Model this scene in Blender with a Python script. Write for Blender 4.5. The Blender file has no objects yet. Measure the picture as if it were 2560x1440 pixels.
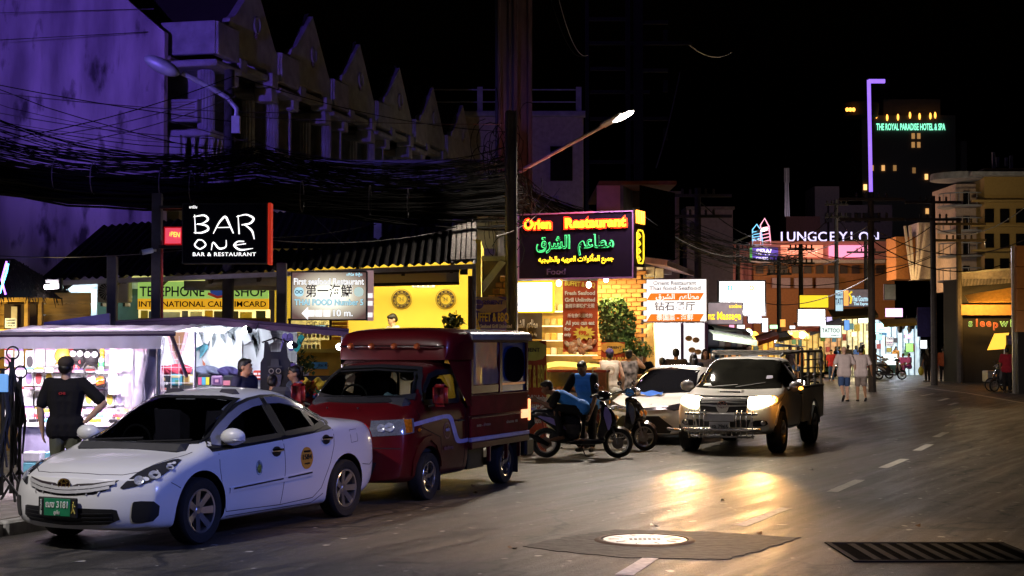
import bpy,bmesh,math,random
from mathutils import Vector as V,Matrix as MX,geometry as GEO
from mathutils.bvhtree import BVHTree
RND=random.Random(11)
S=bpy.context.scene;COL=S.collection
PI=math.pi;rad=math.radians
# ---------------------------------------------------------------- camera
FPX,CAMH=3900.0,1.9
PITCH=math.atan(140/FPX)
cd=bpy.data.cameras.new('camera');cam=bpy.data.objects.new('camera',cd);COL.objects.link(cam)
cd.sensor_width=36;cd.lens=36*FPX/2560;cd.clip_start=.1;cd.clip_end=3000
cam.location=(0,0,CAMH);cam.rotation_euler=(PI/2+PITCH,0,0);S.camera=cam
# ---------------------------------------------------------------- sky: night, far below the horizon sun, very weak
W=bpy.data.worlds.new('World');S.world=W;W.use_nodes=True
nt=W.node_tree;bg=nt.nodes['Background'];sk=nt.nodes.new('ShaderNodeTexSky')
sk.sky_type='NISHITA';sk.sun_disc=False;sk.sun_elevation=rad(-4);sk.sun_rotation=rad(200)
nt.links.new(sk.outputs[0],bg.inputs[0]);bg.inputs[1].default_value=0.02
S.view_settings.view_transform='Standard';S.view_settings.look='None'
S.view_settings.exposure=0;S.view_settings.gamma=1;S.view_settings.use_curve_mapping=False
S.render.engine='CYCLES'
cy=S.cycles
cy.use_denoising=True
try:cy.denoiser='OPENIMAGEDENOISE'
except Exception:pass
cy.max_bounces=6;cy.diffuse_bounces=3;cy.glossy_bounces=3;cy.transmission_bounces=6;cy.transparent_max_bounces=12
cy.sample_clamp_indirect=6;cy.caustics_reflective=False;cy.caustics_refractive=False
cy.use_light_tree=True;cy.use_adaptive_sampling=True;cy.adaptive_threshold=.015
# ---------------------------------------------------------------- measuring: a pixel of the photograph at a known distance -> metres
def U(px,py,d):
 a,b=(px-1280)/FPX,(720-py)/FPX
 ca,sa=math.cos(PITCH),math.sin(PITCH)
 dy,dz=ca-b*sa,sa+b*ca
 return V((a*d/dy,d,CAMH+dz*d/dy))
def G(px,py,z=0):
 p=U(px,py,1.0);t=(z-CAMH)/(p.z-CAMH)
 return V((p.x*t,t,z))
def PXM(d):return d/FPX
# ---------------------------------------------------------------- materials
_mc={}
UNLIT=('plate_','gold_print','clearance','tail_lamp_red','red_print','notice_','yellow_counter','poster_','yellow_chalk','interior_warm','banner_','food_','grilled','counter_','yellow_canopy','cabinet_blue','dim_board','awning_','display_','violet_board','orange_house','lime_wall','pillar_','shelf_white','sign_grey','cart_teal')
def mat(name,c,rough=.55,metal=0.,var=.18,scale=6.,bump=0.,emit=0.,ec=None,coat=0.,alpha=1.,trans=0.,spec=.5,stretch=None,ior=1.45,detail=4.):
 key=(name,)
 if key in _mc:return _mc[key]
 m=bpy.data.materials.new(name);m.use_nodes=True;n=m.node_tree.nodes;l=m.node_tree.links
 b=n['Principled BSDF']
 b.inputs['Roughness'].default_value=rough;b.inputs['Metallic'].default_value=metal
 b.inputs['Specular IOR Level'].default_value=spec;b.inputs['IOR'].default_value=ior
 b.inputs['Coat Weight'].default_value=coat;b.inputs['Coat Roughness'].default_value=.05
 b.inputs['Alpha'].default_value=alpha;b.inputs['Transmission Weight'].default_value=trans
 tc=n.new('ShaderNodeTexCoord');mp=n.new('ShaderNodeMapping');l.new(tc.outputs['Object'],mp.inputs[0])
 if stretch:mp.inputs['Scale'].default_value=stretch
 nz=n.new('ShaderNodeTexNoise');nz.inputs['Scale'].default_value=scale;nz.inputs['Detail'].default_value=detail
 l.new(mp.outputs[0],nz.inputs['Vector'])
 rp=n.new('ShaderNodeValToRGB');l.new(nz.outputs[0],rp.inputs[0])
 rp.color_ramp.elements[0].position=.3;rp.color_ramp.elements[1].position=.72
 c=tuple(c)[:3]
 if name.startswith(UNLIT):emit=0
 rp.color_ramp.elements[0].color=tuple(max(0,x*(1-var))for x in c)+(1,)
 rp.color_ramp.elements[1].color=tuple(min(1,x*(1+var*.6))for x in c)+(1,)
 l.new(rp.outputs[0],b.inputs['Base Color'])
 if emit:
  b.inputs['Emission Strength'].default_value=emit
  if ec is None:l.new(rp.outputs[0],b.inputs['Emission Color'])
  else:b.inputs['Emission Color'].default_value=tuple(ec)[:3]+(1,)
 if bump:
  bp=n.new('ShaderNodeBump');bp.inputs['Strength'].default_value=bump;bp.inputs['Distance'].default_value=.02
  l.new(nz.outputs[0],bp.inputs['Height']);l.new(bp.outputs[0],b.inputs['Normal'])
 _mc[key]=m
 return m
def glow(name,c,strength,var=.05):return mat(name,c,.6,var=var,emit=strength,spec=.2)
def thin(name,c,clear_=0.):
 '''cloth or sheet that lets light through'''
 m=mat(name,c,.8,var=.2,scale=3,bump=.2);n=m.node_tree.nodes;l=m.node_tree.links
 if 'tl' in n:return m
 t=n.new('ShaderNodeBsdfTranslucent');t.name='tl';t.inputs[0].default_value=tuple(min(1,x*1.6)for x in c)+(1,);mx=n.new('ShaderNodeMixShader');mx.inputs[0].default_value=.5
 l.new(n['Principled BSDF'].outputs[0],mx.inputs[1]);l.new(t.outputs[0],mx.inputs[2]);o=mx.outputs[0]
 if clear_:
  tr=n.new('ShaderNodeBsdfTransparent');m2=n.new('ShaderNodeMixShader');m2.inputs[0].default_value=clear_;l.new(o,m2.inputs[1]);l.new(tr.outputs[0],m2.inputs[2]);o=m2.outputs[0]
 l.new(o,n['Material Output'].inputs[0]);return m
ORD='first second third fourth fifth sixth seventh eighth ninth tenth eleventh twelfth thirteenth fourteenth fifteenth sixteenth seventeenth eighteenth nineteenth twentieth'.split();ORD+=['twenty '+o for o in ORD[:9]]
def hx(s):
 f=lambda v:v/12.92 if v<=.04045 else((v+.055)/1.055)**2.4
 s=s.lstrip('#');return tuple(f(int(s[i:i+2],16)/255)for i in(0,2,4))
 # ---------------------------------------------------------------- mesh builder
I4=MX.Identity(4)
def T(x,y,z):return MX.Translation((x,y,z))
def RX(a):return MX.Rotation(rad(a),4,'X')
def RY(a):return MX.Rotation(rad(a),4,'Y')
def RZ(a):return MX.Rotation(rad(a),4,'Z')
def SC(x,y,z):return MX.Diagonal((x,y,z,1))
class MB:
 def __init__(s):s.v=[];s.f=[];s.mi=[];s.cur=0
 def add(s,vs,fs,M=None):
  o=len(s.v)
  s.v+=[tuple(M@V(p))for p in vs]if M is not None else[tuple(p)for p in vs]
  s.f+=[tuple(o+i for i in f)for f in fs];s.mi+=[s.cur]*len(fs)
  return s
 def box(s,c,d,M=None,bev=0.):
  x,y,z=(k/2 for k in d)
  if bev<=0:
   vs=[(sx*x,sy*y,sz*z)for sz in(-1,1)for sy in(-1,1)for sx in(-1,1)]
   fs=[(0,2,3,1),(4,5,7,6),(0,1,5,4),(2,6,7,3),(0,4,6,2),(1,3,7,5)]
  else:
   b=min(bev,x*.9,y*.9,z*.9);vs=[];idx={}
   for sz in(-1,1):
    for sy in(-1,1):
     for sx in(-1,1):
      for k,p in enumerate(((x,y-b,z-b),(x-b,y,z-b),(x-b,y-b,z))):
       idx[sx,sy,sz,k]=len(vs);vs.append((sx*p[0],sy*p[1],sz*p[2]))
   g=lambda a,b_,c_,k:idx[a,b_,c_,k];fs=[]
   for q in(-1,1):
    fs.append(tuple(g(q,a,b_,0)for a,b_ in((-1,-1),(1,-1),(1,1),(-1,1)))[::q])
    fs.append(tuple(g(a,q,b_,1)for a,b_ in((-1,-1),(-1,1),(1,1),(1,-1)))[::q])
    fs.append(tuple(g(a,b_,q,2)for a,b_ in((-1,-1),(1,-1),(1,1),(-1,1)))[::q])
   for a in(-1,1):
    for c_ in(-1,1):
     fs.append((g(a,c_,-1,0),g(a,c_,1,0),g(a,c_,1,1),g(a,c_,-1,1))[::a*c_])
     fs.append((g(a,-1,c_,0),g(a,-1,c_,2),g(a,1,c_,2),g(a,1,c_,0))[::a*c_])
     fs.append((g(-1,a,c_,1),g(1,a,c_,1),g(1,a,c_,2),g(-1,a,c_,2))[::a*c_])
   for a in(-1,1):
    for b_ in(-1,1):
     for c_ in(-1,1):fs.append((g(a,b_,c_,0),g(a,b_,c_,1),g(a,b_,c_,2))[::a*b_*c_])
  MM=T(*c)
  return s.add(vs,fs,(M@MM)if M is not None else MM)
 def tube(s,pts,r,n=6,closed=False,M=None,cap=True):
  P=[V(p)for p in pts];N=len(P)
  if N<2:return s
  rs=r if isinstance(r,(list,tuple))else[r]*N
  vs=[];fs=[];prev=None
  for i in range(N):
   t=(P[(i+1)%N]-P[i-1])if closed else(P[min(i+1,N-1)]-P[max(i-1,0)])
   if t.length<1e-9:t=V((0,0,1))
   t.normalize()
   if prev is None:
    a=V((0,0,1))if abs(t.z)<.9 else V((1,0,0));u=t.cross(a).normalized()
   else:
    u=prev-t*prev.dot(t);u=u.normalized()if u.length>1e-6 else t.cross(V((0.3,.9,.2))).normalized()
   prev=u;w=t.cross(u)
   for k in range(n):
    an=2*PI*k/n;vs.append(P[i]+(u*math.cos(an)+w*math.sin(an))*rs[i])
  for i in range(N if closed else N-1):
   for k in range(n):
    a,b=i*n+k,i*n+(k+1)%n;c,d=((i+1)%N)*n+(k+1)%n,((i+1)%N)*n+k
    fs.append((a,b,c,d))
  if cap and not closed:fs.append(tuple(range(n))[::-1]);fs.append(tuple((N-1)*n+k for k in range(n)))
  return s.add(vs,fs,M)
 def lathe(s,prof,n=16,M=None,ang=360.):
  vs=[];fs=[];full=ang>=359.9;m=n if full else n+1
  for i in range(m):
   a=rad(ang)*i/n
   for r,z in prof:vs.append((r*math.cos(a),r*math.sin(a),z))
  L=len(prof)
  for i in range(n):
   j=(i+1)%m
   for k in range(L-1):fs.append((i*L+k,j*L+k,j*L+k+1,i*L+k+1))
  return s.add(vs,fs,M)
 def prism(s,poly,h,M=None,z0=0.):
  n=len(poly);ar=sum(poly[i][0]*poly[(i+1)%n][1]-poly[(i+1)%n][0]*poly[i][1]for i in range(n))
  if ar<0:poly=poly[::-1]
  vs=[(p[0],p[1],z0)for p in poly]+[(p[0],p[1],z0+h)for p in poly]
  fs=[tuple(range(n))[::-1],tuple(range(n,2*n))]+[(i,(i+1)%n,n+(i+1)%n,n+i)for i in range(n)]
  return s.add(vs,fs,M)
 def grid(s,fn,nu,nv,M=None,cu=False):
  vs=[fn(i/nu,j/nv)for i in range(nu+1)for j in range(nv+1)]
  fs=[(i*(nv+1)+j,(i+1)*(nv+1)+j,(i+1)*(nv+1)+j+1,i*(nv+1)+j+1)for i in range(nu)for j in range(nv)]
  return s.add(vs,fs,M)
 def ball(s,c,r,nu=12,nv=8,M=None):
  rx,ry,rz=(r,r,r)if not isinstance(r,(tuple,list))else r
  vs=[(0,0,-rz)];fs=[]
  for j in range(1,nv):
   t=-PI/2+PI*j/nv
   for i in range(nu):p=2*PI*i/nu;vs.append((rx*math.cos(t)*math.cos(p),ry*math.cos(t)*math.sin(p),rz*math.sin(t)))
  vs.append((0,0,rz));e=len(vs)-1
  for i in range(nu):
   k=(i+1)%nu;fs.append((0,1+k,1+i));fs.append((e,1+(nv-2)*nu+i,1+(nv-2)*nu+k))
   for j in range(nv-2):a=1+j*nu;fs.append((a+i,a+k,a+nu+k,a+nu+i))
  MM=T(*c)
  return s.add(vs,fs,(M@MM)if M is not None else MM)
 def cyl(s,a,b,r,n=10,r2=None):return s.tube([a,b],[r,r if r2 is None else r2],n)
 def mesh(s,name,mats,smooth=38):
  me=bpy.data.meshes.new(name);me.from_pydata(s.v,[],s.f);me.update()
  for m in(mats if isinstance(mats,(list,tuple))else[mats]):me.materials.append(m)
  if any(s.mi):me.polygons.foreach_set('material_index',s.mi)
  fin(me,smooth);return me
 def obj(s,name,mats,parent=None,smooth=38,M=None):return ob(name,s.mesh(name,mats,smooth),parent,M)
def fin(me,smooth=38):
 if smooth:
  me.polygons.foreach_set('use_smooth',[True]*len(me.polygons))
  if smooth<179:me.set_sharp_from_angle(angle=rad(smooth))
def ob(name,me,parent=None,M=None):
 o=bpy.data.objects.new(name,me);COL.objects.link(o)
 if parent is not None:o.parent=parent
 if M is not None:o.matrix_local=M
 return o
def thing(name,label,cat,loc=(0,0,0),rz=0.,group=None,M=None):
 o=bpy.data.objects.new(name,None);COL.objects.link(o);o.empty_display_size=.2
 o.location=loc;o.rotation_euler=(0,0,rad(rz))
 if M is not None:o.matrix_local=M
 return tag(o,label,cat,group)
def tag(o,label,cat,group=None,kind=None):
 if label:o['label']=label
 if cat:o['category']=cat
 if group:o['group']=group
 if kind:o['kind']=kind
 return o
def struct(o):o['kind']='structure';return o
def stuff(o):o['kind']='stuff';return o
def dup(o,loc=None,rz=None,label=None,group=None,parent=None):
 c=o.copy();COL.objects.link(c)
 if parent is not None:c.parent=parent
 for ch in[x for x in o.children]:dup(ch,parent=c)
 if loc is not None:c.location=loc
 if rz is not None:c.rotation_euler=(0,0,rad(rz))
 if label:c['label']=label
 if group:c['group']=group
 return c
 # a scratch scene in which modifiers and text are evaluated
TMP=bpy.data.scenes.new('scratch')
def evald(o):
 TMP.collection.objects.link(o)
 with bpy.context.temp_override(scene=TMP,view_layer=TMP.view_layers[0]):
  dg=bpy.context.evaluated_depsgraph_get();dg.update()
 me=bpy.data.meshes.new_from_object(o.evaluated_get(dg));TMP.collection.objects.unlink(o)
 return me
def modmesh(me,mods,extra=()):
 o=bpy.data.objects.new('m',me)
 for e in extra:TMP.collection.objects.link(e)
 for typ,kw in mods:
  md=o.modifiers.new('m',typ)
  for k,v in kw.items():setattr(md,k,v)
 r=evald(o)
 for e in extra:TMP.collection.objects.unlink(e);bpy.data.objects.remove(e)
 bpy.data.objects.remove(o);return r
_tc={}
def textmesh(s,ext=.004,bold=0.,space=1.0,align='CENTER'):
 k=(s,ext,bold,space,align)
 if k not in _tc:
  c=bpy.data.curves.new('lettering','FONT');c.body=s;c.align_x=align;c.align_y='CENTER';c.extrude=ext;c.offset=bold
  c.space_character=space;c.resolution_u=3;c.size=1
  o=bpy.data.objects.new('lettering',c);me=evald(o);bpy.data.objects.remove(o);me.name='lettering'
  _tc[k]=me
 return _tc[k]
FRONT=RX(90)
def lettering(s,c,h,m,parent,w=None,M=FRONT,bold=.015,space=1.,ext=.004,slant=0.,name='lettering',align='CENTER'):
 """h = cap height in metres (about .7 of the font size); w = squeeze or stretch to this width"""
 if any(0x2E80<ord(q)<0xA000 for q in s):bold=min(bold,.012)
 me=textmesh(s,ext/max(h,.001),bold,space,align).copy();me.materials.clear();me.materials.append(m)
 xs=[v.co.x for v in me.vertices]or[0,1];ys=[v.co.y for v in me.vertices]or[0,1]
 wid=max(xs)-min(xs);hei=max(ys)-min(ys)
 sy=h/.72;sx=sy if w is None else w/max(wid,1e-6)
 cx=(max(xs)+min(xs))/2 if align=='CENTER' else 0
 sh=MX(((1,slant,0,0),(0,1,0,0),(0,0,1,0),(0,0,0,1)))
 return ob(name,me,parent,T(*c)@M@sh@SC(sx,sy,h)@T(-cx,0,0))
def smooth01(a,b,x):
 t=min(1,max(0,(x-a)/(b-a)))if b!=a else float(x>a);return t*t*(3-2*t)
def lerp_tab(tab,x):
 if x<=tab[0][0]:return tab[0][1]
 for(a,va),(b,vb)in zip(tab,tab[1:]):
  if x<=b:return va+(vb-va)*(x-a)/(b-a)
 return tab[-1][1]
def chaikin(p,n=2,closed=True):
 for _ in range(n):
  q=[]
  L=len(p)
  for i in range(L if closed else L-1):
   a,b=V(p[i]),V(p[(i+1)%L]);q+=[tuple(a*.75+b*.25),tuple(a*.25+b*.75)]
  p=q if closed else[p[0]]+q+[p[-1]]
 return p
def sag(a,b,s,n=14):
 a,b=V(a),V(b);return[a.lerp(b,i/n)-V((0,0,s*4*(i/n)*(1-i/n)))for i in range(n+1)]
 # ---------------------------------------------------------------- surface patches: shapes laid onto a curved body
class Skin:
 """projects outlines onto a body mesh (local coordinates)"""
 def __init__(s,me):
  s.bvh=BVHTree.FromPolygons([v.co.copy()for v in me.vertices],[tuple(p.vertices)for p in me.polygons])
 def hit(s,p,D):
  p=V(p);h=s.bvh.ray_cast(p-D*4,D)
  if h[0]is None:
   h=s.bvh.find_nearest(p)
  n=h[1];n=-n if n.dot(D)>0 else n
  return h[0],n
 def patch(s,pts,D,m,name,parent,off=.004,step=.06,skirt=.012,rnd=0,smooth=40,make=True):
  D=V(D).normalized();Uu=D.cross(V((0,0,1)))
  Uu=Uu.normalized()if Uu.length>1e-4 else V((0,1,0));Vv=Uu.cross(D).normalized()
  pl=[(V(p).dot(Uu),V(p).dot(Vv))for p in pts]
  if rnd:pl=[(q[0],q[1])for q in chaikin([(a,b)for a,b in pl],rnd)]
  dens=[]
  for i in range(len(pl)):
   a,b=V(pl[i]),V(pl[(i+1)%len(pl)]);k=max(1,int((b-a).length/step))
   dens+=[a.lerp(b,j/k)for j in range(k)]
  n=len(dens);inner=[]
  x0,x1=min(p.x for p in dens),max(p.x for p in dens);y0,y1=min(p.y for p in dens),max(p.y for p in dens)
  nx,ny=max(1,int((x1-x0)/step)),max(1,int((y1-y0)/step))
  for i in range(1,nx):
   for j in range(1,ny):inner.append(V((x0+(x1-x0)*i/nx,y0+(y1-y0)*j/ny)))
  vs,_,fs,*_=GEO.delaunay_2d_cdt(dens+inner,[],[list(range(n))],1,1e-5)
  base=V(pts[0]).dot(D);out=[];nor=[]
  for q in vs:
   h,nn=s.hit(Uu*q.x+Vv*q.y+D*base,D);out.append(h+nn*off);nor.append(nn)
  cnt={}
  for f in fs:
   for i in range(len(f)):e=(f[i],f[(i+1)%len(f)]);cnt[tuple(sorted(e))]=cnt.get(tuple(sorted(e)),0)+1
  ed=[k for k,c in cnt.items()if c==1];extra={};faces=[tuple(f)for f in fs]
  for a,b in ed:
   for i in(a,b):
    if i not in extra:extra[i]=len(out);out.append(out[i]-nor[i]*skirt)
   faces.append((a,b,extra[b],extra[a]))
  mb=MB();mb.add(out,faces)
  bmm=mb.obj(name,m,parent,smooth);flipcheck(bmm.data,D);return bmm
 def ring(s,pts,D,w,m,name,parent,off=.006):
  '''a frame laid along a closed outline'''
  return s.strip(pts,D,w,m,name,parent,off,.04,True)
 def strip(s,pts,D,w,m,name,parent,off=.003,step=.05,closed=False,thick=None):
  D=V(D).normalized();P=[V(p)for p in pts]
  if closed:P.append(P[0])
  q=[P[0]]
  for a,b in zip(P,P[1:]):
   k=max(1,int((b-a).length/step));q+=[a.lerp(b,(j+1)/k)for j in range(k)]
  vs=[];fs=[]
  for i,p in enumerate(q):
   t=q[min(i+1,len(q)-1)]-q[max(i-1,0)];sd=t.cross(D)
   sd=sd.normalized()if sd.length>1e-6 else V((0,0,1))
   for k in(-1,1):h,nn=s.hit(p+sd*(w/2*k),D);vs+=[h+nn*off,h-nn*.006]
  for i in range(len(q)-1):
   a=i*4;fs+=[(a,a+2,a+6,a+4),(a,a+4,a+5,a+1),(a+2,a+3,a+7,a+6)]
  mb=MB();mb.add(vs,fs);o=mb.obj(name,m,parent,40);flipcheck(o.data,D);return o
def openings(me,holes):
 '''removes the faces of a shell that lie inside outlines seen along D'''
 bm=bmesh.new();bm.from_mesh(me);kill=set()
 for pts,D in holes:
  D=V(D).normalized();Uu=D.cross(V((0,0,1))).normalized();Vv=Uu.cross(D);pl=[(V(p).dot(Uu),V(p).dot(Vv))for p in pts]
  for f in bm.faces:
   if f.normal.dot(D)>-.05:continue
   c=f.calc_center_median();x,y=c.dot(Uu),c.dot(Vv);ins=False
   for i in range(len(pl)):
    (x0,y0),(x1,y1)=pl[i],pl[i-1]
    if(y0>y)!=(y1>y)and x<(x1-x0)*(y-y0)/(y1-y0)+x0:ins=not ins
   if ins:kill.add(f)
 bmesh.ops.delete(bm,geom=list(kill),context='FACES');bm.to_mesh(me);bm.free();me.update()
def inset(pts,k):
 c=sum((V(p)for p in pts),V((0,0,0)))/len(pts);return[tuple(V(p)+(c-V(p)).normalized()*k)for p in pts]
def flipcheck(me,D):
 s=sum(p.normal.dot(D)*p.area for p in me.polygons)
 if s>0:me.flip_normals()
 # ================================================================ materials used in many places
BLACK=mat('black_plastic',(.012,.012,.013),.5,var=.3)
RUBBER=mat('rubber',(.014,.014,.014),.8,var=.3,scale=30,bump=.1)
DARKM=mat('dark_metal',(.03,.03,.032),.45,.6,var=.3)
CHROME=mat('chrome',(.75,.75,.76),.12,1.,var=.08)
STEEL=mat('galvanised_steel',(.45,.46,.48),.35,.9,var=.2,scale=14)
ALLOY=mat('alloy_rim',(.55,.55,.56),.28,.9,var=.12)
GLASSD=mat('tinted_glass',(.006,.006,.008),.04,var=.1,spec=.7,coat=.3)
def clear(name,c=(1,1,1),a=.12,rough=.04):
 if name in _mc or(name,)in _mc:return _mc[(name,)]
 m=bpy.data.materials.new(name);m.use_nodes=True;n=m.node_tree.nodes;l=m.node_tree.links
 b=n['Principled BSDF'];b.inputs['Roughness'].default_value=rough
 tr=n.new('ShaderNodeBsdfTransparent');tr.inputs[0].default_value=tuple(c)+(1,)
 gl=n.new('ShaderNodeBsdfGlossy');gl.inputs['Roughness'].default_value=rough
 fr=n.new('ShaderNodeFresnel');fr.inputs[0].default_value=1.45
 nz=n.new('ShaderNodeTexNoise');nz.inputs['Scale'].default_value=3;md=n.new('ShaderNodeMath');md.operation='MULTIPLY_ADD'
 md.inputs[1].default_value=.1;l.new(nz.outputs[0],md.inputs[0]);l.new(fr.outputs[0],md.inputs[2])
 mx=n.new('ShaderNodeMixShader');l.new(md.outputs[0],mx.inputs[0]);l.new(tr.outputs[0],mx.inputs[1]);l.new(gl.outputs[0],mx.inputs[2])
 l.new(mx.outputs[0],n['Material Output'].inputs[0]);_mc[(name,)]=m;return m
TINT=clear('tinted_side_glass',(.10,.10,.12));SCREEN=clear('windscreen_glass',(.42,.44,.5));GLASS=clear('clear_glass',(.82,.86,.86))
PLASTICFILM=thin('clear_plastic_sheet',(.5,.5,.6),.62)
WHITEP=mat('white_paint',(.78,.78,.78),.45,var=.08)
CREAM=mat('cream_plaster',(.62,.58,.5),.8,var=.2,bump=.2,scale=9)
CONC=mat('concrete',(.32,.31,.3),.85,var=.35,bump=.3,scale=12)
WOODD=mat('dark_wood',(.06,.035,.02),.6,var=.4,stretch=(1,1,.1),scale=14)
SKINS=[mat('skin_tan',(.34,.17,.09),.55,var=.12,scale=20),mat('skin_fair',(.55,.33,.23),.55,var=.1,scale=20),mat('skin_brown',(.2,.095,.05),.55,var=.12,scale=20)]
HAIR=mat('dark_hair',(.008,.006,.005),.45,var=.4,scale=60,bump=.3)
HAIRB=mat('brown_hair',(.05,.025,.012),.45,var=.4,scale=60,bump=.3)
def cloth(name,c,var=.15):return mat(name,c,.9,var=var,scale=7,bump=.25,spec=.2)
RED=hx('#b01018');ORANGE=hx('#e2691c');YEL=hx('#f3c21c')
# ================================================================ ground
def asphalt():
 m=bpy.data.materials.new('asphalt');m.use_nodes=True;n=m.node_tree.nodes;l=m.node_tree.links;b=n['Principled BSDF']
 tc=n.new('ShaderNodeTexCoord')
 def noise(sc,det,vec=None,rough=.5):
  z=n.new('ShaderNodeTexNoise');z.inputs['Scale'].default_value=sc;z.inputs['Detail'].default_value=det;z.inputs['Roughness'].default_value=rough
  l.new(vec if vec is not None else tc.outputs['Object'],z.inputs['Vector']);return z
 big=noise(.35,5);fine=noise(42,4,rough=.75);mid=noise(4,4)
 # wheel tracks: long streaks that run along the road
 mp=n.new('ShaderNodeMapping');mp.vector_type='TEXTURE';mp.inputs['Rotation'].default_value=(0,0,rad(66));mp.inputs['Scale'].default_value=(14,.8,1);l.new(tc.outputs['Object'],mp.inputs[0])
 tr=noise(1.1,3,mp.outputs[0])
 def mix(fac,a,bb,mode='MIX',fv=None):
  x=n.new('ShaderNodeMix');x.data_type='RGBA';x.blend_type=mode
  if fac is not None:l.new(fac,x.inputs[0])
  else:x.inputs[0].default_value=fv
  for s_,q in((6,a),(7,bb)):
   if hasattr(q,'links'):l.new(q,x.inputs[s_])
   else:x.inputs[s_].default_value=tuple(q)+(1,)
  return x.outputs[2]
 def ramp(src,p0,p1):
  r=n.new('ShaderNodeMapRange');r.inputs[1].default_value=p0;r.inputs[2].default_value=p1;l.new(src,r.inputs[0]);return r.outputs[0]
 c=mix(ramp(big.outputs[0],.35,.65),(.065,.063,.06),(.11,.105,.096))
 c=mix(ramp(tr.outputs[0],.42,.66),c,(.15,.14,.125))
 c=mix(ramp(mid.outputs[0],.55,.75),c,(.05,.05,.05))
 c=mix(ramp(fine.outputs[0],.25,.8),(.55,.55,.55),(1.5,1.5,1.5))if False else mix(None,c,mix(ramp(fine.outputs[0],.3,.75),(.16,.16,.16),(1.25,1.22,1.2)),'MULTIPLY',.85)
 grit=noise(13,6,rough=.8);c=mix(None,c,mix(ramp(grit.outputs[0],.36,.66),(.45,.45,.46),(1.25,1.22,1.18)),'MULTIPLY',.9)
 mp2=n.new('ShaderNodeMapping');mp2.vector_type='TEXTURE';mp2.inputs['Rotation'].default_value=(0,0,rad(62));mp2.inputs['Scale'].default_value=(5,.3,1);l.new(tc.outputs['Object'],mp2.inputs[0])
 stk=noise(1.3,5,mp2.outputs[0],.65);c=mix(None,c,mix(ramp(stk.outputs[0],.38,.66),(.6,.6,.6),(1.3,1.27,1.2)),'MULTIPLY',.8)
 vo=n.new('ShaderNodeTexVoronoi');vo.feature='DISTANCE_TO_EDGE';vo.inputs['Scale'].default_value=.42;wv=n.new('ShaderNodeVectorMath');wv.operation='MULTIPLY_ADD';wv.inputs[1].default_value=(.9,.9,0)
 l.new(noise(1.6,5).outputs['Color'],wv.inputs[0]);l.new(tc.outputs['Object'],wv.inputs[2]);l.new(wv.outputs[0],vo.inputs['Vector']);c=mix(ramp(vo.outputs[0],.02,.008),c,(.02,.02,.02));spk=noise(6.5,2,rough=.4);c=mix(ramp(spk.outputs[0],.70,.735),c,(.5,.48,.44))
 l.new(c,b.inputs['Base Color'])
 rr=n.new('ShaderNodeMapRange');rr.inputs[1].default_value=.35;rr.inputs[2].default_value=.65;rr.inputs[3].default_value=.34;rr.inputs[4].default_value=.56;l.new(stk.outputs[0],rr.inputs[0]);l.new(rr.outputs[0],b.inputs['Roughness'])
 bp=n.new('ShaderNodeBump');bp.inputs['Strength'].default_value=.9;bp.inputs['Distance'].default_value=.012
 hm=n.new('ShaderNodeMath');hm.operation='ADD';l.new(fine.outputs[0],hm.inputs[0]);l.new(grit.outputs[0],hm.inputs[1]);l.new(hm.outputs[0],bp.inputs['Height']);l.new(bp.outputs[0],b.inputs['Normal'])
 b.inputs['Specular IOR Level'].default_value=.5
 return m
ASPH=asphalt()
mb=MB();mb.add([(-500,-40,0),(700,-40,0),(700,1500,0),(-500,1500,0)],[(0,1,2,3)])
struct(mb.obj('road',ASPH,smooth=0))
PAINT=mat('road_paint',(.62,.6,.54),.7,var=.35,scale=12,bump=.2)
KERB=[(-11.6,0),(-5.0,15.5),(-.55,26),(1.57,31),(3.6,36),(5.4,41),(7.2,47),(8.6,53),(9.6,60),(9.6,68),(8.3,76),(5.5,86),(1,98)]
def kerb_at(y):
 return lerp_tab([(b,a)for a,b in KERB],y)
PV=.13
PAVM=mat('pavement_concrete',(.26,.25,.24),.8,var=.4,bump=.3,scale=5)
mb=MB();mb.prism([(a-.16,b+.03)for a,b in KERB]+[(-60,98),(-60,0)],PV-.01,z0=.01)
PAVE=struct(mb.obj('pavement',PAVM,smooth=0))
KM=[mat('kerb_stone_grey',(.36,.35,.34),.8,var=.35,bump=.35,scale=8),mat('kerb_stone_dark',(.22,.22,.22),.85,var=.35,bump=.35,scale=8)]
km=None
kt=struct(thing('kerb',None,None))
pts=[]
for(a,b)in zip(KERB,KERB[1:]):
 L=(V(b)-V(a)).length;k=max(1,round(L));pts+=[V(a).lerp(V(b),i/k)for i in range(k)]
pts.append(V(KERB[-1]))
kmb=MB().box((0,.08,.0),(.97,.16,.29),bev=.025).mesh('kerb_stone',KM[0],30)
for i,(a,b)in enumerate(zip(pts,pts[1:])):
 if b.y<8:continue
 d=b-a;an=math.degrees(math.atan2(d.y,d.x));m=(a+b)/2
 ob('kerb_stone',kmb,kt,T(m.x,m.y,RND.uniform(-.006,.006))@RZ(an+RND.uniform(-.6,.6))@SC(d.length,1,1))
tile=MB().box((0,0,.0),(.29,.29,.03),bev=.006).mesh('paving_tile',mat('paving_tile',(.3,.27,.26),.7,var=.3,scale=3),30)
ke=V((.39,.92,0)).normalized();ku=V((.92,-.39,0)).normalized()
for i in range(26):
 for j in range(6):
  p=V((-5.18,15.5,0))+ke*(i*.3-2.0)-ku*(.16+j*.3)
  ob('paving_tile',tile,PAVE,T(p.x,p.y,PV+.003+RND.uniform(-.003,.004))@RZ(67+RND.uniform(-.8,.8)))
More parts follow.
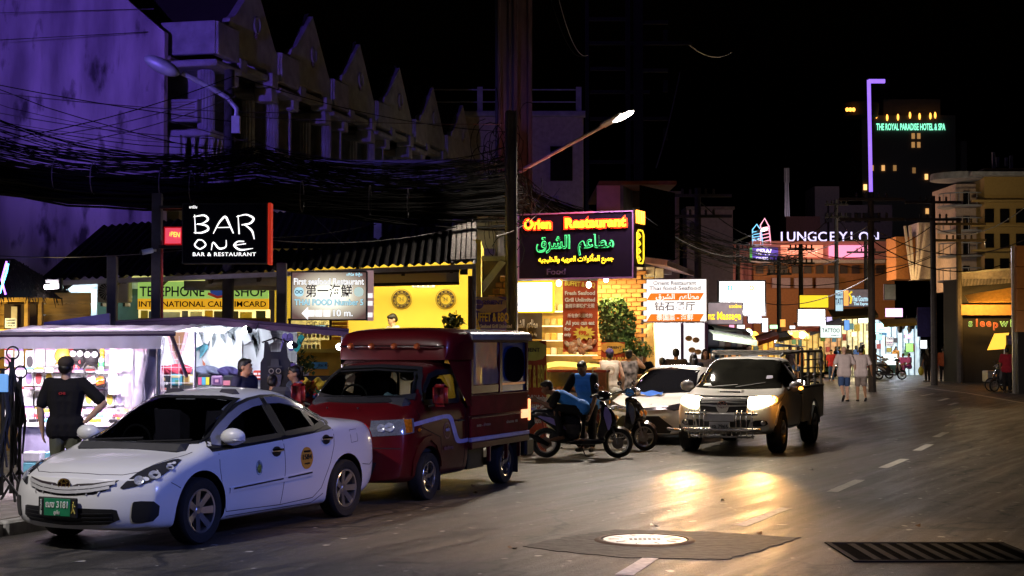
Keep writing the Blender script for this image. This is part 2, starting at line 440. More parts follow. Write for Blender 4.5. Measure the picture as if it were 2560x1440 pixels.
  # road markings: broken centre line, the pale edge lines
def ribbon(pts,w,z,wob=0.):
 vs=[];fs=[]
 for i,p in enumerate(pts):
  t=V(pts[min(i+1,len(pts)-1)])-V(pts[max(i-1,0)]);s=V((-t.y,t.x)).normalized()*w/2
  for k in(-1,1):vs.append((p[0]+s.x*k+RND.uniform(-wob,wob),p[1]+s.y*k+RND.uniform(-wob,wob),z))
 for i in range(len(pts)-1):fs.append((2*i,2*i+2,2*i+3,2*i+1)[::-1])
 return MB().add(vs,fs)
def up(me):
 if sum(p.normal.z*p.area for p in me.polygons)<0:me.flip_normals()
CL=[(1.35,14.25),(2.9,17.6),(4.46,20.9),(6.05,24.7),(7.5,28.5),(8.97,32.6),(10.3,36.7),(11.7,41.2),(12.8,45.2),(13.97,49.4),(14.75,53.5),(15.5,58),(16.0,64),(15.6,70),(14.0,76)]
road_marks=struct(thing('road_marking',None,None))
DASHPX=[((1560,1438),(1668,1368)),((1850,1315),(1965,1270)),((2080,1230),(2150,1200)),((2207,1170),(2262,1148)),((2292,1127),(2325,1111)),((2340,1093),(2364,1081)),((2370,1066),(2384,1057)),((2379,1044),(2390,1036)),((2380,1027),(2397,1020)),((2372,1013),(2392,1007)),((2348,1002),(2371,996)),((2303,990),(2335,984)),((2255,981),(2290,976)),((2210,975),(2240,971))]
for a,b in DASHPX:
 p,q=G(*a),G(*b);n_=5
 o=ribbon([tuple((p.lerp(q,i/n_)).xy)for i in range(n_+1)],.15,.004,.006).obj('lane_dash',PAINT,road_marks,smooth=0);up(o.data)
def line_obj(pts,w,z=.004):
 q=[V(pts[0])]
 for a,b in zip(pts,pts[1:]):q+=[V(a).lerp(V(b),(i+1)/6)for i in range(6)]
 o=ribbon([tuple(x)for x in q],w,z,.008).obj('edge_line',PAINT,road_marks,smooth=0);up(o.data);return o
line_obj([tuple(G(720,1250).xy),tuple(G(1010,1180).xy),tuple(G(1330,1100).xy)],.11)
line_obj([tuple(G(x,y).xy)for x,y in((2075,957),(2200,962),(2300,968),(2420,983),(2560,1008))],.12)
line_obj([tuple(G(x,y).xy)for x,y in((1640,1108),(1790,1072),(1900,1045))],.1)
# manhole with its square patch of newer asphalt
PATCH=mat('asphalt_patch',(.042,.04,.037),.65,var=.6,scale=9,bump=.8)
def ground_poly(px,z,name,m,parent=None,jit=.02):
 P=[G(*p)for p in px];q=[]
 for i in range(len(P)):
  a,b=P[i],P[(i+1)%len(P)]
  for k in range(8):c=a.lerp(b,k/8);q.append((c.x+RND.uniform(-jit,jit),c.y+RND.uniform(-jit,jit)))
 return MB().prism(q,z-.001,z0=.001).obj(name,m,parent,smooth=0)
struct(ground_poly([(1305,1367),(1420,1342),(1540,1325),(1760,1330),(2000,1345),(1900,1378),(1810,1400),(1560,1395),(1430,1383)],.006,'asphalt_patch',PATCH,None,.025))
mh=thing('manhole_cover','round pale iron manhole cover set in a dark asphalt patch','manhole cover',tuple(G(1612,1352)))
IRON=mat('worn_iron',(.5,.48,.46),.38,.55,var=.3,scale=16,bump=.3)
mb=MB();mb.lathe([(0,.016),(.40,.016),(.405,.004)],40);mb.obj('lid',IRON,mh)
MB().lathe([(.425,.004),(.425,.02),(.47,.02),(.49,.006)],40).obj('rim',mat('rusty_iron',(.1,.075,.06),.6,.5,var=.4,scale=12),mh)
mb=MB()
for i in range(7):mb.box(((i-3)*.045,0,.018),(.028,.05,.006))
mb.obj('lettering_bar',DARKM,mh)
for i in range(10):
 a=i*PI/5;MB().box((0,0,0),(.1,.015,.006),T(.3*math.cos(a),.3*math.sin(a),.018)@RZ(math.degrees(a))).obj('rib',IRON,mh)
PITM=mat('drain_shade',(.006,.006,.006),1.,spec=0)  # flat black sheet under the bars paints the shade in the gaps
gr=thing('drain_grate','dark rectangular drain grate sunk in the shadowed road near the camera','drain grate',tuple(G(2330,1382)))
mb=MB()
mb.box((0,.62,.012),(1.7,.05,.012));mb.box((0,-.62,.012),(1.7,.05,.012));mb.box((-.82,0,.012),(.05,1.24,.012));mb.box((.82,0,.012),(.05,1.24,.012))
mb.obj('frame',mat('black_iron',(.022,.021,.02),.9,spec=.1),gr);MB().box((0,0,.004),(1.62,1.2,.004)).obj('pit',PITM,gr)
for i in range(9):MB().box((-.62+i*.155,0,.012),(.07,1.1,.008)).obj('bar',mat('black_iron',0,0),gr)
# scraps of litter on the road
LITM=[mat('litter_paper',(.55,.53,.5),.8),mat('dry_leaf',(.12,.07,.03),.8)]
for k in range(14):
 p=G(RND.uniform(1000,2300),RND.uniform(1110,1380))
 o=MB().grid(lambda a,b:((a-.5)*.09,(b-.5)*.05,.012+.02*math.sin(a*5+k)*b),3,2).obj('litter',LITM[k%2],None)
 o.location=p;o.rotation_euler=(0,0,RND.uniform(0,6))
 tag(o,'tiny scrap of litter lying on the bare asphalt','litter','scraps of litter on the road')
 # ================================================================ lamps of the place
def spot(name,loc,tgt,power,c,ang=140,blend=.8,r=.15,parent=None):
 d=bpy.data.lights.new(name,'SPOT');d.energy=power;d.color=c;d.spot_size=rad(ang);d.spot_blend=blend;d.shadow_soft_size=r
 o=bpy.data.objects.new(name,d);COL.objects.link(o);o.location=loc
 o.rotation_euler=(V(tgt)-V(loc)).to_track_quat('-Z','Y').to_euler();return o
def point(name,loc,power,c,r=.1):
 d=bpy.data.lights.new(name,'POINT');d.energy=power;d.color=c;d.shadow_soft_size=r
 o=bpy.data.objects.new(name,d);COL.objects.link(o);o.location=loc;return o
def area(name,loc,tgt,power,c,sx,sy):
 d=bpy.data.lights.new(name,'AREA');d.energy=power;d.color=c;d.shape='RECTANGLE';d.size=sx;d.size_y=sy
 o=bpy.data.objects.new(name,d);COL.objects.link(o);o.location=loc
 o.rotation_euler=(V(tgt)-V(loc)).to_track_quat('-Z','Y').to_euler();return o
POLEM=mat('lamp_post_paint',(.5,.5,.52),.5,.3,var=.2)
def street_lamp(foot,elbow,tip,label,c,power,tgt,strength=30,ang=150,lit=True):
 t=thing('street_lamp',label,'street lamp',(0,0,0),0,None)
 e,p=V(elbow),V(tip);d=(p-e).normalized()
 if foot is not None:MB().tube([foot,elbow],[.09,.06],10).obj('post',POLEM,t)
 MB().tube([elbow,tip],[.045,.035],8).obj('arm',POLEM,t)
 M=T(*(p+d*.3))@d.to_track_quat('X','Z').to_matrix().to_4x4()
 MB().box((-.12,0,.02),(.5,.2,.09),M,.03).obj('lamp_head',POLEM,t)
 mb=MB();mb.ball((.13,0,-.025),(.24,.1,.045),14,8,M)
 mb.obj('lamp_glass',glow('lamp_glass_'+label[:9],c,strength),t,180)
 if lit:spot('street_light',tuple(p+d*.43+V((0,0,-.12))),tgt,power,c,ang)
 return t
 # the lit lamp by the restaurant, its arm reaching over the road
LAMP=U(1512,313,30.5)
street_lamp(None,tuple(U(1290,434,31.5)),tuple(LAMP),'lit street lamp on a long arm above the red neon restaurant sign',(1.,.86,.72),2900,(LAMP.x-.6,28.6,0),40,138)
spot('street_light',tuple(LAMP+V((.5,.3,-.2))),tuple(U(2130,900,52)),9000,(1.,.84,.76),22,.6)  # extra narrow beam added to the same lamp to light the far walkers
# lamps outside the picture whose light falls into it
street_lamp((-9.2,10.5,0),(-9.2,10.5,7.5),(-8.0,11.0,7.9),'white street lamp on a post on the near left pavement',(1.,.93,.88),2500,(-4.5,15.5,0),30,82)
street_lamp((9.5,8.0,0),(9.5,8.0,6.5),(8.4,8.4,6.8),'blue street lamp on a post across the road',(.2,.28,1.),3800,(-2.6,17,.5),20,50)
street_lamp((9.5,12.5,0),(9.0,12.8,10),(4.4,14.4,11),'warm street lamp on a tall mast arm above the near road',(1.,.62,.30),6500,(1.5,16,0),20,40)
street_lamp((-10.4,20.5,0),(-10.4,20.5,6.6),(-9.8,20.9,6.9),'violet street lamp on a post beside the blue wall',(.25,.12,1.),8000,(-8.6,38,11),20,58)
street_lamp(None,tuple(U(1835,606,77)),tuple(U(1898,578,75)),'second lit street lamp far up the street by the mall',(1.,.88,.92),1300,(13.5,70,0),60,170)
spot('street_light',(-9.7,21.1,6.8),(-3.2,31.5,4.7),1500,(.22,.14,1.),38,.8)  # extra violet beam added to light the roof post and sheet wall
# ================================================================ vehicles
def wheel_parts(parent,x,y,z,r,w,rimr,kind,spokes,side=-1,rim_mat=None,steer=0):
 """tyre (with rim, spokes as sub-parts); axis along local y; side=-1: outer face at -y"""
 M=T(x,y,z)@RZ(steer)@RX(90*(1 if side<0 else-1))
 ro=r;h=w/2
 prof=[(rimr-.01,-h*.8),(rimr+.01,-h*.95),(r*.93,-h),(r*.985,-h*.8),(r,-h*.45),(r*.992,0),(r,h*.45),(r*.985,h*.8),(r*.93,h),(rimr+.03,h*.97),(rimr+.005,h*.9),(rimr-.012,h*.7)]
 key=('tyre',r,w,rimr)
 if key not in _tc:mb=MB();mb.lathe(prof,40);_tc[key]=mb.mesh('wheel',RUBBER,50)
 ty=ob('wheel',_tc[key],parent,M)
 key=('rim',r,w,rimr,kind,spokes,rim_mat.name if rim_mat else '')
 if key not in _tc:
  mb=MB();mb.lathe([(rimr,h*.86),(rimr-.006,h*.93),(rimr-.022,h*.88),(rimr-.028,h*.3),(rimr-.03,-h*.7)],40)
  mb.lathe([(0,h*.52),(.028,h*.52),(.034,h*.46),(.05,h*.42),(.065,h*.3),(.066,0)],16)
  for k in range(spokes):
   a=360*k/spokes
   if kind=='curve':
    pts=[(.045*math.cos(0),0,h*.4)]
    P=[]
    for q in range(7):
     t=q/6;rr=.045+(rimr-.06)*t;an=.55*t*t;P.append((rr*math.cos(an),rr*math.sin(an),h*(.38+.42*t)))
    for q in range(6):
     for s_ in(0,):
      pa,pb=V(P[q]),V(P[q+1]);dd=(pb-pa);nn=V((-dd.y,dd.x,0)).normalized()
      wa,wb=.027-.002*q,.027-.002*(q+1);dz=V((0,0,.02))
      vs=[pa+nn*wa,pa-nn*wa,pb-nn*wb,pb+nn*wb];vs+=[x_-dz for x_ in vs]
      mb.add(vs,[(0,1,2,3),(4,7,6,5),(0,3,7,4),(1,5,6,2)],RZ(a))
   else:
    w0,w1=(.03,.022)if kind=='wide' else(.018,.012)
    L=rimr-.02
    vs=[(.04,-w0,h*.45),(.04,w0,h*.45),(L,w1*1.6,h*.84),(L,-w1*1.6,h*.84)];vs+=[(p[0],p[1]*.8,p[2]-.03)for p in vs]
    mb.add(vs,[(0,3,2,1),(4,5,6,7),(0,4,7,3),(1,2,6,5),(2,3,7,6)],RZ(a))
  for k in range(5):
   an=2*PI*k/5;mb.cyl((.05*math.cos(an),.05*math.sin(an),h*.3),(.05*math.cos(an),.05*math.sin(an),h*.45),.008,6)
  _tc[key]=mb.mesh('rim',rim_mat or ALLOY,35)
 ob('rim',_tc[key],ty)
 mb=MB();mb.lathe([(0,0),(rimr-.06,0),(rimr-.06,-.03),(0,-.03)],24);mb.obj('brake_disc',DARKM,ty)
 return ty
def oval(cx,cz,rx,rz,n=20):return[(cx+rx*math.cos(2*PI*i/n),cz+rz*math.sin(2*PI*i/n))for i in range(n)]
def carbody(P):
 """smooth closed car shell: x rearwards from the nose, y across, z up"""
 L=P['L'];xs=P['xs'];NP=13
 def section(x):
  zt=lerp_tab(P['top'],x);zb=lerp_tab(P['bot'],x);w=lerp_tab(P['wid'],x);zB=lerp_tab(P['belt'],x);wr=lerp_tab(P['roofw'],x)
  zs=min(zB,zt-.06);g=zt-zs;k=smooth01(.09,.3,g);zm=zb+(zs-zb)*.5
  low=[(0,zb),(w*.55,zb),(w*.90,zb+.015),(w*.965,zb+.09),(w*.992,zm-.02),(w,zm+.1),(w*.985,zs-.06),(w*.955,zs)]
  hood=[(w*.90,zs+g*.5),(w*.80,zs+g*.75),(w*.55,zt-.015),(w*.28,zt-.003),(0,zt)]
  wg=wr;top=[(w*.925,zs+.03),(wg+(w*.925-wg)*.42,zs+(g-.1)*.62),(wg,zt-.075),(wg*.82,zt-.022),(0,zt)]
  up_=[(a[0]+(b[0]-a[0])*k,a[1]+(b[1]-a[1])*k)for a,b in zip(hood,top)]
  return low+up_
 vs=[];n=NP;ring=2*n-2
 def bowx(x,y,z,w):
  fb=max(0,1-x/P.get('bowl',1.1))**2;rb=max(0,1-(L-x)/P.get('rbowl',.8))**2
  q=min(1,abs(y)/w);q2=q**2.6
  dx=fb*(P['bow']*q2+lerp_tab(P['nose'],z))-rb*(P['rbow']*q2+lerp_tab(P['tail'],z));return x+dx
 for x in xs:
  sc=section(x);w=lerp_tab(P['wid'],x);full=sc+[(-a,b)for a,b in sc[-2:0:-1]]
  for y,z in full:vs.append((bowx(x,y,z,w),y,z))
 fs=[]
 for i in range(len(xs)-1):
  for j in range(ring):
   k=(j+1)%ring;fs.append((i*ring+j,i*ring+k,(i+1)*ring+k,(i+1)*ring+j))
 for e,x in((0,xs[0]),(len(xs)-1,xs[-1])):
  w=lerp_tab(P['wid'],x);m=8;col=[]
  for j in range(1,n-1):
   a,b=e*ring+j,e*ring+(ring-j);row=[a];y0,z0=vs[a][1],vs[a][2]
   for q in range(1,m):
    y=y0*(1-2*q/m);row.append(len(vs));vs.append((bowx(x,y,z0,w),y,z0))
   row.append(b);col.append(row)
  for r0,r1 in zip(col,col[1:]):
   for q in range(m):
    f=(r0[q],r0[q+1],r1[q+1],r1[q]);fs.append(f if e else f[::-1])
    # bottom and top fans
  b0=e*ring;t0=e*ring+n-1
  for q in range(m):
   f=(b0,col[0][q+1],col[0][q]);fs.append(f if e else f[::-1])
   f=(t0,col[-1][q],col[-1][q+1]);fs.append(f if e else f[::-1])
 me=bpy.data.meshes.new('body');me.from_pydata(vs,[],fs);me.update()
 bm=bmesh.new();bm.from_mesh(me);bmesh.ops.recalc_face_normals(bm,faces=bm.faces);bm.to_mesh(me);bm.free()
 me.materials.append(P['paint']);me.materials.append(BLACK)
 me=modmesh(me,[('SUBSURF',dict(levels=2,render_levels=2))])
 for(x,r)in P['arches']:
  c=MB();c.cur=1;c.lathe([(0,-1.2),(r,-1.2),(r,1.2),(0,1.2)],40,T(x,0,P['wz']+P.get('az',.0))@RX(90))
  cm=c.mesh('cut',[P['paint'],BLACK],0);b2=bmesh.new();b2.from_mesh(cm);bmesh.ops.remove_doubles(b2,verts=b2.verts,dist=1e-5);bmesh.ops.recalc_face_normals(b2,faces=b2.faces);b2.to_mesh(cm);b2.free()
  co=bpy.data.objects.new('cut',cm)
  me=modmesh(me,[('BOOLEAN',dict(operation='DIFFERENCE',object=co,solver='EXACT'))],[co])
 me.name='body';fin(me,42);return me
def mirror(pts):return[(x,-y,z)for x,y,z in pts]
def logo_rings(parent,x,y,z,s,M,m,back=None):
 t=ob('emblem',MB().lathe([(0,-.004),(1.02,-.004),(1.05,.01)],24,SC(s,s*.72,1)).mesh('emblem',back or BLACK),parent,T(x,y,z)@M)
 for(rx,ry,cy)in((1,.68,0),(.36,.66,0),(.6,.26,.36)):
  MB().tube([(rx*s*math.cos(a*PI/14),cy*s+ry*s*math.sin(a*PI/14),.008)for a in range(28)],s*.075,6,True).obj('ring',m,t)
 return t
FACEX=MX(((0,0,-1,0),(-1,0,0,0),(0,1,0,0),(0,0,0,1)))
SIDEM=FRONT
def seats(parent,x,y,z,m):
 mb=MB();mb.box((x,y,z),(.5,.48,.16),bev=.05);mb.box((x+.3,y,z+.38),(.16,.46,.66),RY(0),.06);mb.box((x+.36,y,z+.8),(.1,.26,.18),None,.04)
 mb.obj('seat',m,parent)
def wiper(parent,sk,a,b,D):
 sk.strip([a,b],D,.014,BLACK,'wiper',parent,.022)
 # ---------------------------------------------------------------- white taxi sedan
TAXIP=mat('white_car_paint',(.74,.74,.75),.28,var=.04,scale=2,coat=.6)
def sedan(P,label,loc,rz,full=True,group=None,cat='car',name='taxi_sedan'):
 t=thing(name,label,cat,loc,rz,group)
 body=ob('body',carbody(P),t);sk=Skin(body.data);r=P['r']
 for x,st in((P['fx'],0),(P['rx'],0)):
  for s in(-1,1):wheel_parts(t,x,s*P['wy'],P['wz'],r,.2,r*.67,P['rim'],P['nsp'],s)
 return t,body,sk
XS=[0,.05,.13,.25,.4,.55,.72,.86,.96,1.05,1.2,1.4,1.6,1.8,2.0,2.2,2.45,2.7,2.95,3.15,3.35,3.52,3.66,3.8,4.0,4.2,4.36,4.44,4.47]
_MX=[(0,0),(1.2,.95),(1.32,1.03),(1.6,1.12),(2.76,2.35),(3.84,3.3),(4.08,3.66),(4.54,4.47)]
def mx(pts):return[(lerp_tab(_MX,p[0]),)+tuple(p[1:])for p in pts]
TX=dict(L=4.47,xs=XS,paint=TAXIP,wz=.315,r=.318,fx=.95,rx=3.55,wy=.775,rim='wide',nsp=7,arches=[(.95,.385),(3.55,.385)],top=[(0,.675),(.05,.712),(.13,.745),(.25,.775),(.55,.83),(.86,.87),(.96,.895),(1.05,.94),(1.2,1.03),(1.4,1.145),(1.6,1.25),(1.8,1.345),(2.0,1.41),(2.25,1.448),(2.5,1.455),(2.7,1.44),(2.95,1.385),(3.15,1.305),(3.35,1.21),(3.52,1.125),(3.66,1.085),(4.1,1.07),(4.36,1.05),(4.47,.99)],bot=[(0,.20),(.3,.165),(1,.15),(3.5,.15),(4.15,.20),(4.47,.30)],wid=[(0,.815),(.13,.84),(.4,.868),(.9,.882),(2,.88),(3.5,.88),(4.0,.862),(4.3,.83),(4.47,.79)],belt=[(0,.62),(.4,.70),(.95,.815),(1.2,.865),(2,.905),(3,.95),(3.4,.975),(3.8,.985),(4.2,.96),(4.47,.88)],roofw=[(.9,.67),(1.6,.60),(2.1,.57),(2.8,.55),(3.2,.56),(3.6,.62)],bow=.29,rbow=.22,bowl=.95,rbowl=.8,nose=[(.2,.05),(.32,.0),(.48,.0),(.6,.04),(.66,.07),(.72,.16)],tail=[(.3,.03),(.5,0),(.75,.02),(.9,.03),(1.1,.12)])
taxi,tbody,tsk=sedan(TX,'white taxi sedan with a green plate parked in the left foreground',(0,0,0),0)
# the front wheel touches the road at px (490,1360), the rear one at (842,1294)
_f,_r=G(500,1358),G(846,1293);_d=(_r-_f).normalized();TAXI_RZ=math.degrees(math.atan2(_d.y,_d.x))
_m=(_f+_r)/2;_off=MX.Rotation(rad(TAXI_RZ),4,'Z')@V((2.25,-.8,0));taxi.location=_m-_off;taxi.rotation_euler=(0,0,rad(TAXI_RZ))
SY=V((0,1,0));FX_=V((1,0,0))
DLO=[(1.14,-1,0.885),(1.3,-1,0.985),(1.5,-1,1.095),(1.7,-1,1.195),(1.9,-1,1.275),(2.1,-1,1.32),(2.35,-1,1.345),(2.6,-1,1.34),(2.85,-1,1.295),(3.05,-1,1.23),(3.2,-1,1.155),(3.32,-1,1.06),(3.27,-1,1),(2.8,-1,0.965),(2.3,-1,0.935),(1.6,-1,0.9)]
W1=[(1.32,-1,0.93),(1.5,-1,1.055),(1.7,-1,1.155),(1.9,-1,1.235),(2.1,-1,1.28),(2.27,-1,1.298),(2.32,-1,0.955),(1.8,-1,0.93)]
W2=[(2.38,-1,1.305),(2.6,-1,1.295),(2.8,-1,1.255),(2.96,-1,1.2),(2.98,-1,0.995),(2.42,-1,0.965)]
W3=[(3.01,-1,1.17),(3.12,-1,1.12),(3.22,-1,1.04),(3.01,-1,1)]
VIS=mat('smoky_visor',(.16,.17,.26),.15,var=.1,coat=.5)
for s in(-1,1):
 f=(lambda p:p)if s<0 else mirror;D=SY*-s
 for w in(W1,W2,W3):tsk.patch(f(w),D,TINT,'side_window',taxi,.009);tsk.ring(f(w),D,.05,BLACK,'window_frame',taxi,.012)
 tsk.strip(f(DLO),D,.05,BLACK,'window_surround',taxi,.006,closed=True);tsk.strip(f([(2.345,-1,1.34),(2.37,-1,.95)]),D,.08,BLACK,'door_pillar',taxi,.011);tsk.patch(f([(1.14,-1,.885),(1.31,-1,.98),(1.33,-1,.92),(1.28,-1,.89)]),D,BLACK,'mirror_base',taxi,.012)
 tsk.patch(f([(1.19,-1,0.918),(1.3,-1,0.98),(1.5,-1,1.09),(1.7,-1,1.19),(1.9,-1,1.27),(2.1,-1,1.315),(2.28,-1,1.338),(2.28,-1,1.268),(2.1,-1,1.25),(1.9,-1,1.205),(1.7,-1,1.125),(1.5,-1,1.02),(1.3,-1,0.905)]),D,VIS,'rain_visor',taxi,.016)
 tsk.patch(f([(2.37,-1,1.34),(2.6,-1,1.335),(2.85,-1,1.29),(3.05,-1,1.225),(3,-1,1.205),(2.85,-1,1.235),(2.6,-1,1.272),(2.37,-1,1.275)]),D,VIS,'rain_visor',taxi,.016)
 seam=mat('panel_gap',(.01,.01,.011),.8)
 for pl in([(1.23,-1,.84),(1.22,-1,.7),(1.26,-1,.5),(1.36,-1,.27),(2.3,-1,.25),(2.9,-1,.27),(3.05,-1,.36)],[(2.33,-1,.96),(2.34,-1,.6),(2.3,-1,.26)],[(3.05,-1,.36),(3.2,-1,.62),(3.28,-1,.8),(3.3,-1,.97)],[(.5,-1,.62),(.62,-1,.56)],[(3.9,-1,.56),(4.1,-1,.54),(4.32,-1,.62)],[(1.38,-1,.22),(2.9,-1,.215),(3.1,-1,.3)]):
  tsk.strip(f(pl),D,.007,seam,'panel_gap',taxi,.0015)
 tsk.strip(f([(1.38,-1,.475),(2.3,-1,.51),(2.86,-1,.535)]),D,.05,TAXIP,'rub_strip',taxi,.012)
 tsk.strip(f([(1.43,-1,.487),(2.29,-1,.52)]),D,.014,BLACK,'trim_line',taxi,.017);tsk.strip(f([(2.37,-1,.523),(2.83,-1,.544)]),D,.014,BLACK,'trim_line',taxi,.017)
 for x,z in((2.19,.80),(3.13,.87)):
  h,_n=tsk.hit((x,-.9*-s*-1,z),D);dh=thing('door_handle',None,None);dh.parent=taxi;dh.location=h
  mb=MB();mb.ball((0,0,0),(.085,.012,.055),14,8);mb.obj('handle_cup',BLACK,dh);MB().tube([(-.1,s*.015,.012),(-.03,s*.04,.018),(.05,s*.04,.02),(.1,s*.015,.016)],[.014,.018,.018,.014],8).obj('handle_bar',CHROME,dh)
  # door mirror
 h,_n=tsk.hit((1.36,s*1,.955),D);mt=thing('door_mirror',None,None);mt.parent=taxi;mt.location=h+V((0,s*.03,.01))
 mb=MB();mb.ball((.03,s*.12,.03),(.085,.135,.085),16,10);mb.tube([(.05,-s*.03,0),(.04,s*.05,.0)],.025);mb.obj('mirror_housing',TAXIP,mt,180)
 MB().ball((.035,s*.175,.0),(.085,.075,.022),12,6).obj('turn_signal',mat('clear_lens',(.6,.6,.65),.1,.3,coat=.8),mt,180)
 # headlight
 LENS=mat('headlamp_lens',(.62,.64,.7),.1,.3,var=.5,scale=24,coat=1.)
 hp=[(.13,.54,.565),(.21,.70,.60),(.33,.80,.645),(.66,.875,.80),(.60,.86,.82),(.42,.80,.785),(.28,.70,.735),(.18,.60,.65)]
 Dh=V((.72,-s*.69,0))
 hl=tsk.patch([(x,s*y,z)for x,y,z in hp],Dh,mat('headlamp_housing',(.05,.05,.06),.1,.3,coat=1.),'headlight',taxi,.006,.05,rnd=1)
 for(x,y,z,r_)in((.25,.68,.65,.045),(.36,.775,.69,.055),(.5,.845,.75,.036)):
  h,n_=tsk.hit((x,s*y,z),Dh);MB().lathe([(0,.002),(r_*.6,.005),(r_,.011),(r_*1.05,.002)],18).obj('reflector',LENS,hl,M=T(*h)@n_.to_track_quat('Z','Y').to_matrix().to_4x4())
  # fog lamp pocket, tail lamp
 tsk.patch([(.22,s*.655,.47),(.2,s*.64,.44),(.21,s*.62,.285),(.25,s*.66,.265),(.37,s*.80,.29),(.38,s*.81,.46)],Dh,BLACK,'fog_lamp_pocket',taxi,.009,.03,rnd=1)
 tsk.patch([(4.15,s*.8,.93),(4.23,s*.8,.78),(4.37,s*.8,.74),(4.45,s*.7,.80),(4.43,s*.7,.93),(4.29,s*.8,1.0)],V((-.6,-s*.8,0)),mat('tail_lamp_red',(.5,.01,.008),.12,coat=1.,emit=.25,ec=(1,.04,.02)),'tail_light',taxi,.012,.05,rnd=1)
WSP=[(1,y,z)for y,z in((-.70,.945),(-.67,1.0),(-.545,1.335),(-.4,1.358),(0,1.366),(.4,1.358),(.545,1.335),(.67,1.0),(.70,.945),(.4,.92),(0,.91),(-.4,.92))]
tsk.patch(WSP,FX_,SCREEN,'windscreen',taxi,.008,.04);tsk.ring(inset(WSP,.012),FX_,.022,BLACK,'windscreen_band',taxi,.011)
RWN=[(4,y,z)for y,z in((-.5,1.34),(.5,1.34),(.62,1.12),(-.62,1.12))]
tsk.patch(RWN,-FX_,TINT,'rear_window',taxi,.008,.05);tsk.ring(RWN,-FX_,.02,BLACK,'rear_window_band',taxi,.011)
openings(tbody.data,[(inset(WSP,.03),FX_),(inset(RWN,.03),-FX_)]+[(inset(q(w),.025),SY*sg)for w in(W1,W2,W3)for q,sg in((lambda p:p,1),(mirror,-1))])
SEATM=mat('seat_fabric',(.05,.045,.06),.85);DASH=mat('dashboard',(.03,.03,.035),.6)
def cabin(t,x0,x1,zf,zd,rows,yw=.66,sy=-1):
 MB().box(((x0+x1)/2,0,zf),(x1-x0,yw*2+.1,.04)).obj('cabin_floor',DASH,t);MB().box((x0+.2,0,zd-.09),(.5,yw*2,.2),None,.06).obj('dashboard',DASH,t)
 MB().tube([(x0+.52,.34+.18*math.cos(a*PI/10),zd-.02+.17*math.sin(a*PI/10))for a in range(20)],.014,6,True).obj('steering_wheel',BLACK,t)
 for xs_ in rows:
  for y in(-.34,.34):MB().box((xs_,y,zf+.2),(.5,.5,.2),None,.06).obj('seat',SEATM,t);MB().box((xs_+.28,y,zf+.55),(.16,.48,.62),RY(0),.07).obj('seat_back',SEATM,t);MB().box((xs_+.34,y,zf+.93),(.1,.26,.17),None,.05).obj('headrest',SEATM,t)
cabin(taxi,.95,3.3,.42,.93,(1.75,2.7))
wiper(taxi,tsk,(1.3,.52,.935),(1.3,-.05,.965),FX_);wiper(taxi,tsk,(1.3,-.02,.93),(1.3,-.6,.955),FX_)
tsk.strip([(.95,-.74,.9),(.8,-.72,.88),(.55,-.66,.83),(.33,-.62,.8),(.22,-.5,.77),(.16,-.3,.755),(.15,0,.75),(.16,.3,.755),(.22,.5,.77),(.33,.62,.8),(.55,.66,.83),(.8,.72,.88),(.95,.74,.9)],V((.25,0,-1)),.008,mat('panel_gap',0,0),'bonnet_gap',taxi,.0015)
# grille: dark field, chrome bars, badge; lower intake with plate
BRT=mat('bright_trim',(.7,.7,.72),.3,.4)
GR=[(y,z)for y,z in((-.52,.655),(-.3,.625),(-.13,.615),(0,.57),(.13,.615),(.3,.625),(.52,.655),(.43,.56),(.32,.525),(0,.505),(-.32,.525),(-.43,.56))]
gl_=tsk.patch([(-1,y,z)for y,z in GR],FX_,mat('grille_dark',(.02,.012,.016),.5),'grille',taxi,.004,.04)
tsk.strip([(-1,y,z)for y,z in((-.5,.628),(-.3,.59),(-.1,.572),(0,.568),(.1,.572),(.3,.59),(.5,.628))],FX_,.026,BRT,'grille_bar',gl_,.02)
tsk.strip([(-1,y,z)for y,z in((-.46,.588),(-.3,.556),(-.1,.538),(0,.535),(.1,.538),(.3,.556),(.46,.588))],FX_,.026,BRT,'grille_bar',gl_,.02)
for y in(-.4,-.28,-.16,.16,.28,.4):tsk.strip([(-1,y,.60),(-1,y*.9,.52)],FX_,.012,BRT,'grille_post',gl_,.012)
h,_n=tsk.hit((0,0,.615),FX_);logo_rings(taxi,h.x-.022,0,.612,.07,FACEX,mat('gold_emblem',(.8,.55,.15),.2,1.),mat('emblem_back',(.05,.012,.01),.3))
tsk.patch([(-1,y,z)for y,z in((-.54,.385),(-.5,.395),(0,.40),(.5,.395),(.54,.385),(.56,.30),(.46,.255),(0,.235),(-.46,.255),(-.56,.30))],FX_,BLACK,'lower_intake',taxi,.004,.06)
for z in(.29,.325,.36):tsk.strip([(-1,y,z-.02*(1-abs(y)*1.6))for y in(-.5,-.25,0,.25,.5)],FX_,.008,DARKM,'intake_slat',taxi,.015)
h,_n=tsk.hit((0,.12,.42),FX_)
pl=thing('number_plate',None,None);pl.parent=taxi;pl.location=(h.x-.03,.03,.40)
MB().box((0,0,0),(.02,.46,.185),None,.008).obj('plate_frame',BLACK,pl)
MB().box((-.012,.0,.002),(.006,.31,.16),None,.003).obj('plate',mat('plate_green',(.01,.2,.09),.5,emit=.12),pl)
PLW=mat('plate_white',(.75,.78,.76),.6,emit=.1)
lettering('ฌข 3181',(-.018,0,.025),.06,PLW,pl,.26,FACEX);lettering('ภูเก็ต',(-.018,0,-.048),.03,PLW,pl,.07,FACEX)
lettering('KEEP WALKING',(-.013,.19,0),.018,PLW,pl,.14,FACEX@RZ(90))
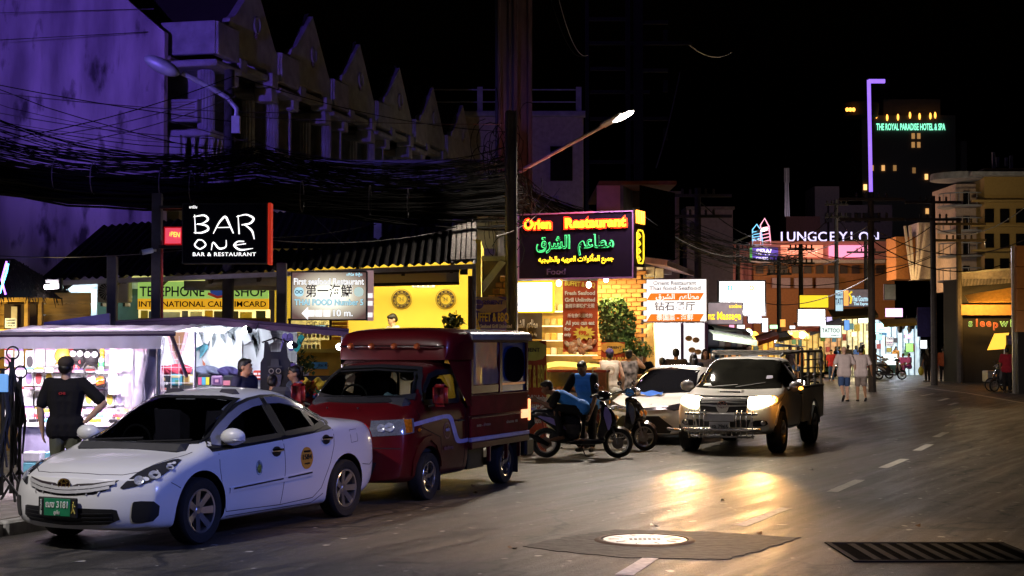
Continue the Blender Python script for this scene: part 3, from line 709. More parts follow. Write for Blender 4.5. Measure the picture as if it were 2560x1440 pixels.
mb=MB();mb.ball((0,0,.05),(.004,.007,.009),8,6);mb.tube([(0,0,.038),(0,.004,.0)],[.011,.008],6);mb.tube([(0,.004,0),(0,-.01,-.03),(0,-.018,-.05)],.005,5);mb.tube([(0,.004,0),(0,.012,-.03),(0,.022,-.045)],.005,5);mb.tube([(0,0,.03),(0,-.02,.012)],.004,5)
mb.obj('walking_figure',mat('gold_print',(.75,.6,.1),.5,emit=.1),pl,M=T(-.013,-.192,0))
# door stickers, fuel flap
def disc(sk,x,z,r,D,m,name,parent,off=.004,sx=1.):return sk.patch([(x+r*sx*math.cos(a*PI/12),-1,z+r*math.sin(a*PI/12))for a in range(24)],D,m,name,parent,off,.05,.004)
dd=disc(tsk,2.74,.70,.115,SY,mat('sticker_ochre',(.55,.27,.03),.6),'door_sticker',taxi)
h,_n=tsk.hit((2.74,-1,.70),SY);INK=mat('ink_black',(.01,.01,.012),.6)
lettering('1584',(2.74,h.y-.006,.71),.055,INK,dd,.17,SIDEM,.01);lettering('TAXI METER',(2.74,h.y-.006,.77),.02,INK,dd,.12,SIDEM);lettering('complaint',(2.74,h.y-.006,.645),.02,INK,dd,.1,SIDEM)
dd=disc(tsk,1.87,.66,.075,SY,mat('sticker_blue_white',(.4,.5,.55),.5,var=.9,scale=26),'door_crest',taxi,sx=.75)
disc(tsk,1.87,.65,.045,SY,mat('sticker_green',(.25,.32,.05),.5,var=.8,scale=40),'crest_picture',dd,.007,.7)
tsk.strip([(3.63,-1,.95),(3.78,-1,.955),(3.79,-1,.82),(3.65,-1,.81)],SY,.005,mat('panel_gap',0,0),'fuel_flap',taxi,.0015,closed=True)
# interior silhouettes are not visible through the dark glass; rear plate lip and exhaust
MB().tube([(4.28,.5,.24),(4.5,.5,.24)],.03,10).obj('exhaust',DARKM,taxi)
# ---------------------------------------------------------------- red songthaew: small truck with a passenger box
REDP=mat('dark_red_paint',(.10,.004,.006),.33,var=.2,scale=3,coat=.3,spec=.35);REDB=mat('dull_red_boards',(.2,.009,.011),.7,var=.3,scale=4,spec=.05)
STRIPE=mat('lilac_stripe',(.45,.4,.6),.5)
_f,_r=G(1062,1249),G(1254,1207);_d=(_r-_f).normalized();SRZ=math.degrees(math.atan2(_d.y,_d.x))
st=thing('songthaew','dark red songthaew truck with a roofed passenger box parked behind the white taxi','songthaew truck',tuple(_f-MX.Rotation(rad(SRZ),4,'Z')@V((.88,-.70,0))),SRZ)
CBX=dict(L=2.05,paint=REDP,wz=.3,xs=[0,.04,.12,.25,.4,.55,.7,.85,1.0,1.15,1.3,1.5,1.7,1.85,1.97,2.05],arches=[(.84,.36)],top=[(0,.93),(.05,1.0),(.12,1.07),(.25,1.13),(.4,1.19),(.5,1.24),(.62,1.34),(.8,1.48),(.95,1.58),(1.08,1.64),(1.3,1.68),(1.7,1.70),(1.95,1.69),(2.05,1.66)],bot=[(0,.27),(.3,.23),(2.05,.24)],wid=[(0,.72),(.15,.76),(.5,.79),(2.05,.80)],belt=[(0,.85),(.3,1.02),(.6,1.1),(1.0,1.12),(2.05,1.12)],roofw=[(.4,.68),(1.0,.66),(2.05,.67)],bow=.2,rbow=.0,bowl=.7,rbowl=.3,nose=[(.3,.0),(.5,0),(.7,.02),(.9,.06),(1.0,.1)],tail=[(0,0),(2,0)])
_sb=ob('cab',carbody(CBX),st);ssk=Skin(_sb.data)
WS_=clear('cab_glass',(.55,.6,.6));INT=mat('cab_interior',(.015,.015,.017),.7)
HOLES=[]
for s in(-1,1):
 f=(lambda p:p)if s<0 else mirror;D=SY*-s
 SWN=[(.78,-1,1.19),(.9,-1,1.37),(1.08,-1,1.5),(1.3,-1,1.545),(1.72,-1,1.545),(1.79,-1,1.48),(1.78,-1,1.18)]
 ssk.patch(f(SWN),D,TINT,'side_window',st,.01);ssk.ring(f(SWN),D,.06,BLACK,'window_surround',st,.013);HOLES+=[(inset(f(SWN),.025),D)]
 seam=mat('panel_gap',0,0)
 ssk.strip(f([(.55,-1,1.1),(.6,-1,.9),(1.15,-1,.75),(1.24,-1,.3),(1.9,-1,.3),(1.92,-1,1.55)]),D,.008,seam,'panel_gap',st,.002)
 ssk.strip(f([(.33,-1,.93),(.8,-1,.97),(1.25,-1,1.0)]),D,.05,STRIPE,'side_stripe',st,.004)
 for o_ in(0,.062):ssk.strip(f(chaikin([(1.25+o_,-1,1.0),(1.42+o_,-1,.99),(1.5+o_,-1,.85),(1.6+o_,-1,.68),(1.75+o_,-1,.66),(1.98,-1,.67)],2,False)),D,.05,STRIPE,'side_stripe',st,.004)
 hl=ssk.patch([(.06,s*.40,.985),(.2,s*.68,1.0),(.38,s*.80,1.01),(.38,s*.80,.84),(.2,s*.7,.82),(.04,s*.37,.80)],V((.8,-s*.6,0)),mat('headlamp_bowl',(.28,.29,.32),.15,.4,var=.3,scale=40,coat=1),'headlight',st,.006,.05)
 for y_,z_,r_ in((.5,.90,.055),(.62,.91,.06)):
  h,n_=ssk.hit((.1,s*y_,z_),V((.8,-s*.6,0)));MB().lathe([(0,.004),(r_*.5,.006),(r_*.9,.014),(r_,.004)],18).obj('reflector',LENS,hl,M=T(*h)@n_.to_track_quat('Z','Y').to_matrix().to_4x4())
 ssk.patch([(.26,s*.755,1.0),(.36,s*.79,1.0),(.36,s*.79,.85),(.26,s*.755,.84)],V((.6,-s*.8,0)),mat('amber_lens',(.55,.16,.01),.12,var=.5,scale=30,coat=1),'turn_signal',st,.012,.04)
 ssk.strip(f([(.43,-1,.33),(.42,-1,.5),(.5,-1,.66),(.65,-1,.74),(.85,-1,.76),(1.02,-1,.68),(1.13,-1,.53),(1.16,-1,.35)]),D,.06,REDP,'wheel_arch_lip',st,.022)
 MB().ball((0,0,0),(.04,.012,.025),10,6).obj('side_marker',mat('amber_lens',0,0),st,180,T(.52,s*.80,.87))
 mm=thing('door_mirror',None,None);mm.parent=st;mm.location=(.72,s*.98,1.28)
 MB().box((0,0,0),(.09,.2,.27),None,.04).obj('mirror_housing',mat('red_plastic',(.25,.012,.012),.35,coat=.4),mm,180);MB().box((.05,0,0),(.006,.16,.22)).obj('mirror_glass',CHROME,mm)
 MB().tube([(0,-s*.02,-.1),(.02,-s*.16,-.14)],.016,6).obj('mirror_arm',BLACK,mm)
 h,_n=ssk.hit((1.72,s,1.0),D);MB().tube([(1.64,s*.80,.93),(1.67,s*.835,.935),(1.77,s*.835,.935),(1.8,s*.8,.93)],.013,6).obj('door_handle',BLACK,st)
 if s<0:
  dd=disc(ssk,1.34,.82,.105,SY,mat('faded_print',(.26,.1,.1),.5),'door_crest',st,.003)
  disc(ssk,1.34,.82,.085,SY,REDP,'crest_field',dd,.005);lettering('ขนส่ง',(1.34,h.y-.012,.83),.045,STRIPE,dd,.11)
  lettering('ประจำทาง',(1.38,h.y-.01,.60),.045,mat('faded_print',0,0),dd,.26)
SWS=[(1,y,z)for y,z in((-.665,1.26),(-.60,1.48),(-.53,1.575),(0,1.6),(.53,1.575),(.60,1.48),(.665,1.26),(.4,1.225),(0,1.215),(-.4,1.225))]
ssk.patch(SWS,FX_,clear('songthaew_screen',(.6,.62,.62)),'windscreen',st,.012,.05);ssk.ring(SWS,FX_,.07,mat('rubber',0,0),'windscreen_seal',st,.014)
RCW=[(3,y,z)for y,z in((-.55,1.54),(.55,1.54),(.58,1.2),(-.58,1.2))]
openings(_sb.data,[(inset(SWS,.03),FX_),(RCW,-FX_)]+HOLES)
for y in(-.2,.2):MB().box((1.99,y,1.37),(.03,.03,.36)).obj('rear_window_bar',BLACK,st)
cabin(st,.5,2.0,.6,1.24,(1.45,))
MB().grid(lambda a,b:(.62+.18*b,-.45+.3*a,1.24+.06*math.sin(PI*a)*math.sin(PI*b)+.015*math.sin(a*13)),12,6).obj('dash_cloth',mat('pale_blue_cloth2',(.25,.45,.6),.8,bump=.3),st,60)
wiper(st,ssk,(.5,.5,1.245),(.5,-.02,1.25),FX_);wiper(st,ssk,(.5,-.1,1.245),(.5,-.55,1.26),FX_)
ssk.strip([(.03,-.70,.66),(0,-.4,.67),(0,.4,.67),(.03,.70,.66)],FX_,.01,mat('panel_gap',0,0),'bumper_gap',st,.002)
ssk.patch([(1,y,z)for y,z in((-.3,.83),(.3,.83),(.26,.76),(-.26,.76))],FX_,BLACK,'grille',st,.005)
ssk.patch([(1,y,z)for y,z in((-.45,.5),(.45,.5),(.4,.36),(-.4,.36))],FX_,BLACK,'lower_intake',st,.005)
for y in(-.12,.3):
 h,_=ssk.hit((0,y,1.15),V((.3,0,-1)));MB().ball((0,0,0),.012,8,6).obj('washer_jet',BLACK,st,180,T(h.x+.15,y,1.13))
for x in(.84,3.32):
 for s in(-1,1):wheel_parts(st,x,s*.70,.29,.292,.18,.19,'curve',5,s,mat('polished_alloy',(.7,.68,.66),.18,.95))
 # load bed: three boards per side, stripe, rail; roofed box above
X0,X1,BW=1.98,4.02,.82
ch=MB();ch.box((3.1,0,.50),(2.5,.62,.1));ch.box((2.45,-.55,.42),(.55,.3,.3));ch.box((2.75,.5,.42),(.5,.3,.26));ch.box((3.28,0,.3),(.1,1.3,.1));ch.obj('chassis',BLACK,st)
for s in(-1,1):
 y=s*BW
 MB().box(((X0+X1)/2,y,.82),(X1-X0,.035,.26),None,.012).obj('side_board',REDB,st)
 MB().box(((X0+X1)/2,y,1.10),(X1-X0,.035,.26),None,.012).obj('side_board',REDB,st)
 MB().box(((X0+X1)/2,y*1.012,.665),(X1-X0+.02,.05,.055),None,.008).obj('sill_stripe',STRIPE,st)
 MB().box(((X0+X1)/2,y*1.005,.59),(X1-X0,.06,.09),None,.01).obj('sill',REDP,st)
 for z in(.952,1.24):MB().tube([(X0,y*1.02,z),(X1,y*1.02,z)],.016,6).obj('board_rail',mat('dull_red_metal',(.2,.04,.03),.3,.5),st)
 for x in(X0+.62,X0+1.24,X1-.35):MB().box((x,y*1.01,.48),(.05,.05,.26),RX(0),.008).obj('stake',REDP,st)
 for x,w in((X0+.04,.09),(X0+1.02,.11),(X1-.04,.08)):MB().box((x,y,1.62),(w,.05,.76),None,.012).obj('window_post',REDP,st)
 MB().box((X0+.49,y,1.31),(.88,.045,.12),None,.01).obj('window_rail',REDP,st);MB().box(((X0+X1)/2,y,1.955),(X1-X0,.05,.07),None,.01).obj('roof_rail',REDP,st)
 MB().grid(lambda a,b:(X0+.08+a*.88,y+.012*math.sin(a*17)*math.sin(b*9),1.37+b*.55),14,10).obj('plastic_sheet',PLASTICFILM,st)
 BLUEP=mat('blue_panel_paint',(.012,.06,.2),.3,var=.2,coat=.4)
 MB().box((X0+1.52,y*.985,1.55),(.96,.02,.78)).obj('blue_panel',BLUEP,st)
 MB().box((X0+1.52,y*1.005,1.36),(.94,.02,.03)).obj('panel_trim',mat('orange_trim',(.5,.16,.05),.3,.4),st)
 w=chaikin([(-.34,-.24),(.34,-.24),(.34,.24),(-.34,.24)],2)
 MB().prism(w,.03,T(X0+1.52,y*(.98 if s>0 else 1.0),1.62)@RX(90)).obj('box_window',GLASSD,st)
 for z,tx in((.84,'กะตะ - ป่าตอง'),(.84,'ป่าตอง 10')):
  if s<0:lettering(tx,(X0+(.42 if 'กะตะ' in tx else 1.42),y*1.0-.021,z),.035,mat('faded_print',0,0),st,.45 if 'กะตะ' in tx else .4)
MB().box((X0+.02,0,.92),(.03,1.62,.5),None,.01).obj('front_board',REDP,st)
MB().box(((X0+X1)/2,0,.64),(X1-X0,1.64,.03)).obj('bed_floor',mat('bed_planks',(.08,.05,.03),.8),st)
# roof with rounded edges, silver from above; front fairing over the cab
SILV=mat('silver_roof',(.5,.48,.5),.25,.6,var=.15,scale=3)
prof=chaikin([(-.87,1.955),(-.87,2.03),(-.76,2.085),(0,2.115),(.76,2.085),(.87,2.03),(.87,1.955)],2,False)
n_=len(prof);mb=MB();mb.add([(x,a,b)for x in(X0-.02,X1+.06)for a,b in prof],[(i,i+1,n_+i+1,n_+i)for i in range(n_-1)]+[tuple(range(n_))[::-1],tuple(range(n_,2*n_))])
mb.obj('box_roof',SILV,st,50)
fa=[]
for x,zt,w in((X0+.0,2.12,.87),(X0-.25,2.105,.85),(X0-.46,2.085,.80),(X0-.55,2.03,.765),(X0-.585,1.9,.745),(X0-.60,1.74,.73)):
 pf=chaikin([(-w,1.70),(-w,zt-.12),(-w*.86,zt-.02),(0,zt),(w*.86,zt-.02),(w,zt-.12),(w,1.70)],2,False);fa.append([(x,a,b)for a,b in pf])
mb=MB();k=len(fa[0]);mb.add([p for r_ in fa for p in r_],[(i*k+j,i*k+j+1,(i+1)*k+j+1,(i+1)*k+j)for i in range(len(fa)-1)for j in range(k-1)]+[tuple((len(fa)-1)*k+j for j in range(k)),tuple(range(k))[::-1]])
o=mb.obj('roof_fairing',REDP,st,55);flipcheck(o.data,V((1,0,-.3)))
for s in(-1,1):
 mb=MB();mb.add([(X0-.5,s*.74,1.70),(X0+.0,s*.83,1.70),(X0+.0,s*.85,1.1),(X0-.06,s*.82,1.1)],[(0,1,2,3)]);mb.obj('fairing_side',REDP,st,0)
MB().tube([(X0-.58,-.72,1.87),(X0-.65,-.6,1.87),(X0-.65,.6,1.87),(X0-.58,.72,1.87)],.014,6).obj('lamp_bar',CHROME,st)
for y in(-.38,-.06,.26,.56):
 MB().lathe([(0,.05),(.03,.045),(.042,.02),(.045,0)],12,T(X0-.65,y,1.87)@RY(-90)).obj('clearance_lamp',mat('clearance_amber',(.5,.1,.02),.2,coat=1,emit=.3),st)
 # rear: corner posts, tail lamps, step, mudflaps
for s in(-1,1):
 MB().box((X1+.02,s*.80,.98),(.05,.12,.3),None,.01).obj('tail_light',mat('tail_lamp_lit',(.6,.12,.03),.3,emit=2.5,ec=(1,.32,.12)),st)
 MB().box((X1-.16,s*(BW+.03),.93),(.26,.02,.12),None,.006).obj('side_reflection',mat('headlight_reflection',(.8,.5,.25),.3,emit=1.2,ec=(1,.55,.25)),st)  # glowing strip stands in for the headlight reflection on the side
 MB().box((3.66,s*.7,.33),(.02,.24,.4)).obj('mudflap',RUBBER,st);MB().box((1.2,s*.66,.2),(.02,.2,.22)).obj('mudflap',RUBBER,st)
 MB().box((3.28,s*.72,.60),(.8,.26,.03)).obj('wheel_guard',BLACK,st)
 MB().box((4.1,s*.7,.45),(.3,.28,.24),None,.03).obj('step_box',BLACK,st)
MB().box((X1+.08,0,.48),(.2,1.3,.05),None,.01).obj('rear_step',DARKM,st)
MB().box((X1-.4,.5,.95),(1.6,.34,.05),None,.02).obj('bench',mat('bench_vinyl',(.06,.02,.02),.5),st);MB().box((X1-.4,-.5,.95),(1.6,.34,.05),None,.02).obj('bench',mat('bench_vinyl',0,0),st)
# ---------------------------------------------------------------- silver-gold pickup with a rail cage, headlights on
PKP=mat('champagne_paint',(.62,.61,.57),.35,.0,var=.06,scale=2,coat=.6)
_a=G(1946,1131);_dir=V((.36,.933,0)).normalized();PRZ=math.degrees(math.atan2(_dir.y,_dir.x))
pk=thing('pickup_truck','champagne pickup truck with its headlights on and a rail cage over the bed','pickup truck',tuple(_a-MX.Rotation(rad(PRZ),4,'Z')@V((.85,-.80,0))),PRZ)
PK=dict(L=2.75,paint=PKP,wz=.37,xs=[0,.05,.13,.25,.42,.6,.8,.95,1.08,1.2,1.35,1.5,1.7,1.95,2.2,2.45,2.6,2.7,2.75],arches=[(.85,.46)],az=.0,top=[(0,.90),(.05,.95),(.13,.99),(.3,1.02),(.8,1.07),(1.05,1.11),(1.15,1.16),(1.35,1.32),(1.55,1.48),(1.75,1.60),(1.9,1.655),(2.15,1.68),(2.5,1.68),(2.7,1.665),(2.75,1.63)],bot=[(0,.36),(.3,.32),(2.75,.34)],wid=[(0,.80),(.15,.84),(.5,.875),(2.75,.88)],belt=[(0,.84),(.3,.93),(1.1,1.05),(1.6,1.10),(2.75,1.12)],roofw=[(1.0,.72),(1.9,.64),(2.75,.65)],bow=.2,rbow=0,bowl=.8,rbowl=.3,nose=[(.3,.06),(.42,.0),(.6,.0),(.66,.04),(.95,.06),(1.05,.12)],tail=[(0,0),(2,0)])
pb=ob('cab',carbody(PK),pk);psk=Skin(pb.data)
PKG=mat('pickup_glass',(.012,.012,.01),.05,var=.4,scale=3,spec=.7)
for s in(-1,1):
 f=(lambda p:p)if s<0 else mirror;D=SY*-s
 psk.patch(f([(1.36,-1,1.12),(1.5,-1,1.26),(1.72,-1,1.44),(1.95,-1,1.55),(2.3,-1,1.575),(2.58,-1,1.56),(2.64,-1,1.13)]),D,BLACK,'window_surround',pk,.006)
 psk.patch(f([(1.52,-1,1.14),(1.62,-1,1.28),(1.78,-1,1.43),(1.98,-1,1.515),(2.3,-1,1.535),(2.52,-1,1.52),(2.56,-1,1.14)]),D,GLASSD,'side_window',pk,.011)
 seam=mat('panel_gap',0,0)
 for pl in([(1.3,-1,1.08),(1.28,-1,.7),(1.36,-1,.42),(2.5,-1,.42),(2.62,-1,.6),(2.64,-1,1.1)],[(.2,-1,.82),(.7,-1,.88),(1.2,-1,1.02)]):psk.strip(f(pl),D,.008,seam,'panel_gap',pk,.002)
 psk.strip(f([(.38,-1,.48),(.42,-1,.66),(.55,-1,.80),(.75,-1,.87),(.95,-1,.87),(1.15,-1,.80),(1.28,-1,.66),(1.33,-1,.48)]),D,.07,PKP,'wheel_arch_lip',pk,.022)
 Dh=V((.8,-s*.6,0))
 psk.patch([(.05,s*.49,.965),(.12,s*.66,.985),(.3,s*.82,.99),(.42,s*.86,.985),(.4,s*.86,.91),(.25,s*.80,.86),(.1,s*.64,.79),(.04,s*.47,.775)],Dh,mat('headlight_lit',(1,.93,.8),.3,emit=45,ec=(1,.78,.46)),'headlight',pk,.012,.05,rnd=1)
 psk.patch([(.36,s*.85,.99),(.55,s*.87,.985),(.52,s*.87,.91),(.38,s*.85,.88)],V((.4,-s,0)),mat('turn_signal_lit',(1,.45,.08),.3,emit=9,ec=(1,.38,.04)),'turn_signal',pk,.014,.04,rnd=1)
 psk.patch([(.05,s*.5,.58),(.16,s*.74,.60),(.2,s*.76,.5),(.06,s*.5,.47)],Dh,BLACK,'fog_lamp_pocket',pk,.006,.05,rnd=1)
 h,_n=psk.hit((.17,s*.66,.54),Dh);MB().lathe([(0,.02),(.035,.02),(.045,.004)],14).obj('fog_lamp',mat('headlamp_lens',0,0),pk,M=T(*h)@_n.to_track_quat('Z','Y').to_matrix().to_4x4())
 mm=thing('door_mirror',None,None);mm.parent=pk;mm.location=(1.48,s*1.0,1.14)
 MB().ball((0,0,0),(.08,.13,.10),14,10).obj('mirror_housing',mat('grey_mirror_shell',(.3,.3,.33),.25,.4,coat=.6),mm,180);MB().tube([(.02,-s*.16,-.06),(.0,-s*.05,-.03)],.03,6).obj('mirror_arm',BLACK,mm)
 if s<0:MB().ball((-.05,s*.09,-.03),(.03,.045,.03),10,6).obj('mirror_signal',mat('turn_signal_lit',0,0),mm,180)
 h,_n=psk.hit((2.45,s,.98),D);MB().tube([(2.36,s*.885,.98),(2.39,s*.92,.985),(2.5,s*.92,.985),(2.53,s*.885,.98)],.014,6).obj('door_handle',CHROME,pk)
psk.patch([(1,y,z)for y,z in((-.78,1.12),(-.76,1.16),(-.62,1.585),(-.5,1.61),(0,1.62),(.5,1.61),(.62,1.585),(.76,1.16),(.78,1.12),(.4,1.1),(0,1.095),(-.4,1.1))],FX_,PKG,'windscreen',pk,.008,.04)
WT=mat('dash_items',(.3,.33,.33),.6)
psk.patch([(1,y,z)for y,z in((.45,1.14),(.62,1.14),(.6,1.18),(.5,1.185))],FX_,mat('dash_cap',(.4,.45,.45),.5),'dash_item',pk,.011,.04)
psk.patch([(1,y,z)for y,z in((-.6,1.27),(-.49,1.27),(-.49,1.33),(-.595,1.33))],FX_,mat('tax_disc',(.5,.5,.65),.5),'windscreen_sticker',pk,.011,.04)
wiper(pk,psk,(1.2,.5,1.11),(1.2,-.02,1.16),FX_);wiper(pk,psk,(1.2,-.0,1.115),(1.2,-.5,1.2),FX_)
# bonnet scoop
mb=MB();mb.box((.72,0,1.085),(.34,.46,.075),RY(3),.03);mb.obj('bonnet_scoop',PKP,pk);MB().box((.545,0,1.082),(.02,.37,.042),RY(3),.004).obj('scoop_mouth',BLACK,pk)
psk.strip([(.1,-.72,.99),(.06,-.4,.985),(.05,0,.985),(.06,.4,.985),(.1,.72,.99)],FX_,.022,CHROME,'bonnet_trim',pk,.008)
# two-bar grille with badge
psk.patch([(1,y,z)for y,z in((-.43,.955),(0,.965),(.43,.955),(.40,.73),(0,.715),(-.40,.73))],FX_,mat('grille_black',(.015,.013,.012),.5),'grille',pk,.006,.05)
for z in(.87,.84,.81):psk.strip([(1,y,z)for y in(-.4,-.2,0,.2,.4)],FX_,.006,DARKM,'grille_bar',pk,.012)
psk.strip([(1,-.42,.845),(1,-.2,.835),(1,0,.825),(1,.2,.835),(1,.42,.845)],FX_,.028,PKP,'grille_bar',pk,.02)
h,_n=psk.hit((0,0,.87),FX_);logo_rings(pk,h.x-.03,0,.855,.085,FACEX,CHROME,BLACK)
mb=MB();mb.prism([(-.13,.85),(.13,.85),(.08,.74),(.05,.715),(-.05,.715),(-.08,.74)],.02,T(h.x-.02,0,0)@FACEX);mb.obj('grille_shield',PKP,pk)
psk.patch([(1,y,z)for y,z in((-.48,.60),(.48,.60),(.44,.47),(-.44,.47))],FX_,BLACK,'lower_intake',pk,.006)
pl=thing('number_plate',None,None);pl.parent=pk;pl.location=(-.12,.02,.49)
MB().box((.004,0,.15),(.012,.52,.13),None,.006).obj('blank_plate',mat('plate_white2',(.62,.62,.64),.5),pl);MB().box((0,0,.0),(.012,.36,.15),None,.006).obj('plate',mat('plate_white2',(.62,.62,.64),.5),pl)
lettering('บจ 7965',(-.012,0,-.01),.07,mat('ink_black',0,0),pl,.3,FACEX)
# bull bar of bent tubes
bb=thing('bull_bar',None,None);bb.parent=pk;BBM=mat('bull_bar_metal',(.5,.49,.5),.25,.85)
for y0,y1 in((-.62,-.26),(.26,.62)):MB().tube([(-.07,y0,.70),(-.13,y0+(.03 if y0<0 else 0),.70),(-.13,y1,.70),(-.07,y1,.70)],.022,8).obj('top_tube',BBM,bb)
MB().tube([(-.05,-.66,.43),(-.15,-.6,.43),(-.15,.6,.43),(-.05,.66,.43)],.032,10).obj('middle_tube',BBM,bb)
MB().tube([(-.0,-.55,.32),(-.1,-.5,.31),(-.1,.5,.31),(0,.55,.32)],.02,8).obj('bottom_tube',BBM,bb)
for y in(-.56,-.46,-.36,-.28,.28,.36,.46,.56):MB().tube([(-.1,y,.76),(-.14,y,.73),(-.165,y,.66),(-.165,y,.45),(-.14,y,.33),(-.1,y,.29)],.011,6).obj('upright',BBM,bb)
for y in(-.2,-.1,0,.1,.2):MB().tube([(-.17,y,.45),(-.15,y,.38),(-.1,y,.30)],.011,6).obj('upright',BBM,bb)
MB().tube([(-.05,.72,.40),(-.02,.9,.41),(.15,1.0,.42)],.03,8).obj('bar_end',BBM,bb)
for x in(.85,3.93):
 for s in(-1,1):wheel_parts(pk,x,s*.78,.36,.365,.25,.21,'wide',6,s)
 # bed
for s in(-1,1):
 prof=[(2.78,.45),(3.45,.45),(3.5,.62),(3.62,.76),(3.8,.84),(4.06,.84),(4.24,.76),(4.36,.62),(4.41,.45),(4.95,.48),(4.97,1.08),(2.78,1.08)]
 MB().prism(prof,.05,T(0,s*.86+.025,0)@RX(90)).obj('bed_side',PKP,pk,25)
 MB().box((3.88,s*.86,1.095),(2.2,.08,.05),None,.015).obj('bed_rail',BLACK,pk)
 mb=MB();mb.lathe([(.47,-.03),(.50,-.03),(.50,.035),(.47,.03)],20,T(3.93,s*.87,.36)@RX(90)@RZ(0),180);mb.obj('wheel_arch_lip',PKP,pk)
MB().box((4.96,0,.78),(.05,1.66,.6),None,.02).obj('tailgate',PKP,pk);MB().box((3.88,0,.6),(2.18,1.6,.05)).obj('bed_floor',BLACK,pk);MB().box((2.79,0,.82),(.04,1.66,.52)).obj('bed_front',PKP,pk)
MB().box((3.0,0,.42),(3.6,.8,.14)).obj('chassis',BLACK,pk);MB().box((5.02,0,.47),(.12,1.6,.12),None,.03).obj('rear_bumper',DARKM,pk)
CAG=mat('cage_steel',(.14,.13,.12),.5,.5,var=.3)
for s in(-1,1):
 for x in(2.85,3.5,4.2,4.9):MB().box((x,s*.85,1.43),(.06,.05,.66),None,.008).obj('cage_post',CAG,pk)
 for z in(1.76,):MB().tube([(2.85,s*.85,z),(4.92,s*.85,z)],.026,8).obj('cage_rail',CAG,pk)
 for z in(1.28,1.44,1.6):MB().tube([(2.85,s*.85,z),(4.92,s*.85,z)],.014,6).obj('cage_rail',CAG,pk)
MB().tube([(1.95,-.62,1.67),(2.0,-.66,1.70),(2.1,-.62,1.72),(2.1,.62,1.72),(2.0,.66,1.70),(1.95,.62,1.67)],.026,8).obj('roof_bar',mat('roof_bar_metal',(.3,.3,.3),.3,.8),pk)
MB().tube([(2.85,-.85,1.76),(2.85,.85,1.76)],.026,8).obj('cage_rail',CAG,pk);MB().tube([(2.1,-.62,1.72),(2.5,-.66,1.72),(2.85,-.85,1.76)],.02,6).obj('roof_bar',mat('roof_bar_metal',0,0),pk);MB().tube([(2.1,.62,1.72),(2.5,.66,1.72),(2.85,.85,1.76)],.02,6).obj('roof_bar',mat('roof_bar_metal',0,0),pk)
# headlight beams
PM=MX.Translation(pk.location)@RZ(PRZ)
for s in(-1,1):
 p=PM@V((-.03,s*.66,.86));q=G(1712 if s>0 else 1884,1236);b=spot('headlight_beam',tuple(p),tuple(q),520,(1,.50,.14),15,1.,.06)
 q=PM@V((-.3,s*1.6,.6));point('turn_signal_light',tuple(PM@V((.3,s*1.02,.95))),3.5,(1,.35,.04),.05)
 # ---------------------------------------------------------------- small white sedan parked behind
VI=dict(TX);VI['paint']=mat('pearl_white_paint',(.72,.70,.68),.25,var=.05,scale=2,coat=.6)
VI.update(L=4.47,nose=[(.2,.02),(.35,.0),(.55,.02),(.68,.06),(.75,.14)])
VI['top']=[(x,z+.03)for x,z in TX['top']]
vp=G(1592,1096);VRZ=66
vs_,vb,vsk=sedan(VI,'white sedan with a blue cloth on its bonnet parked between scooter and pickup',(0,0,0),VRZ,name='parked_sedan')
vs_.location=tuple(U(1599,1096,29.5)*1.0);vs_.location.z=0
vsk.patch([(1,y,z)for y,z in((-.71,.97),(-.67,1.03),(-.55,1.37),(0,1.42),(.55,1.37),(.67,1.03),(.71,.97),(0,.935))],FX_,GLASSD,'windscreen',vs_,.008,.05)
for s in(-1,1):
 f=(lambda p:p)if s<0 else mirror;D=SY*-s
 vsk.patch(f(DLO),D,GLASSD,'side_window',vs_,.008,.06)
 vsk.patch([(.12,s*.34,.70),(.18,s*.6,.74),(.5,s*.86,.80),(.44,s*.85,.70),(.2,s*.62,.635)],V((.75,-s*.66,0)),mat('dark_headlamp',(.03,.025,.03),.1,.2,coat=1),'headlight',vs_,.008,.05)
 MB().ball((1.36,s*.98,.97),(.08,.13,.08),12,8).obj('door_mirror',VI['paint'],vs_,180)
vsk.strip([(1,-.5,.70),(1,-.2,.668),(1,0,.66),(1,.2,.668),(1,.5,.70)],FX_,.05,mat('satin_chrome',(.5,.45,.52),.25,.9),'grille_bar',vs_,.012)
vsk.patch([(1,y,z)for y,z in((-.36,.545),(.36,.545),(.62,.33),(.55,.22),(-.55,.22),(-.62,.33))],FX_,mat('grille_black',0,0),'lower_grille',vs_,.008,.05)
h,_n=vsk.hit((0,0,.665),FX_);logo_rings(vs_,h.x-.03,0,.665,.075,FACEX,CHROME,BLACK)
h,_n=vsk.hit((0,0,.42),FX_);pl=thing('number_plate',None,None);pl.parent=vs_;pl.location=(h.x-.03,.12,.42)
MB().box((0,0,0),(.012,.34,.12),None,.004).obj('plate',mat('plate_white2',0,0),pl);lettering('1134',(-.012,-.03,0),.05,mat('ink_black',0,0),pl,.16,FACEX)
bc=MB();bc.grid(lambda a,b:(.72+.16*b+.03*math.sin(a*9),-.2+a*.62,.878+b*.02+.02*math.sin(a*12+b*3)+.05*b),16,5)
o=bc.obj('folded_cloth',cloth('blue_cloth',(.05,.14,.5)),None,60,MX.Translation(vs_.location)@RZ(VRZ)@T(.05,.02,.035));tag(o,'blue cloth spread on the bonnet of the white sedan','cloth')
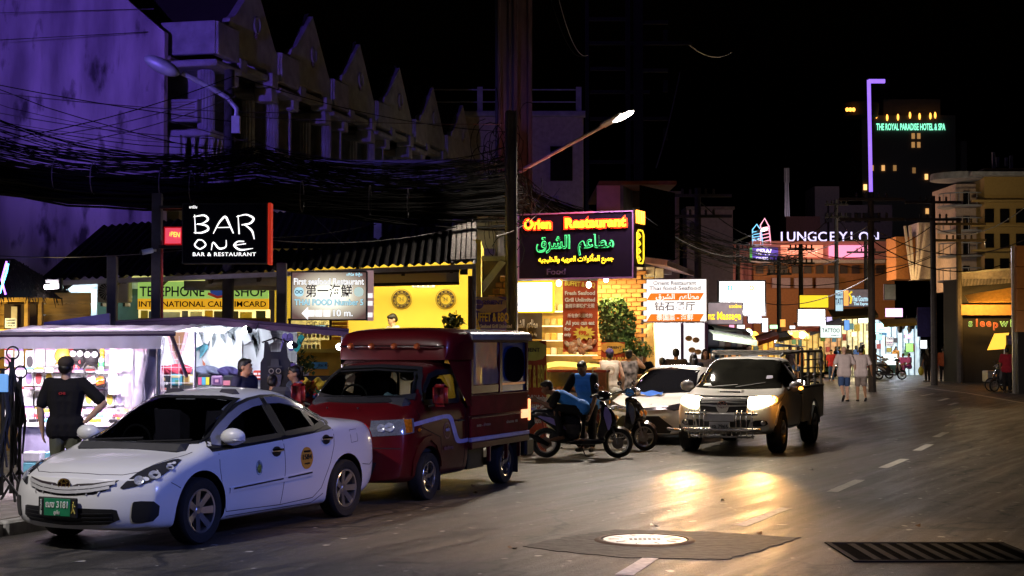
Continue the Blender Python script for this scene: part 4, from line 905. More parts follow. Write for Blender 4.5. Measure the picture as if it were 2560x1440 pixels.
# ---------------------------------------------------------------- dark car far up the road
DC=dict(TX);DC['paint']=mat('dark_green_paint',(.012,.02,.018),.25,coat=.6);DC['L']=4.47
dc,db,dsk=sedan(DC,'dark sedan with a pale green plate driving far behind the pickup',(0,0,0),93,name='dark_sedan')
_p=U(2062,938,88);dc.location=(_p.x,_p.y,0)
dsk.patch([(1,y,z)for y,z in((-.70,.945),(-.545,1.335),(0,1.39),(.545,1.335),(.70,.945),(0,.91))],FX_,mat('hazy_glass',(.05,.06,.06),.1),'windscreen',dc,.01,.08)
h,_n=dsk.hit((0,0,.45),FX_);MB().box((h.x-.02,0,.45),(.02,.5,.2)).obj('number_plate',mat('plate_teal',(.1,.35,.27),.5,emit=.25),dc)
for s in(-1,1):dsk.patch([(.13,s*.54,.6),(.33,s*.8,.645),(.6,s*.86,.8),(.28,s*.7,.735)],V((.72,-s*.69,0)),mat('headlamp_lens',0,0),'headlight',dc,.01,.08)
# ---------------------------------------------------------------- scooters; local x forward, wheels on z=0
def bike_wheel(parent,x,r,w,spokes,front):
 M=T(x,0,r)@RX(90)
 key=('btyre',r,w)
 if key not in _tc:mb=MB();mb.tube([((r-w/2)*math.cos(a*PI/20),(r-w/2)*math.sin(a*PI/20),0)for a in range(40)],w/2,8,True);_tc[key]=mb.mesh('wheel',RUBBER,179)
 t=ob('wheel',_tc[key],parent,M)
 key=('brim',r,w,spokes)
 if key not in _tc:
  mb=MB();ri=r-w;mb.lathe([(ri+.008,-.03),(ri-.012,-.022),(ri-.016,0),(ri-.012,.022),(ri+.008,.03)],36)
  mb.lathe([(.028,-.05),(.04,-.03),(.03,0),(.04,.03),(.028,.05),(0,.05)],14)
  if spokes:
   for k in range(28):
    a=2*PI*k/28;b=a+(.5 if k%2 else-.5);z=.03 if k%4<2 else-.03
    mb.tube([(.035*math.cos(a),.035*math.sin(a),z),((ri-.01)*math.cos(b),(ri-.01)*math.sin(b),0)],.0022,4)
  else:
   for k in range(5):
    for q in(-.12,.12):
     a=2*PI*k/5;mb.tube([(.035*math.cos(a),.035*math.sin(a),0),((ri-.01)*math.cos(a+q),(ri-.01)*math.sin(a+q),0)],.009,5)
  _tc[key]=mb.mesh('rim',mat('bike_rim',(.4,.38,.36),.3,.85),40)
 ob('rim',_tc[key],t)
 MB().lathe([(.03,0),(.095,0),(.095,.004),(.03,.004)],20,T(0,0,.055)).obj('brake_disc',mat('disc_steel',(.3,.27,.25),.35,.9),t)
 return t
def slab(pts,hw,bev=.5):
 """side outline (x,z) pulled to half width hw, edges rounded by narrowing"""
 mb=MB();n=len(pts);cx=sum(p[0]for p in pts)/n;cz=sum(p[1]for p in pts)/n;rings=[]
 for y,k in((-hw,.80),(-hw*.86,.93),(-hw*.4,1),(hw*.4,1),(hw*.86,.93),(hw,.80)):rings.append([(cx+(a-cx)*k,y,cz+(c-cz)*k)for a,c in pts])
 mb.add([p for r in rings for p in r],[(i*n+j,i*n+(j+1)%n,(i+1)*n+(j+1)%n,(i+1)*n+j)for i in range(5)for j in range(n)]+[tuple(range(n))[::-1],tuple(5*n+j for j in range(n))])
 return mb
def rs(p,n=2):return chaikin(p,n)
def make_scooter(label,loc,rz,body,accent,seat=BLACK,spokes=True,lit=False,lean=0,group=None,name='scooter'):
 t=thing(name,label,'scooter',loc,rz,group);t.rotation_euler[0]=rad(lean)
 r=.25;xr,xf=-.60,.60
 bike_wheel(t,xr,r,.085,spokes,False);bike_wheel(t,xf,r,.075,spokes,True)
 o=slab(rs([(-.86,.80),(-.5,.84),(-.1,.74),(.02,.60),(-.02,.34),(-.12,.26),(-.35,.38),(-.62,.60),(-.88,.72)]),.15).obj('tail_body',body,t,50);flipcheck(o.data,V((0,0,-1)))
 slab(rs([(-.82,.79),(-.5,.845),(-.2,.81),(.0,.74),(-.02,.70),(-.3,.735),(-.8,.75)],2),.13).obj('seat',seat,t,50)
 slab(rs([(-.12,.34),(.30,.30),(.40,.36),(.40,.27),(.3,.22),(-.2,.22),(-.3,.28)],1),.14).obj('foot_board',body,t,50)
 slab(rs([(.22,.34),(.36,.30),(.48,.52),(.50,.70),(.44,.86),(.34,.96),(.27,.94),(.33,.72)],2),.19).obj('leg_shield',body,t,50)
 slab(rs([(.36,.58),(.52,.50),(.60,.56),(.57,.70),(.49,.82),(.42,.86)],2),.13).obj('front_cowl',body,t,50)
 for s in(-1,1):
  mb=MB();mb.prism(rs([(.40,.90),(.52,.68),(.45,.42),(.40,.60),(.36,.74)],1),.012,T(0,s*.186+.006,0)@RX(90));mb.obj('shield_sticker',accent,t)
  mb=MB();mb.prism(rs([(-.78,.72),(-.42,.66),(-.22,.46),(-.34,.50),(-.6,.62)],1),.012,T(0,s*.15+.006,0)@RX(90));mb.obj('side_sticker',accent,t)
  # front: mudguard, fork, headlight, handlebar shroud
 mb=MB();mb.grid(lambda a,b:(xf+(r+.03)*math.cos(rad(40+125*a)),(b-.5)*.13,r+(r+.035)*math.sin(rad(40+125*a))-.02*abs(b-.5)*4),14,4);mb.obj('front_mudguard',mat('mudguard_glossy',(.05,.03,.02),.3,coat=.5),t,60)
 for s in(-1,1):MB().tube([(xf,s*.065,r),(.47,s*.065,.62)],.017,8).obj('fork',mat('fork_metal',(.35,.34,.36),.3,.8),t)
 slab(rs([(.24,.98),(.40,.94),(.50,1.0),(.46,1.1),(.34,1.14),(.22,1.08)],2),.15).obj('handlebar_cowl',body,t,50)
 MB().ball((.45,0,1.03),(.06,.12,.065),14,10).obj('headlight',mat('bike_headlight_lit',(1,.95,.9),.2,emit=14,ec=(1,.9,.8))if lit else mat('bike_lens',(.4,.38,.4),.08,.4,var=.5,scale=25,coat=1),t,180)
 for s in(-1,1):
  MB().tube([(.30,s*.1,1.04),(.24,s*.24,1.06),(.16,s*.36,1.03)],[.018,.018,.02],8).obj('handlebar_grip',BLACK,t)
  MB().tube([(.28,s*.22,1.07),(.27,s*.27,1.13),(.26,s*.29,1.17)],.008,6).obj('mirror_stem',BLACK,t)
  MB().ball((.25,s*.31,1.2),(.035,.075,.045),12,8).obj('mirror',mat('bike_mirror',(.05,.04,.05),.1,.6),t,180)
  MB().tube([(.30,s*.2,1.02),(.36,s*.3,1.01),(.3,s*.38,1.0)],.006,5).obj('brake_lever',STEEL,t)
  MB().ball((.55,s*.09,.66),(.06,.03,.06),10,6).obj('indicator',mat('bike_indicator',(.6,.25,.06),.1,coat=1),t,180)
 MB().tube([(-.55,-.13,.22),(-.75,-.15,.33),(-.98,-.15,.40)],[.03,.055,.05],10).obj('exhaust',mat('exhaust_black',(.03,.03,.032),.35,.6),t)
 MB().box((-.38,.02,.28),(.42,.2,.17),RY(8),.05).obj('engine',DARKM,t)
 MB().tube([(-.6,.1,.26),(-.68,.12,.66)],.02,8).obj('shock_absorber',mat('shock_spring',(.4,.05,.04),.4),t)
 slab([(-.80,.72),(-.92,.70),(-1.02,.42),(-.96,.38),(-.78,.56)],.06).obj('rear_mudguard',BLACK,t)
 MB().box((-.99,0,.52),(.015,.2,.14),RY(18)).obj('number_plate',mat('bike_plate',(.5,.5,.5),.5),t)
 MB().box((-.90,0,.74),(.05,.18,.07),None,.02).obj('tail_light',mat('bike_tail_red',(.35,.01,.01),.15,coat=1),t)
 MB().tube([(-.8,-.12,.80),(-.95,-.1,.86),(-.95,.1,.86),(-.8,.12,.80)],.012,6).obj('grab_rail',accent,t)
 MB().tube([(-.02,.1,.2),(.06,.2,.015),(.12,.22,.012)],.011,5).obj('kickstand',DARKM,t)
 return t
PURP=mat('lilac_sticker',(.22,.18,.5),.35,coat=.4);NAVY=mat('black_bike_paint',(.012,.012,.02),.18,coat=.8)
_a,_b=G(1364,1144),G(1546,1145)
sc1=make_scooter('dark scooter with lilac stickers standing across the kerb, ridden by the crouching man',tuple((_a+_b)/2),math.degrees(math.atan2((_b-_a).y,(_b-_a).x)),NAVY,PURP)
_c=U(1535,1100,28.2)
sc2=make_scooter('second black scooter standing close behind the lilac stickered one',(_c.x,_c.y,0),-28,mat('black_bike_paint2',(.01,.01,.011),.2,coat=.8),mat('grey_sticker',(.12,.12,.13),.4),spokes=False)
p=U(2195,943,86);sc3=make_scooter('white and red scooter ridden by the man in the white vest far up the road',(p.x,p.y,0),-8,mat('white_bike_paint',(.6,.6,.6),.25,coat=.6),mat('red_sticker',RED,.4),seat=mat('seat_maroon',(.1,.02,.02),.6),spokes=False)
p=U(2226,945,83);sc4=make_scooter('dark scooter parked in front of the bright corner shop',(p.x,p.y,0),-6,mat('graphite_bike_paint',(.03,.03,.035),.2,coat=.8),mat('silver_sticker',(.4,.4,.42),.3,.6),spokes=False)
p=U(2012,1072,35.5);sc5=make_scooter('dark scooter with its headlight lit following behind the pickup',(p.x,p.y,0),-112,NAVY,mat('grey_sticker',0,0),lit=True,spokes=False)
p=U(2515,975,62);sc6=make_scooter('dark scooter with a sidecar rail at the shadowed right edge of the road',(p.x,p.y,0),205,mat('graphite_bike_paint',0,0),mat('silver_sticker',0,0),spokes=False)
# ================================================================ people; local: facing -y, feet on z=0
def limb(mb,pts,rs,n=10):
 mb.tube(pts,rs,n)
 for p,r in zip(pts,rs):mb.ball(tuple(p),r,n,6)
def remeshed(mb,vox,it=4,name='body'):
 me=mb.mesh(name,BLACK,0)
 return modmesh(me,[('REMESH',dict(mode='VOXEL',voxel_size=vox)),('SMOOTH',dict(factor=.5,iterations=it))])
def hand(mb,w,d,up_,k,spread=.25,curl=.35):
 """palm plus five fingers from the wrist w in direction d; up_ = direction of the thumb side"""
 d=V(d).normalized();u=(V(up_)-d*V(up_).dot(d)).normalized();nrm=d.cross(u)
 p0=V(w);p1=p0+d*.085*k
 for q in(-.028,-.009,.01,.028):limb(mb,[p0+u*q*k*.7+d*.02*k,p1+u*q*k],[.016*k,.0135*k],6)
 for i,(q,L)in enumerate(((.03,.066),(.011,.076),(-.009,.071),(-.028,.055))):
  dd=(d+u*(q/.03)*spread).normalized();a=p1+u*q*k;b=a+(dd+nrm*curl*.4).normalized()*L*.5*k;c=b+(dd+nrm*curl).normalized()*L*.5*k
  limb(mb,[a,b,c],[.0105*k,.0095*k,.008*k],6)
 a=p0+d*.03*k+u*.026*k;b=a+(d*.6+u*.8).normalized()*.042*k;c=b+(d+u*.3).normalized()*.034*k
 limb(mb,[a,b,c],[.013*k,.0115*k,.009*k],6)
ARM_D=((.25,.03,1.13),(.27,-.06,.90))
def person(label,loc,rz,H=1.7,skin=0,top=None,sleeve='short',bottom=None,legs='long',hair='short',hairm=None,vox=.02,pose=None,hat=None,group=None,under=None,fat=1.,face=True,shoes=BLACK,name='person',extra=None):
 P=pose or{};k=H/1.7;sk_=SKINS[skin];t=thing(name,label,'person',loc,rz,group)
 hip=V(P.get('hip',(0,0,.92)));lean=P.get('lean',0);twist=P.get('twist',0)
 TM=T(*hip)@RX(-lean if False else lean)@RZ(twist)
 tp=lambda x,y,z:TM@V((x,y,z-.92))
 sh={s:tp(s*.185*(fat*.3+.7),0,1.405)for s in(-1,1)}
 neck0,neck1=tp(0,.01,1.42),tp(0,-.005,1.52)
 hp=V(P['head'])if 'head' in P else tp(0,-.015,1.59);yaw,pit=P.get('look',(0,0))
 HM=T(*hp)@RZ(yaw)@RX(pit)
 LG={}
 for s,kx in((-1,'leg_r'),(1,'leg_l')):
  h0=hip+V((s*.09,0,-.03));kn,an=P.get(kx,((s*.095,-.01,.49),(s*.10,.02,.085)));LG[s]=(h0,V(kn),V(an))
 AR={}
 for s,kx in((-1,'arm_r'),(1,'arm_l')):
  e,w=P.get(kx,((s*ARM_D[0][0],ARM_D[0][1],ARM_D[0][2]),(s*ARM_D[1][0],ARM_D[1][1],ARM_D[1][2])));AR[s]=(sh[s],V(e),V(w))
 if 'thumb' in P:tu=V(P['thumb'])
 else:tu=V((0,-1,0))
 def torso(mb,g,z0=.90):
  lev=[(.92,.085,.098*fat),(1.06,.068,.098*fat),(1.2,.085,.108*fat),(1.32,.10,.105*(fat*.5+.5)),(1.39,.115,.068)]
  for z,hw,r in lev:limb(mb,[tp(-hw,.01,z),tp(hw,.01,z)],[r+g,r+g])
  for(za,ha,ra),(zb,hb,rb)in zip(lev,lev[1:]):
   for q in(-1,0,1):limb(mb,[tp(q*ha,.01,za),tp(q*hb,.01,zb)],[ra+g,rb+g])
  if fat>1.08:mb.ball(tuple(tp(0,-.05,1.05)),(.14*fat,.12*fat,.13))
 mb=MB();torso(mb,-.01)
 limb(mb,[neck0,neck1,tp(0,-.01,1.56)],[.06,.052,.05])
 hb=MB();hb.ball((0,.012,.025),(.076,.094,.09));hb.ball((0,-.02,-.045),(.056,.066,.07));hb.ball((0,-.055,-.085),(.03,.028,.026));hb.ball((0,-.03,-.02),(.064,.06,.06))
 if vox<.022:
  hb.tube([(0,-.082,.015),(0,-.10,-.018),(0,-.108,-.03),(0,-.09,-.04)],[.008,.011,.014,.009],7)
  for s in(-1,1):hb.ball((s*.078,.012,-.012),(.012,.022,.032),8,6);hb.ball((s*.03,-.08,.034),(.022,.012,.008),8,5)
  hb.ball((0,-.084,-.06),(.024,.014,.012),8,5)
 mb.add(hb.v,hb.f,HM)
 for s in(-1,1):
  a,e,w=AR[s];limb(mb,[a,a.lerp(e,.5),e],[.056,.05,.042]);limb(mb,[e,e.lerp(w,.3),w],[.042,.044,.028])
  hand(mb,w,w-e if 'hand' not in P else P['hand'].get(s,w-e),tu,1.0 if vox<.022 else 1.25,P.get('spread',.2),P.get('curl',.5))
  h0,kn,an=LG[s];limb(mb,[h0,h0.lerp(kn,.4),kn],[.092*(fat*.5+.5),.08,.058]);limb(mb,[kn,kn.lerp(an,.35),an],[.056,.058,.038])
  fd=P.get('feet',{}).get(s,V((s*.12,-1,0)));fd=V(fd).normalized();q=an+V((0,0,-.045))
  limb(mb,[q-fd*.04,q+fd*.10,q+fd*.17],[.035,.036,.024],8)
 me=remeshed(mb,vox*(k**.0));me.materials.clear();me.materials.append(sk_);fin(me,179)
 ob('body',me,t)
 KM_=SC(k,k,k)
 def part(mb_,name_,m,it=3,vx=None):
  e_=remeshed(mb_,vx or vox,it,name_);e_.materials.clear();e_.materials.append(m);fin(e_,179);e_.name=name_;return ob(name_,e_,t)
 if top:
  mb=MB();torso(mb,.012)
  hem=P.get('hem',.86)
  for q in(-1,0,1):limb(mb,[tp(q*.09,.01,.94),tp(q*.10,.01,hem)],[.13*fat,.126*fat])
  for s in(-1,1):
   a,e,w=AR[s]
   if sleeve in('short','long')and not under:limb(mb,[a,a.lerp(e,.45),a.lerp(e,.8)],[.075,.072,.07])
   if sleeve=='long' and not under:limb(mb,[a.lerp(e,.8),e,e.lerp(w,.85)],[.065,.06,.045])
   if sleeve=='none' or under:limb(mb,[a+V((-s*.03,0,0)),tp(s*.1,0,1.3)],[.066,.11])
  part(mb,'shirt',top)
  if under:
   mb=MB()
   for s in(-1,1):
    a,e,w=AR[s];m2=MB();limb(m2,[a,a.lerp(e,.5),a.lerp(e,.85)],[.078,.072,.066]);part(m2,'sleeve',under)
 if bottom:
  mb=MB();limb(mb,[tp(-.075,.01,.96),tp(.075,.01,.96)],[.106*fat,.106*fat]);limb(mb,[hip+V((-.08,.01,-.03)),hip+V((.08,.01,-.03))],[.112,.112])
  for s in(-1,1):
   h0,kn,an=LG[s]
   if legs=='long':limb(mb,[h0,kn,kn.lerp(an,.4),an.lerp(kn,.06)],[.108,.074,.07,.058])
   elif legs=='short':limb(mb,[h0,h0.lerp(kn,.5),h0.lerp(kn,.92)],[.11,.10,.095])
   elif legs=='skirt':limb(mb,[h0,h0.lerp(kn,.6),kn.lerp(an,.35)],[.11,.12,.13]);limb(mb,[(h0+LG[-s][0])/2,(kn+LG[-s][1])/2],[.11,.13])
  part(mb,'skirt' if legs=='skirt' else 'shorts' if legs=='short' else 'trousers',bottom)
 hm=hairm or HAIR
 if hair and not hat:
  mb=MB();mb.ball((0,.022,.042),(.085,.094,.088),14,10)
  if hair=='short':mb.ball((0,.05,.0),(.078,.068,.075),12,8);mb.ball((0,-.045,.085),(.06,.045,.035),10,6)
  if hair=='long':
   mb.ball((0,.055,-.01),(.086,.072,.10));mb.tube([(0,.075,-.05),(0,.10,-.2),(0,.11,-.36)],[.08,.085,.05],10)
   for s in(-1,1):mb.tube([(s*.07,.0,.04),(s*.085,.01,-.08),(s*.08,.02,-.26)],[.03,.034,.02],8)
  if hair=='bun':mb.ball((0,.06,.0),(.08,.065,.08));mb.ball((0,.1,.07),(.045,.04,.045))
  m3=MB();m3.add(mb.v,mb.f,HM);part(m3,'hair',hm,2,min(vox,.014))
 if hat:
  mb=MB();mb.ball((0,.015,.05),(.092,.106,.082),16,10,HM);hd=thing('hat',None,None);hd.parent=t
  mb.obj('crown',hat,hd,179);m3=MB();yb=P.get('brim',-1)
  m3.grid(lambda a,b:((a-.5)*.15,yb*(.085+.075*b*(1-(2*a-1)**2*.5)),.055-.012*b-.03*(2*a-1)**2),8,3,HM);m3.obj('brim',hat,hd,179)
  m4=MB();m4.ball((0,.05,-.015),(.078,.066,.065),12,8,HM);m4.obj('hair',hm,t,179)
 if face and vox<.022:
  for s in(-1,1):MB().ball((0,0,0),(.013,.007,.008),8,6).obj('eye',mat('eye_dark',(.02,.015,.012),.15,coat=1),t,179,HM@T(s*.031,-.084,.018));MB().ball((0,0,0),(.02,.007,.0045),8,5).obj('eyebrow',HAIR,t,179,HM@T(s*.032,-.09,.042))
  MB().ball((0,0,0),(.022,.006,.006),8,5).obj('mouth',mat('lips',(.22,.06,.05),.5),t,179,HM@T(0,-.098,-.06))
 if shoes:
  for s in(-1,1):
   an=LG[s][2];fd=V(P.get('feet',{}).get(s,V((s*.12,-1,0)))).normalized();q=an+V((0,0,-.06));mb=MB();limb(mb,[q-fd*.05,q+fd*.08,q+fd*.18],[.04,.042,.034],8);mb.obj('shoe',shoes,t,179,SC(1,1,1))
 if extra:extra(t,HM,AR)
 t.scale=(k,k,k)
 return t
KN=mat('khaki_cloth',(.16,.14,.09),.9);JEAN=cloth('blue_denim',(.05,.09,.2));BLKC=cloth('black_cloth',(.012,.011,.013));WHC=cloth('white_cloth',(.62,.58,.56),.08)
def at(px,d,z=PV):p=U(px,860,d);return(p.x,p.y,z)
# --- the man at the phone stall, hand on hip, seen from behind
def print_back(t,HM,AR):
 lettering('CHE',(.02,.135,1.29),.028,mat('red_print',(.45,.02,.03),.6,emit=.05),t,.075,RX(90)@RY(180))
person('man in a black T-shirt and cap, hand on hip, facing the bright phone stall',at(166,17.2),186,1.62,1,BLKC,'short',mat('olive_trousers',(.10,.105,.075),.9,bump=.2),vox=.0115,hat=mat('brown_cap',(.05,.035,.025),.8),hairm=HAIR,pose=dict(arm_r=((-.44,.06,1.17),(-.235,.04,.965)),arm_l=((.285,.02,1.12),(.265,-.02,.86)),hand={-1:V((.6,-.3,-.25)),1:V((-.1,-.1,-1))},brim=-1,look=(-12,0)),extra=print_back)
# --- three people behind the taxi roof
person('man in a navy T-shirt looking right beside the T-shirt stall',at(612,20.4),62,1.57,0,cloth('navy_cloth',(.03,.03,.06)),'short',BLKC,vox=.013,pose=dict(look=(15,0)))
person('dark haired head just showing over the taxi roof below the tank top',at(682,20.6),170,1.36,0,BLKC,'short',BLKC,hair='bun',vox=.014)
def specs(t,HM,AR):
 g=thing('glasses',None,None);g.parent=t
 for s in(-1,1):MB().tube([(s*.033+.02*math.cos(a*PI/6),-.098,.016+.015*math.sin(a*PI/6))for a in range(12)],.002,4,True,HM).obj('rim',BLACK,g);MB().tube([(s*.053,-.095,.02),(s*.08,.01,.02)],.002,4,M=HM).obj('temple',BLACK,g)
person('man with glasses in a grey blue shirt facing left behind the taxi',at(738,20.8),-62,1.47,0,cloth('grey_blue_cloth',(.1,.12,.2)),'short',BLKC,vox=.013,pose=dict(look=(-8,6)),extra=specs)
# --- two men with blue vests at the scooter
VEST=mat('blue_vest',(.04,.24,.75),.75,var=.12,scale=5,bump=.15)
dep=26.05;hx_=U(1452,1010,dep)
person('man in a blue vest crouched over the lilac stickered scooter, reaching out his hand',(hx_.x,hx_.y,0),-92,1.66,2,VEST,'none',BLKC,vox=.0125,under=BLKC,shoes=None,face=True,pose=dict(hip=(0,.02,.86),lean=63,leg_r=((-.17,-.46,.84),(-.16,-.36,.40)),leg_l=((.17,-.42,.86),(.16,-.34,.40)),head=(0,-.58,1.20),look=(0,22),arm_l=((.24,-.50,.88),(.15,-.72,.98)),arm_r=((-.22,-.56,.90),(-.14,-.66,.78)),feet={-1:V((0,-1,-.2)),1:V((0,-1,-.2))},hand={1:V((0,-1,.15)),-1:V((0,-.6,-.6))},thumb=(0,0,1),spread=.5,curl=.1,hem=.9))
VB=lambda t,HM,AR:MB().lathe([(0,.004),(.035,.004),(.036,0)],16,T(.09,-.155,1.24)@RX(90)).obj('badge',mat('green_badge',(.1,.5,.1),.6),t)
person('young man in a blue vest with a green badge bending behind the scooter seat',at(1466,27.1,.05),-22,1.70,2,VEST,'none',BLKC,vox=.0125,under=BLKC,pose=dict(hip=(0,.1,.86),lean=30,look=(-10,22),arm_r=((-.30,-.32,.98),(-.14,-.46,.84)),arm_l=((.27,-.32,.94),(.22,-.44,.66))),extra=VB)
# --- people outside the restaurant
def smile(t,HM,AR):MB().lathe([(.085,.002),(.092,.004),(.099,.002)],24,T(0,.139,1.25)@RX(-90)).obj('shirt_print',mat('tan_print',(.45,.3,.2),.8),t)
person('man in a white tank top and purple cap with his back to the street',at(1524,32.6),180,1.66,1,mat('cream_tank_top',(.66,.56,.46),.9,bump=.2),'none',KN,vox=.014,hat=mat('purple_cap',(.09,.06,.16),.8),pose=dict(brim=-1,arm_r=((-.28,.02,1.13),(-.29,-.05,.9)),arm_l=((.28,.02,1.13),(.29,-.05,.9))),extra=smile)
FLOR=mat('floral_cloth',(.2,.17,.16),.9,var=.98,scale=9,detail=1)
person('woman in a dark floral top raising one hand to her hair',at(1572,33),176,1.64,0,FLOR,'none',KN,hair='bun',vox=.015,pose=dict(arm_r=((-.33,-.05,1.32),(-.17,-.06,1.53)),arm_l=((.3,.0,1.14),(.18,-.2,1.02))))
def phone(t,HM,AR):MB().box((0,0,0),(.07,.01,.14),T(.0,-.42,1.2)@RX(-35),.004).obj('phone',BLACK,t)
person('boy in a black T-shirt looking down at his phone',at(1608,34.5),28,1.60,0,BLKC,'short',BLKC,vox=.015,pose=dict(arm_r=((-.25,-.1,1.13),(-.06,-.36,1.17)),arm_l=((.25,-.1,1.13),(.06,-.36,1.17)),look=(12,18)),extra=phone)
person('short person with close cropped hair behind the white parked sedan',at(1655,34.8),200,1.46,2,cloth('mauve_cloth',(.3,.2,.4)),'short',BLKC,vox=.018)
person('man in a dark brown T-shirt with his back turned in front of the white shop',at(1690,35.2),168,1.66,0,cloth('dark_brown_cloth',(.035,.022,.02)),'short',JEAN,vox=.015,fat=1.12)
person('person with long straight black hair beside the woman in white',at(1734,37),185,1.55,0,BLKC,'short',BLKC,hair='long',vox=.018)
person('woman in a white top and cardigan walking towards the camera',at(1763,37.5),8,1.64,1,WHC,'long',JEAN,hair='long',hairm=HAIRB,vox=.016)
person('man with cropped hair in a white shirt seen over the pickup roof',at(1873,48),5,1.76,1,WHC,'short',BLKC,vox=.018)
# --- the two men walking away up the road
CREAMT=cloth('pinkish_white_cloth',(.60,.50,.47),.08)
person('bald man in a white T-shirt and denim shorts walking away up the road',at(2110,51.8,0),184,1.82,1,CREAMT,'short',JEAN,'short',hair=None,vox=.016,fat=1.1,pose=dict(leg_r=((-.1,-.06,.5),(-.1,.02,.085)),leg_l=((.1,.02,.5),(.11,.3,.2)),feet={1:V((0,-.7,-.7)),-1:V((0,-1,0))},arm_r=((-.32,.03,1.13),(-.36,-.05,.9)),arm_l=((.32,.06,1.13),(.36,.0,.9))))
person('dark haired man in a white T-shirt and striped shorts walking away',at(2152,51.9,0),178,1.80,0,CREAMT,'short',mat('striped_shorts',(.25,.2,.17),.9,var=.4),'short',vox=.016,fat=1.06,pose=dict(leg_r=((-.1,-.04,.5),(-.1,.2,.12)),leg_l=((.1,-.05,.5),(.11,.02,.085)),feet={-1:V((0,-.8,-.5)),1:V((0,-1,0))},arm_r=((-.3,.03,1.13),(-.34,-.05,.9)),arm_l=((.32,.0,1.13),(.36,-.08,.9))))
SIT=lambda z:dict(hip=(0,0,z),leg_r=((-.12,-.42,z-.02),(-.12,-.40,z-.42)),leg_l=((.12,-.42,z-.02),(.12,-.40,z-.42)),arm_r=((-.26,-.06,z+.22),(-.16,-.30,z+.12)),arm_l=((.26,-.06,z+.22),(.16,-.30,z+.12)))
q=SIT(.84);q['arm_l']=((.26,-.3,1.15),(.25,-.58,1.08))
person('man in a white vest sitting on the white and red scooter',(sc3.location.x-.15,sc3.location.y,0),82,1.72,0,WHC,'none',cloth('grey_cloth',(.3,.28,.28)),vox=.022,pose=q)
PINK=cloth('magenta_cloth',(.42,.08,.26))
person('woman in a magenta uniform seated with her legs crossed outside the shop',at(2272,90),-70,1.62,0,PINK,'short',PINK,hair='bun',vox=.022,pose=SIT(.52))
person('second woman in a magenta uniform seated closer to the scooters',at(2257,90.6),-50,1.6,0,PINK,'short',PINK,hair='bun',vox=.022,pose=SIT(.52))
person('man in a yellow shirt at the lit shop counter',at(2158,90),70,1.75,0,cloth('yellow_cloth',(.6,.42,.04)),'short',BLKC,vox=.022)
person('man in a white shirt and pale cap leaning to the shop window',at(2120,88),165,1.7,1,WHC,'short',BLKC,vox=.022,hat=WHC)
CW=[('a red T-shirt',cloth('red_cloth',(.4,.03,.04))),('a white shirt',WHC),('a black shirt',BLKC),('an orange shirt',cloth('orange_cloth',(.5,.18,.03))),('a grey shirt',cloth('grey_cloth',0)),('a blue shirt',cloth('blue_shirt_cloth',(.06,.12,.35))),('a yellow top',cloth('yellow_cloth',0)),('a brown shirt',cloth('dark_brown_cloth',0))]
crowd=[(2078,80,0,'in front of the yellow shutters'),(2052,78,4,'close to the yellow post'),(2040,82,1,'left of the yellow post'),(1990,74,2,'under the scalloped awning'),(2004,72,3,'by the hanging green shirt'),(1996,78,4,'beyond the rail cage'),(1975,70,7,'behind the cage front'),(1958,80,1,'under the blue parasol edge'),(1940,76,2,'below the blue parasol'),(1925,82,5,'below the blue parasol'),(1905,72,3,'left of the blue parasol'),(1895,66,6,'by the orange lanterns'),(1850,62,7,'under the green awning'),(1835,66,4,'under the green awning'),(1832,58,0,'next to the blue letter box'),(2090,92,5,'in front of the tattoo sign')]
for i,(px,d,c,wh)in enumerate(crowd):
 z=PV if px<2060 else 0
 person('distant passer-by in %s %s'%(CW[c][0],wh),at(px,d,z),(i*67)%360,1.6+(i%4)*.05,i%3,CW[c][1],'short',(JEAN,BLKC,KN)[i%3],('long','short')[i%2],('short','bun','short','long')[i%4],vox=.028,group='passers-by in the far street',shoes=None)
 # --- people in the shade on the right
person('woman in dark clothes carrying a yellow bag at the dark corner',at(2318,79,0),200,1.66,2,BLKC,'short',BLKC,hair='long',vox=.022,extra=lambda t,HM,AR:MB().ball((.33,-.1,.55),(.16,.12,.24),12,8).obj('bag',mat('yellow_bag',(.4,.4,.06),.5),t,179))
person('child in a reddish dress standing at the dark corner',at(2337,79.5,0),20,1.15,2,cloth('rose_cloth',(.35,.07,.06)),'short',cloth('rose_cloth',0),'skirt','bun',vox=.022)
person('person in an orange headscarf standing in the shade',at(2357,80,0),150,1.7,2,cloth('rust_cloth',(.28,.07,.03)),'long',BLKC,'long',vox=.022)
person('person in loose orange trousers standing in the shade',at(2378,80,0),190,1.72,2,cloth('tan_cloth',(.2,.12,.05)),'short',cloth('bright_orange_cloth',(.55,.1,.02)),'long',vox=.022)
person('man in a dark red shirt beside the cart at the right edge',at(2517,61,0),150,1.75,2,cloth('crimson_cloth',(.25,.015,.03)),'short',BLKC,vox=.02)
person('person in a pale blue shirt sitting at the right edge',at(2549,61.5,0),120,1.6,1,cloth('pale_blue_cloth',(.15,.22,.3)),'short',JEAN,vox=.02,pose=SIT(.8))
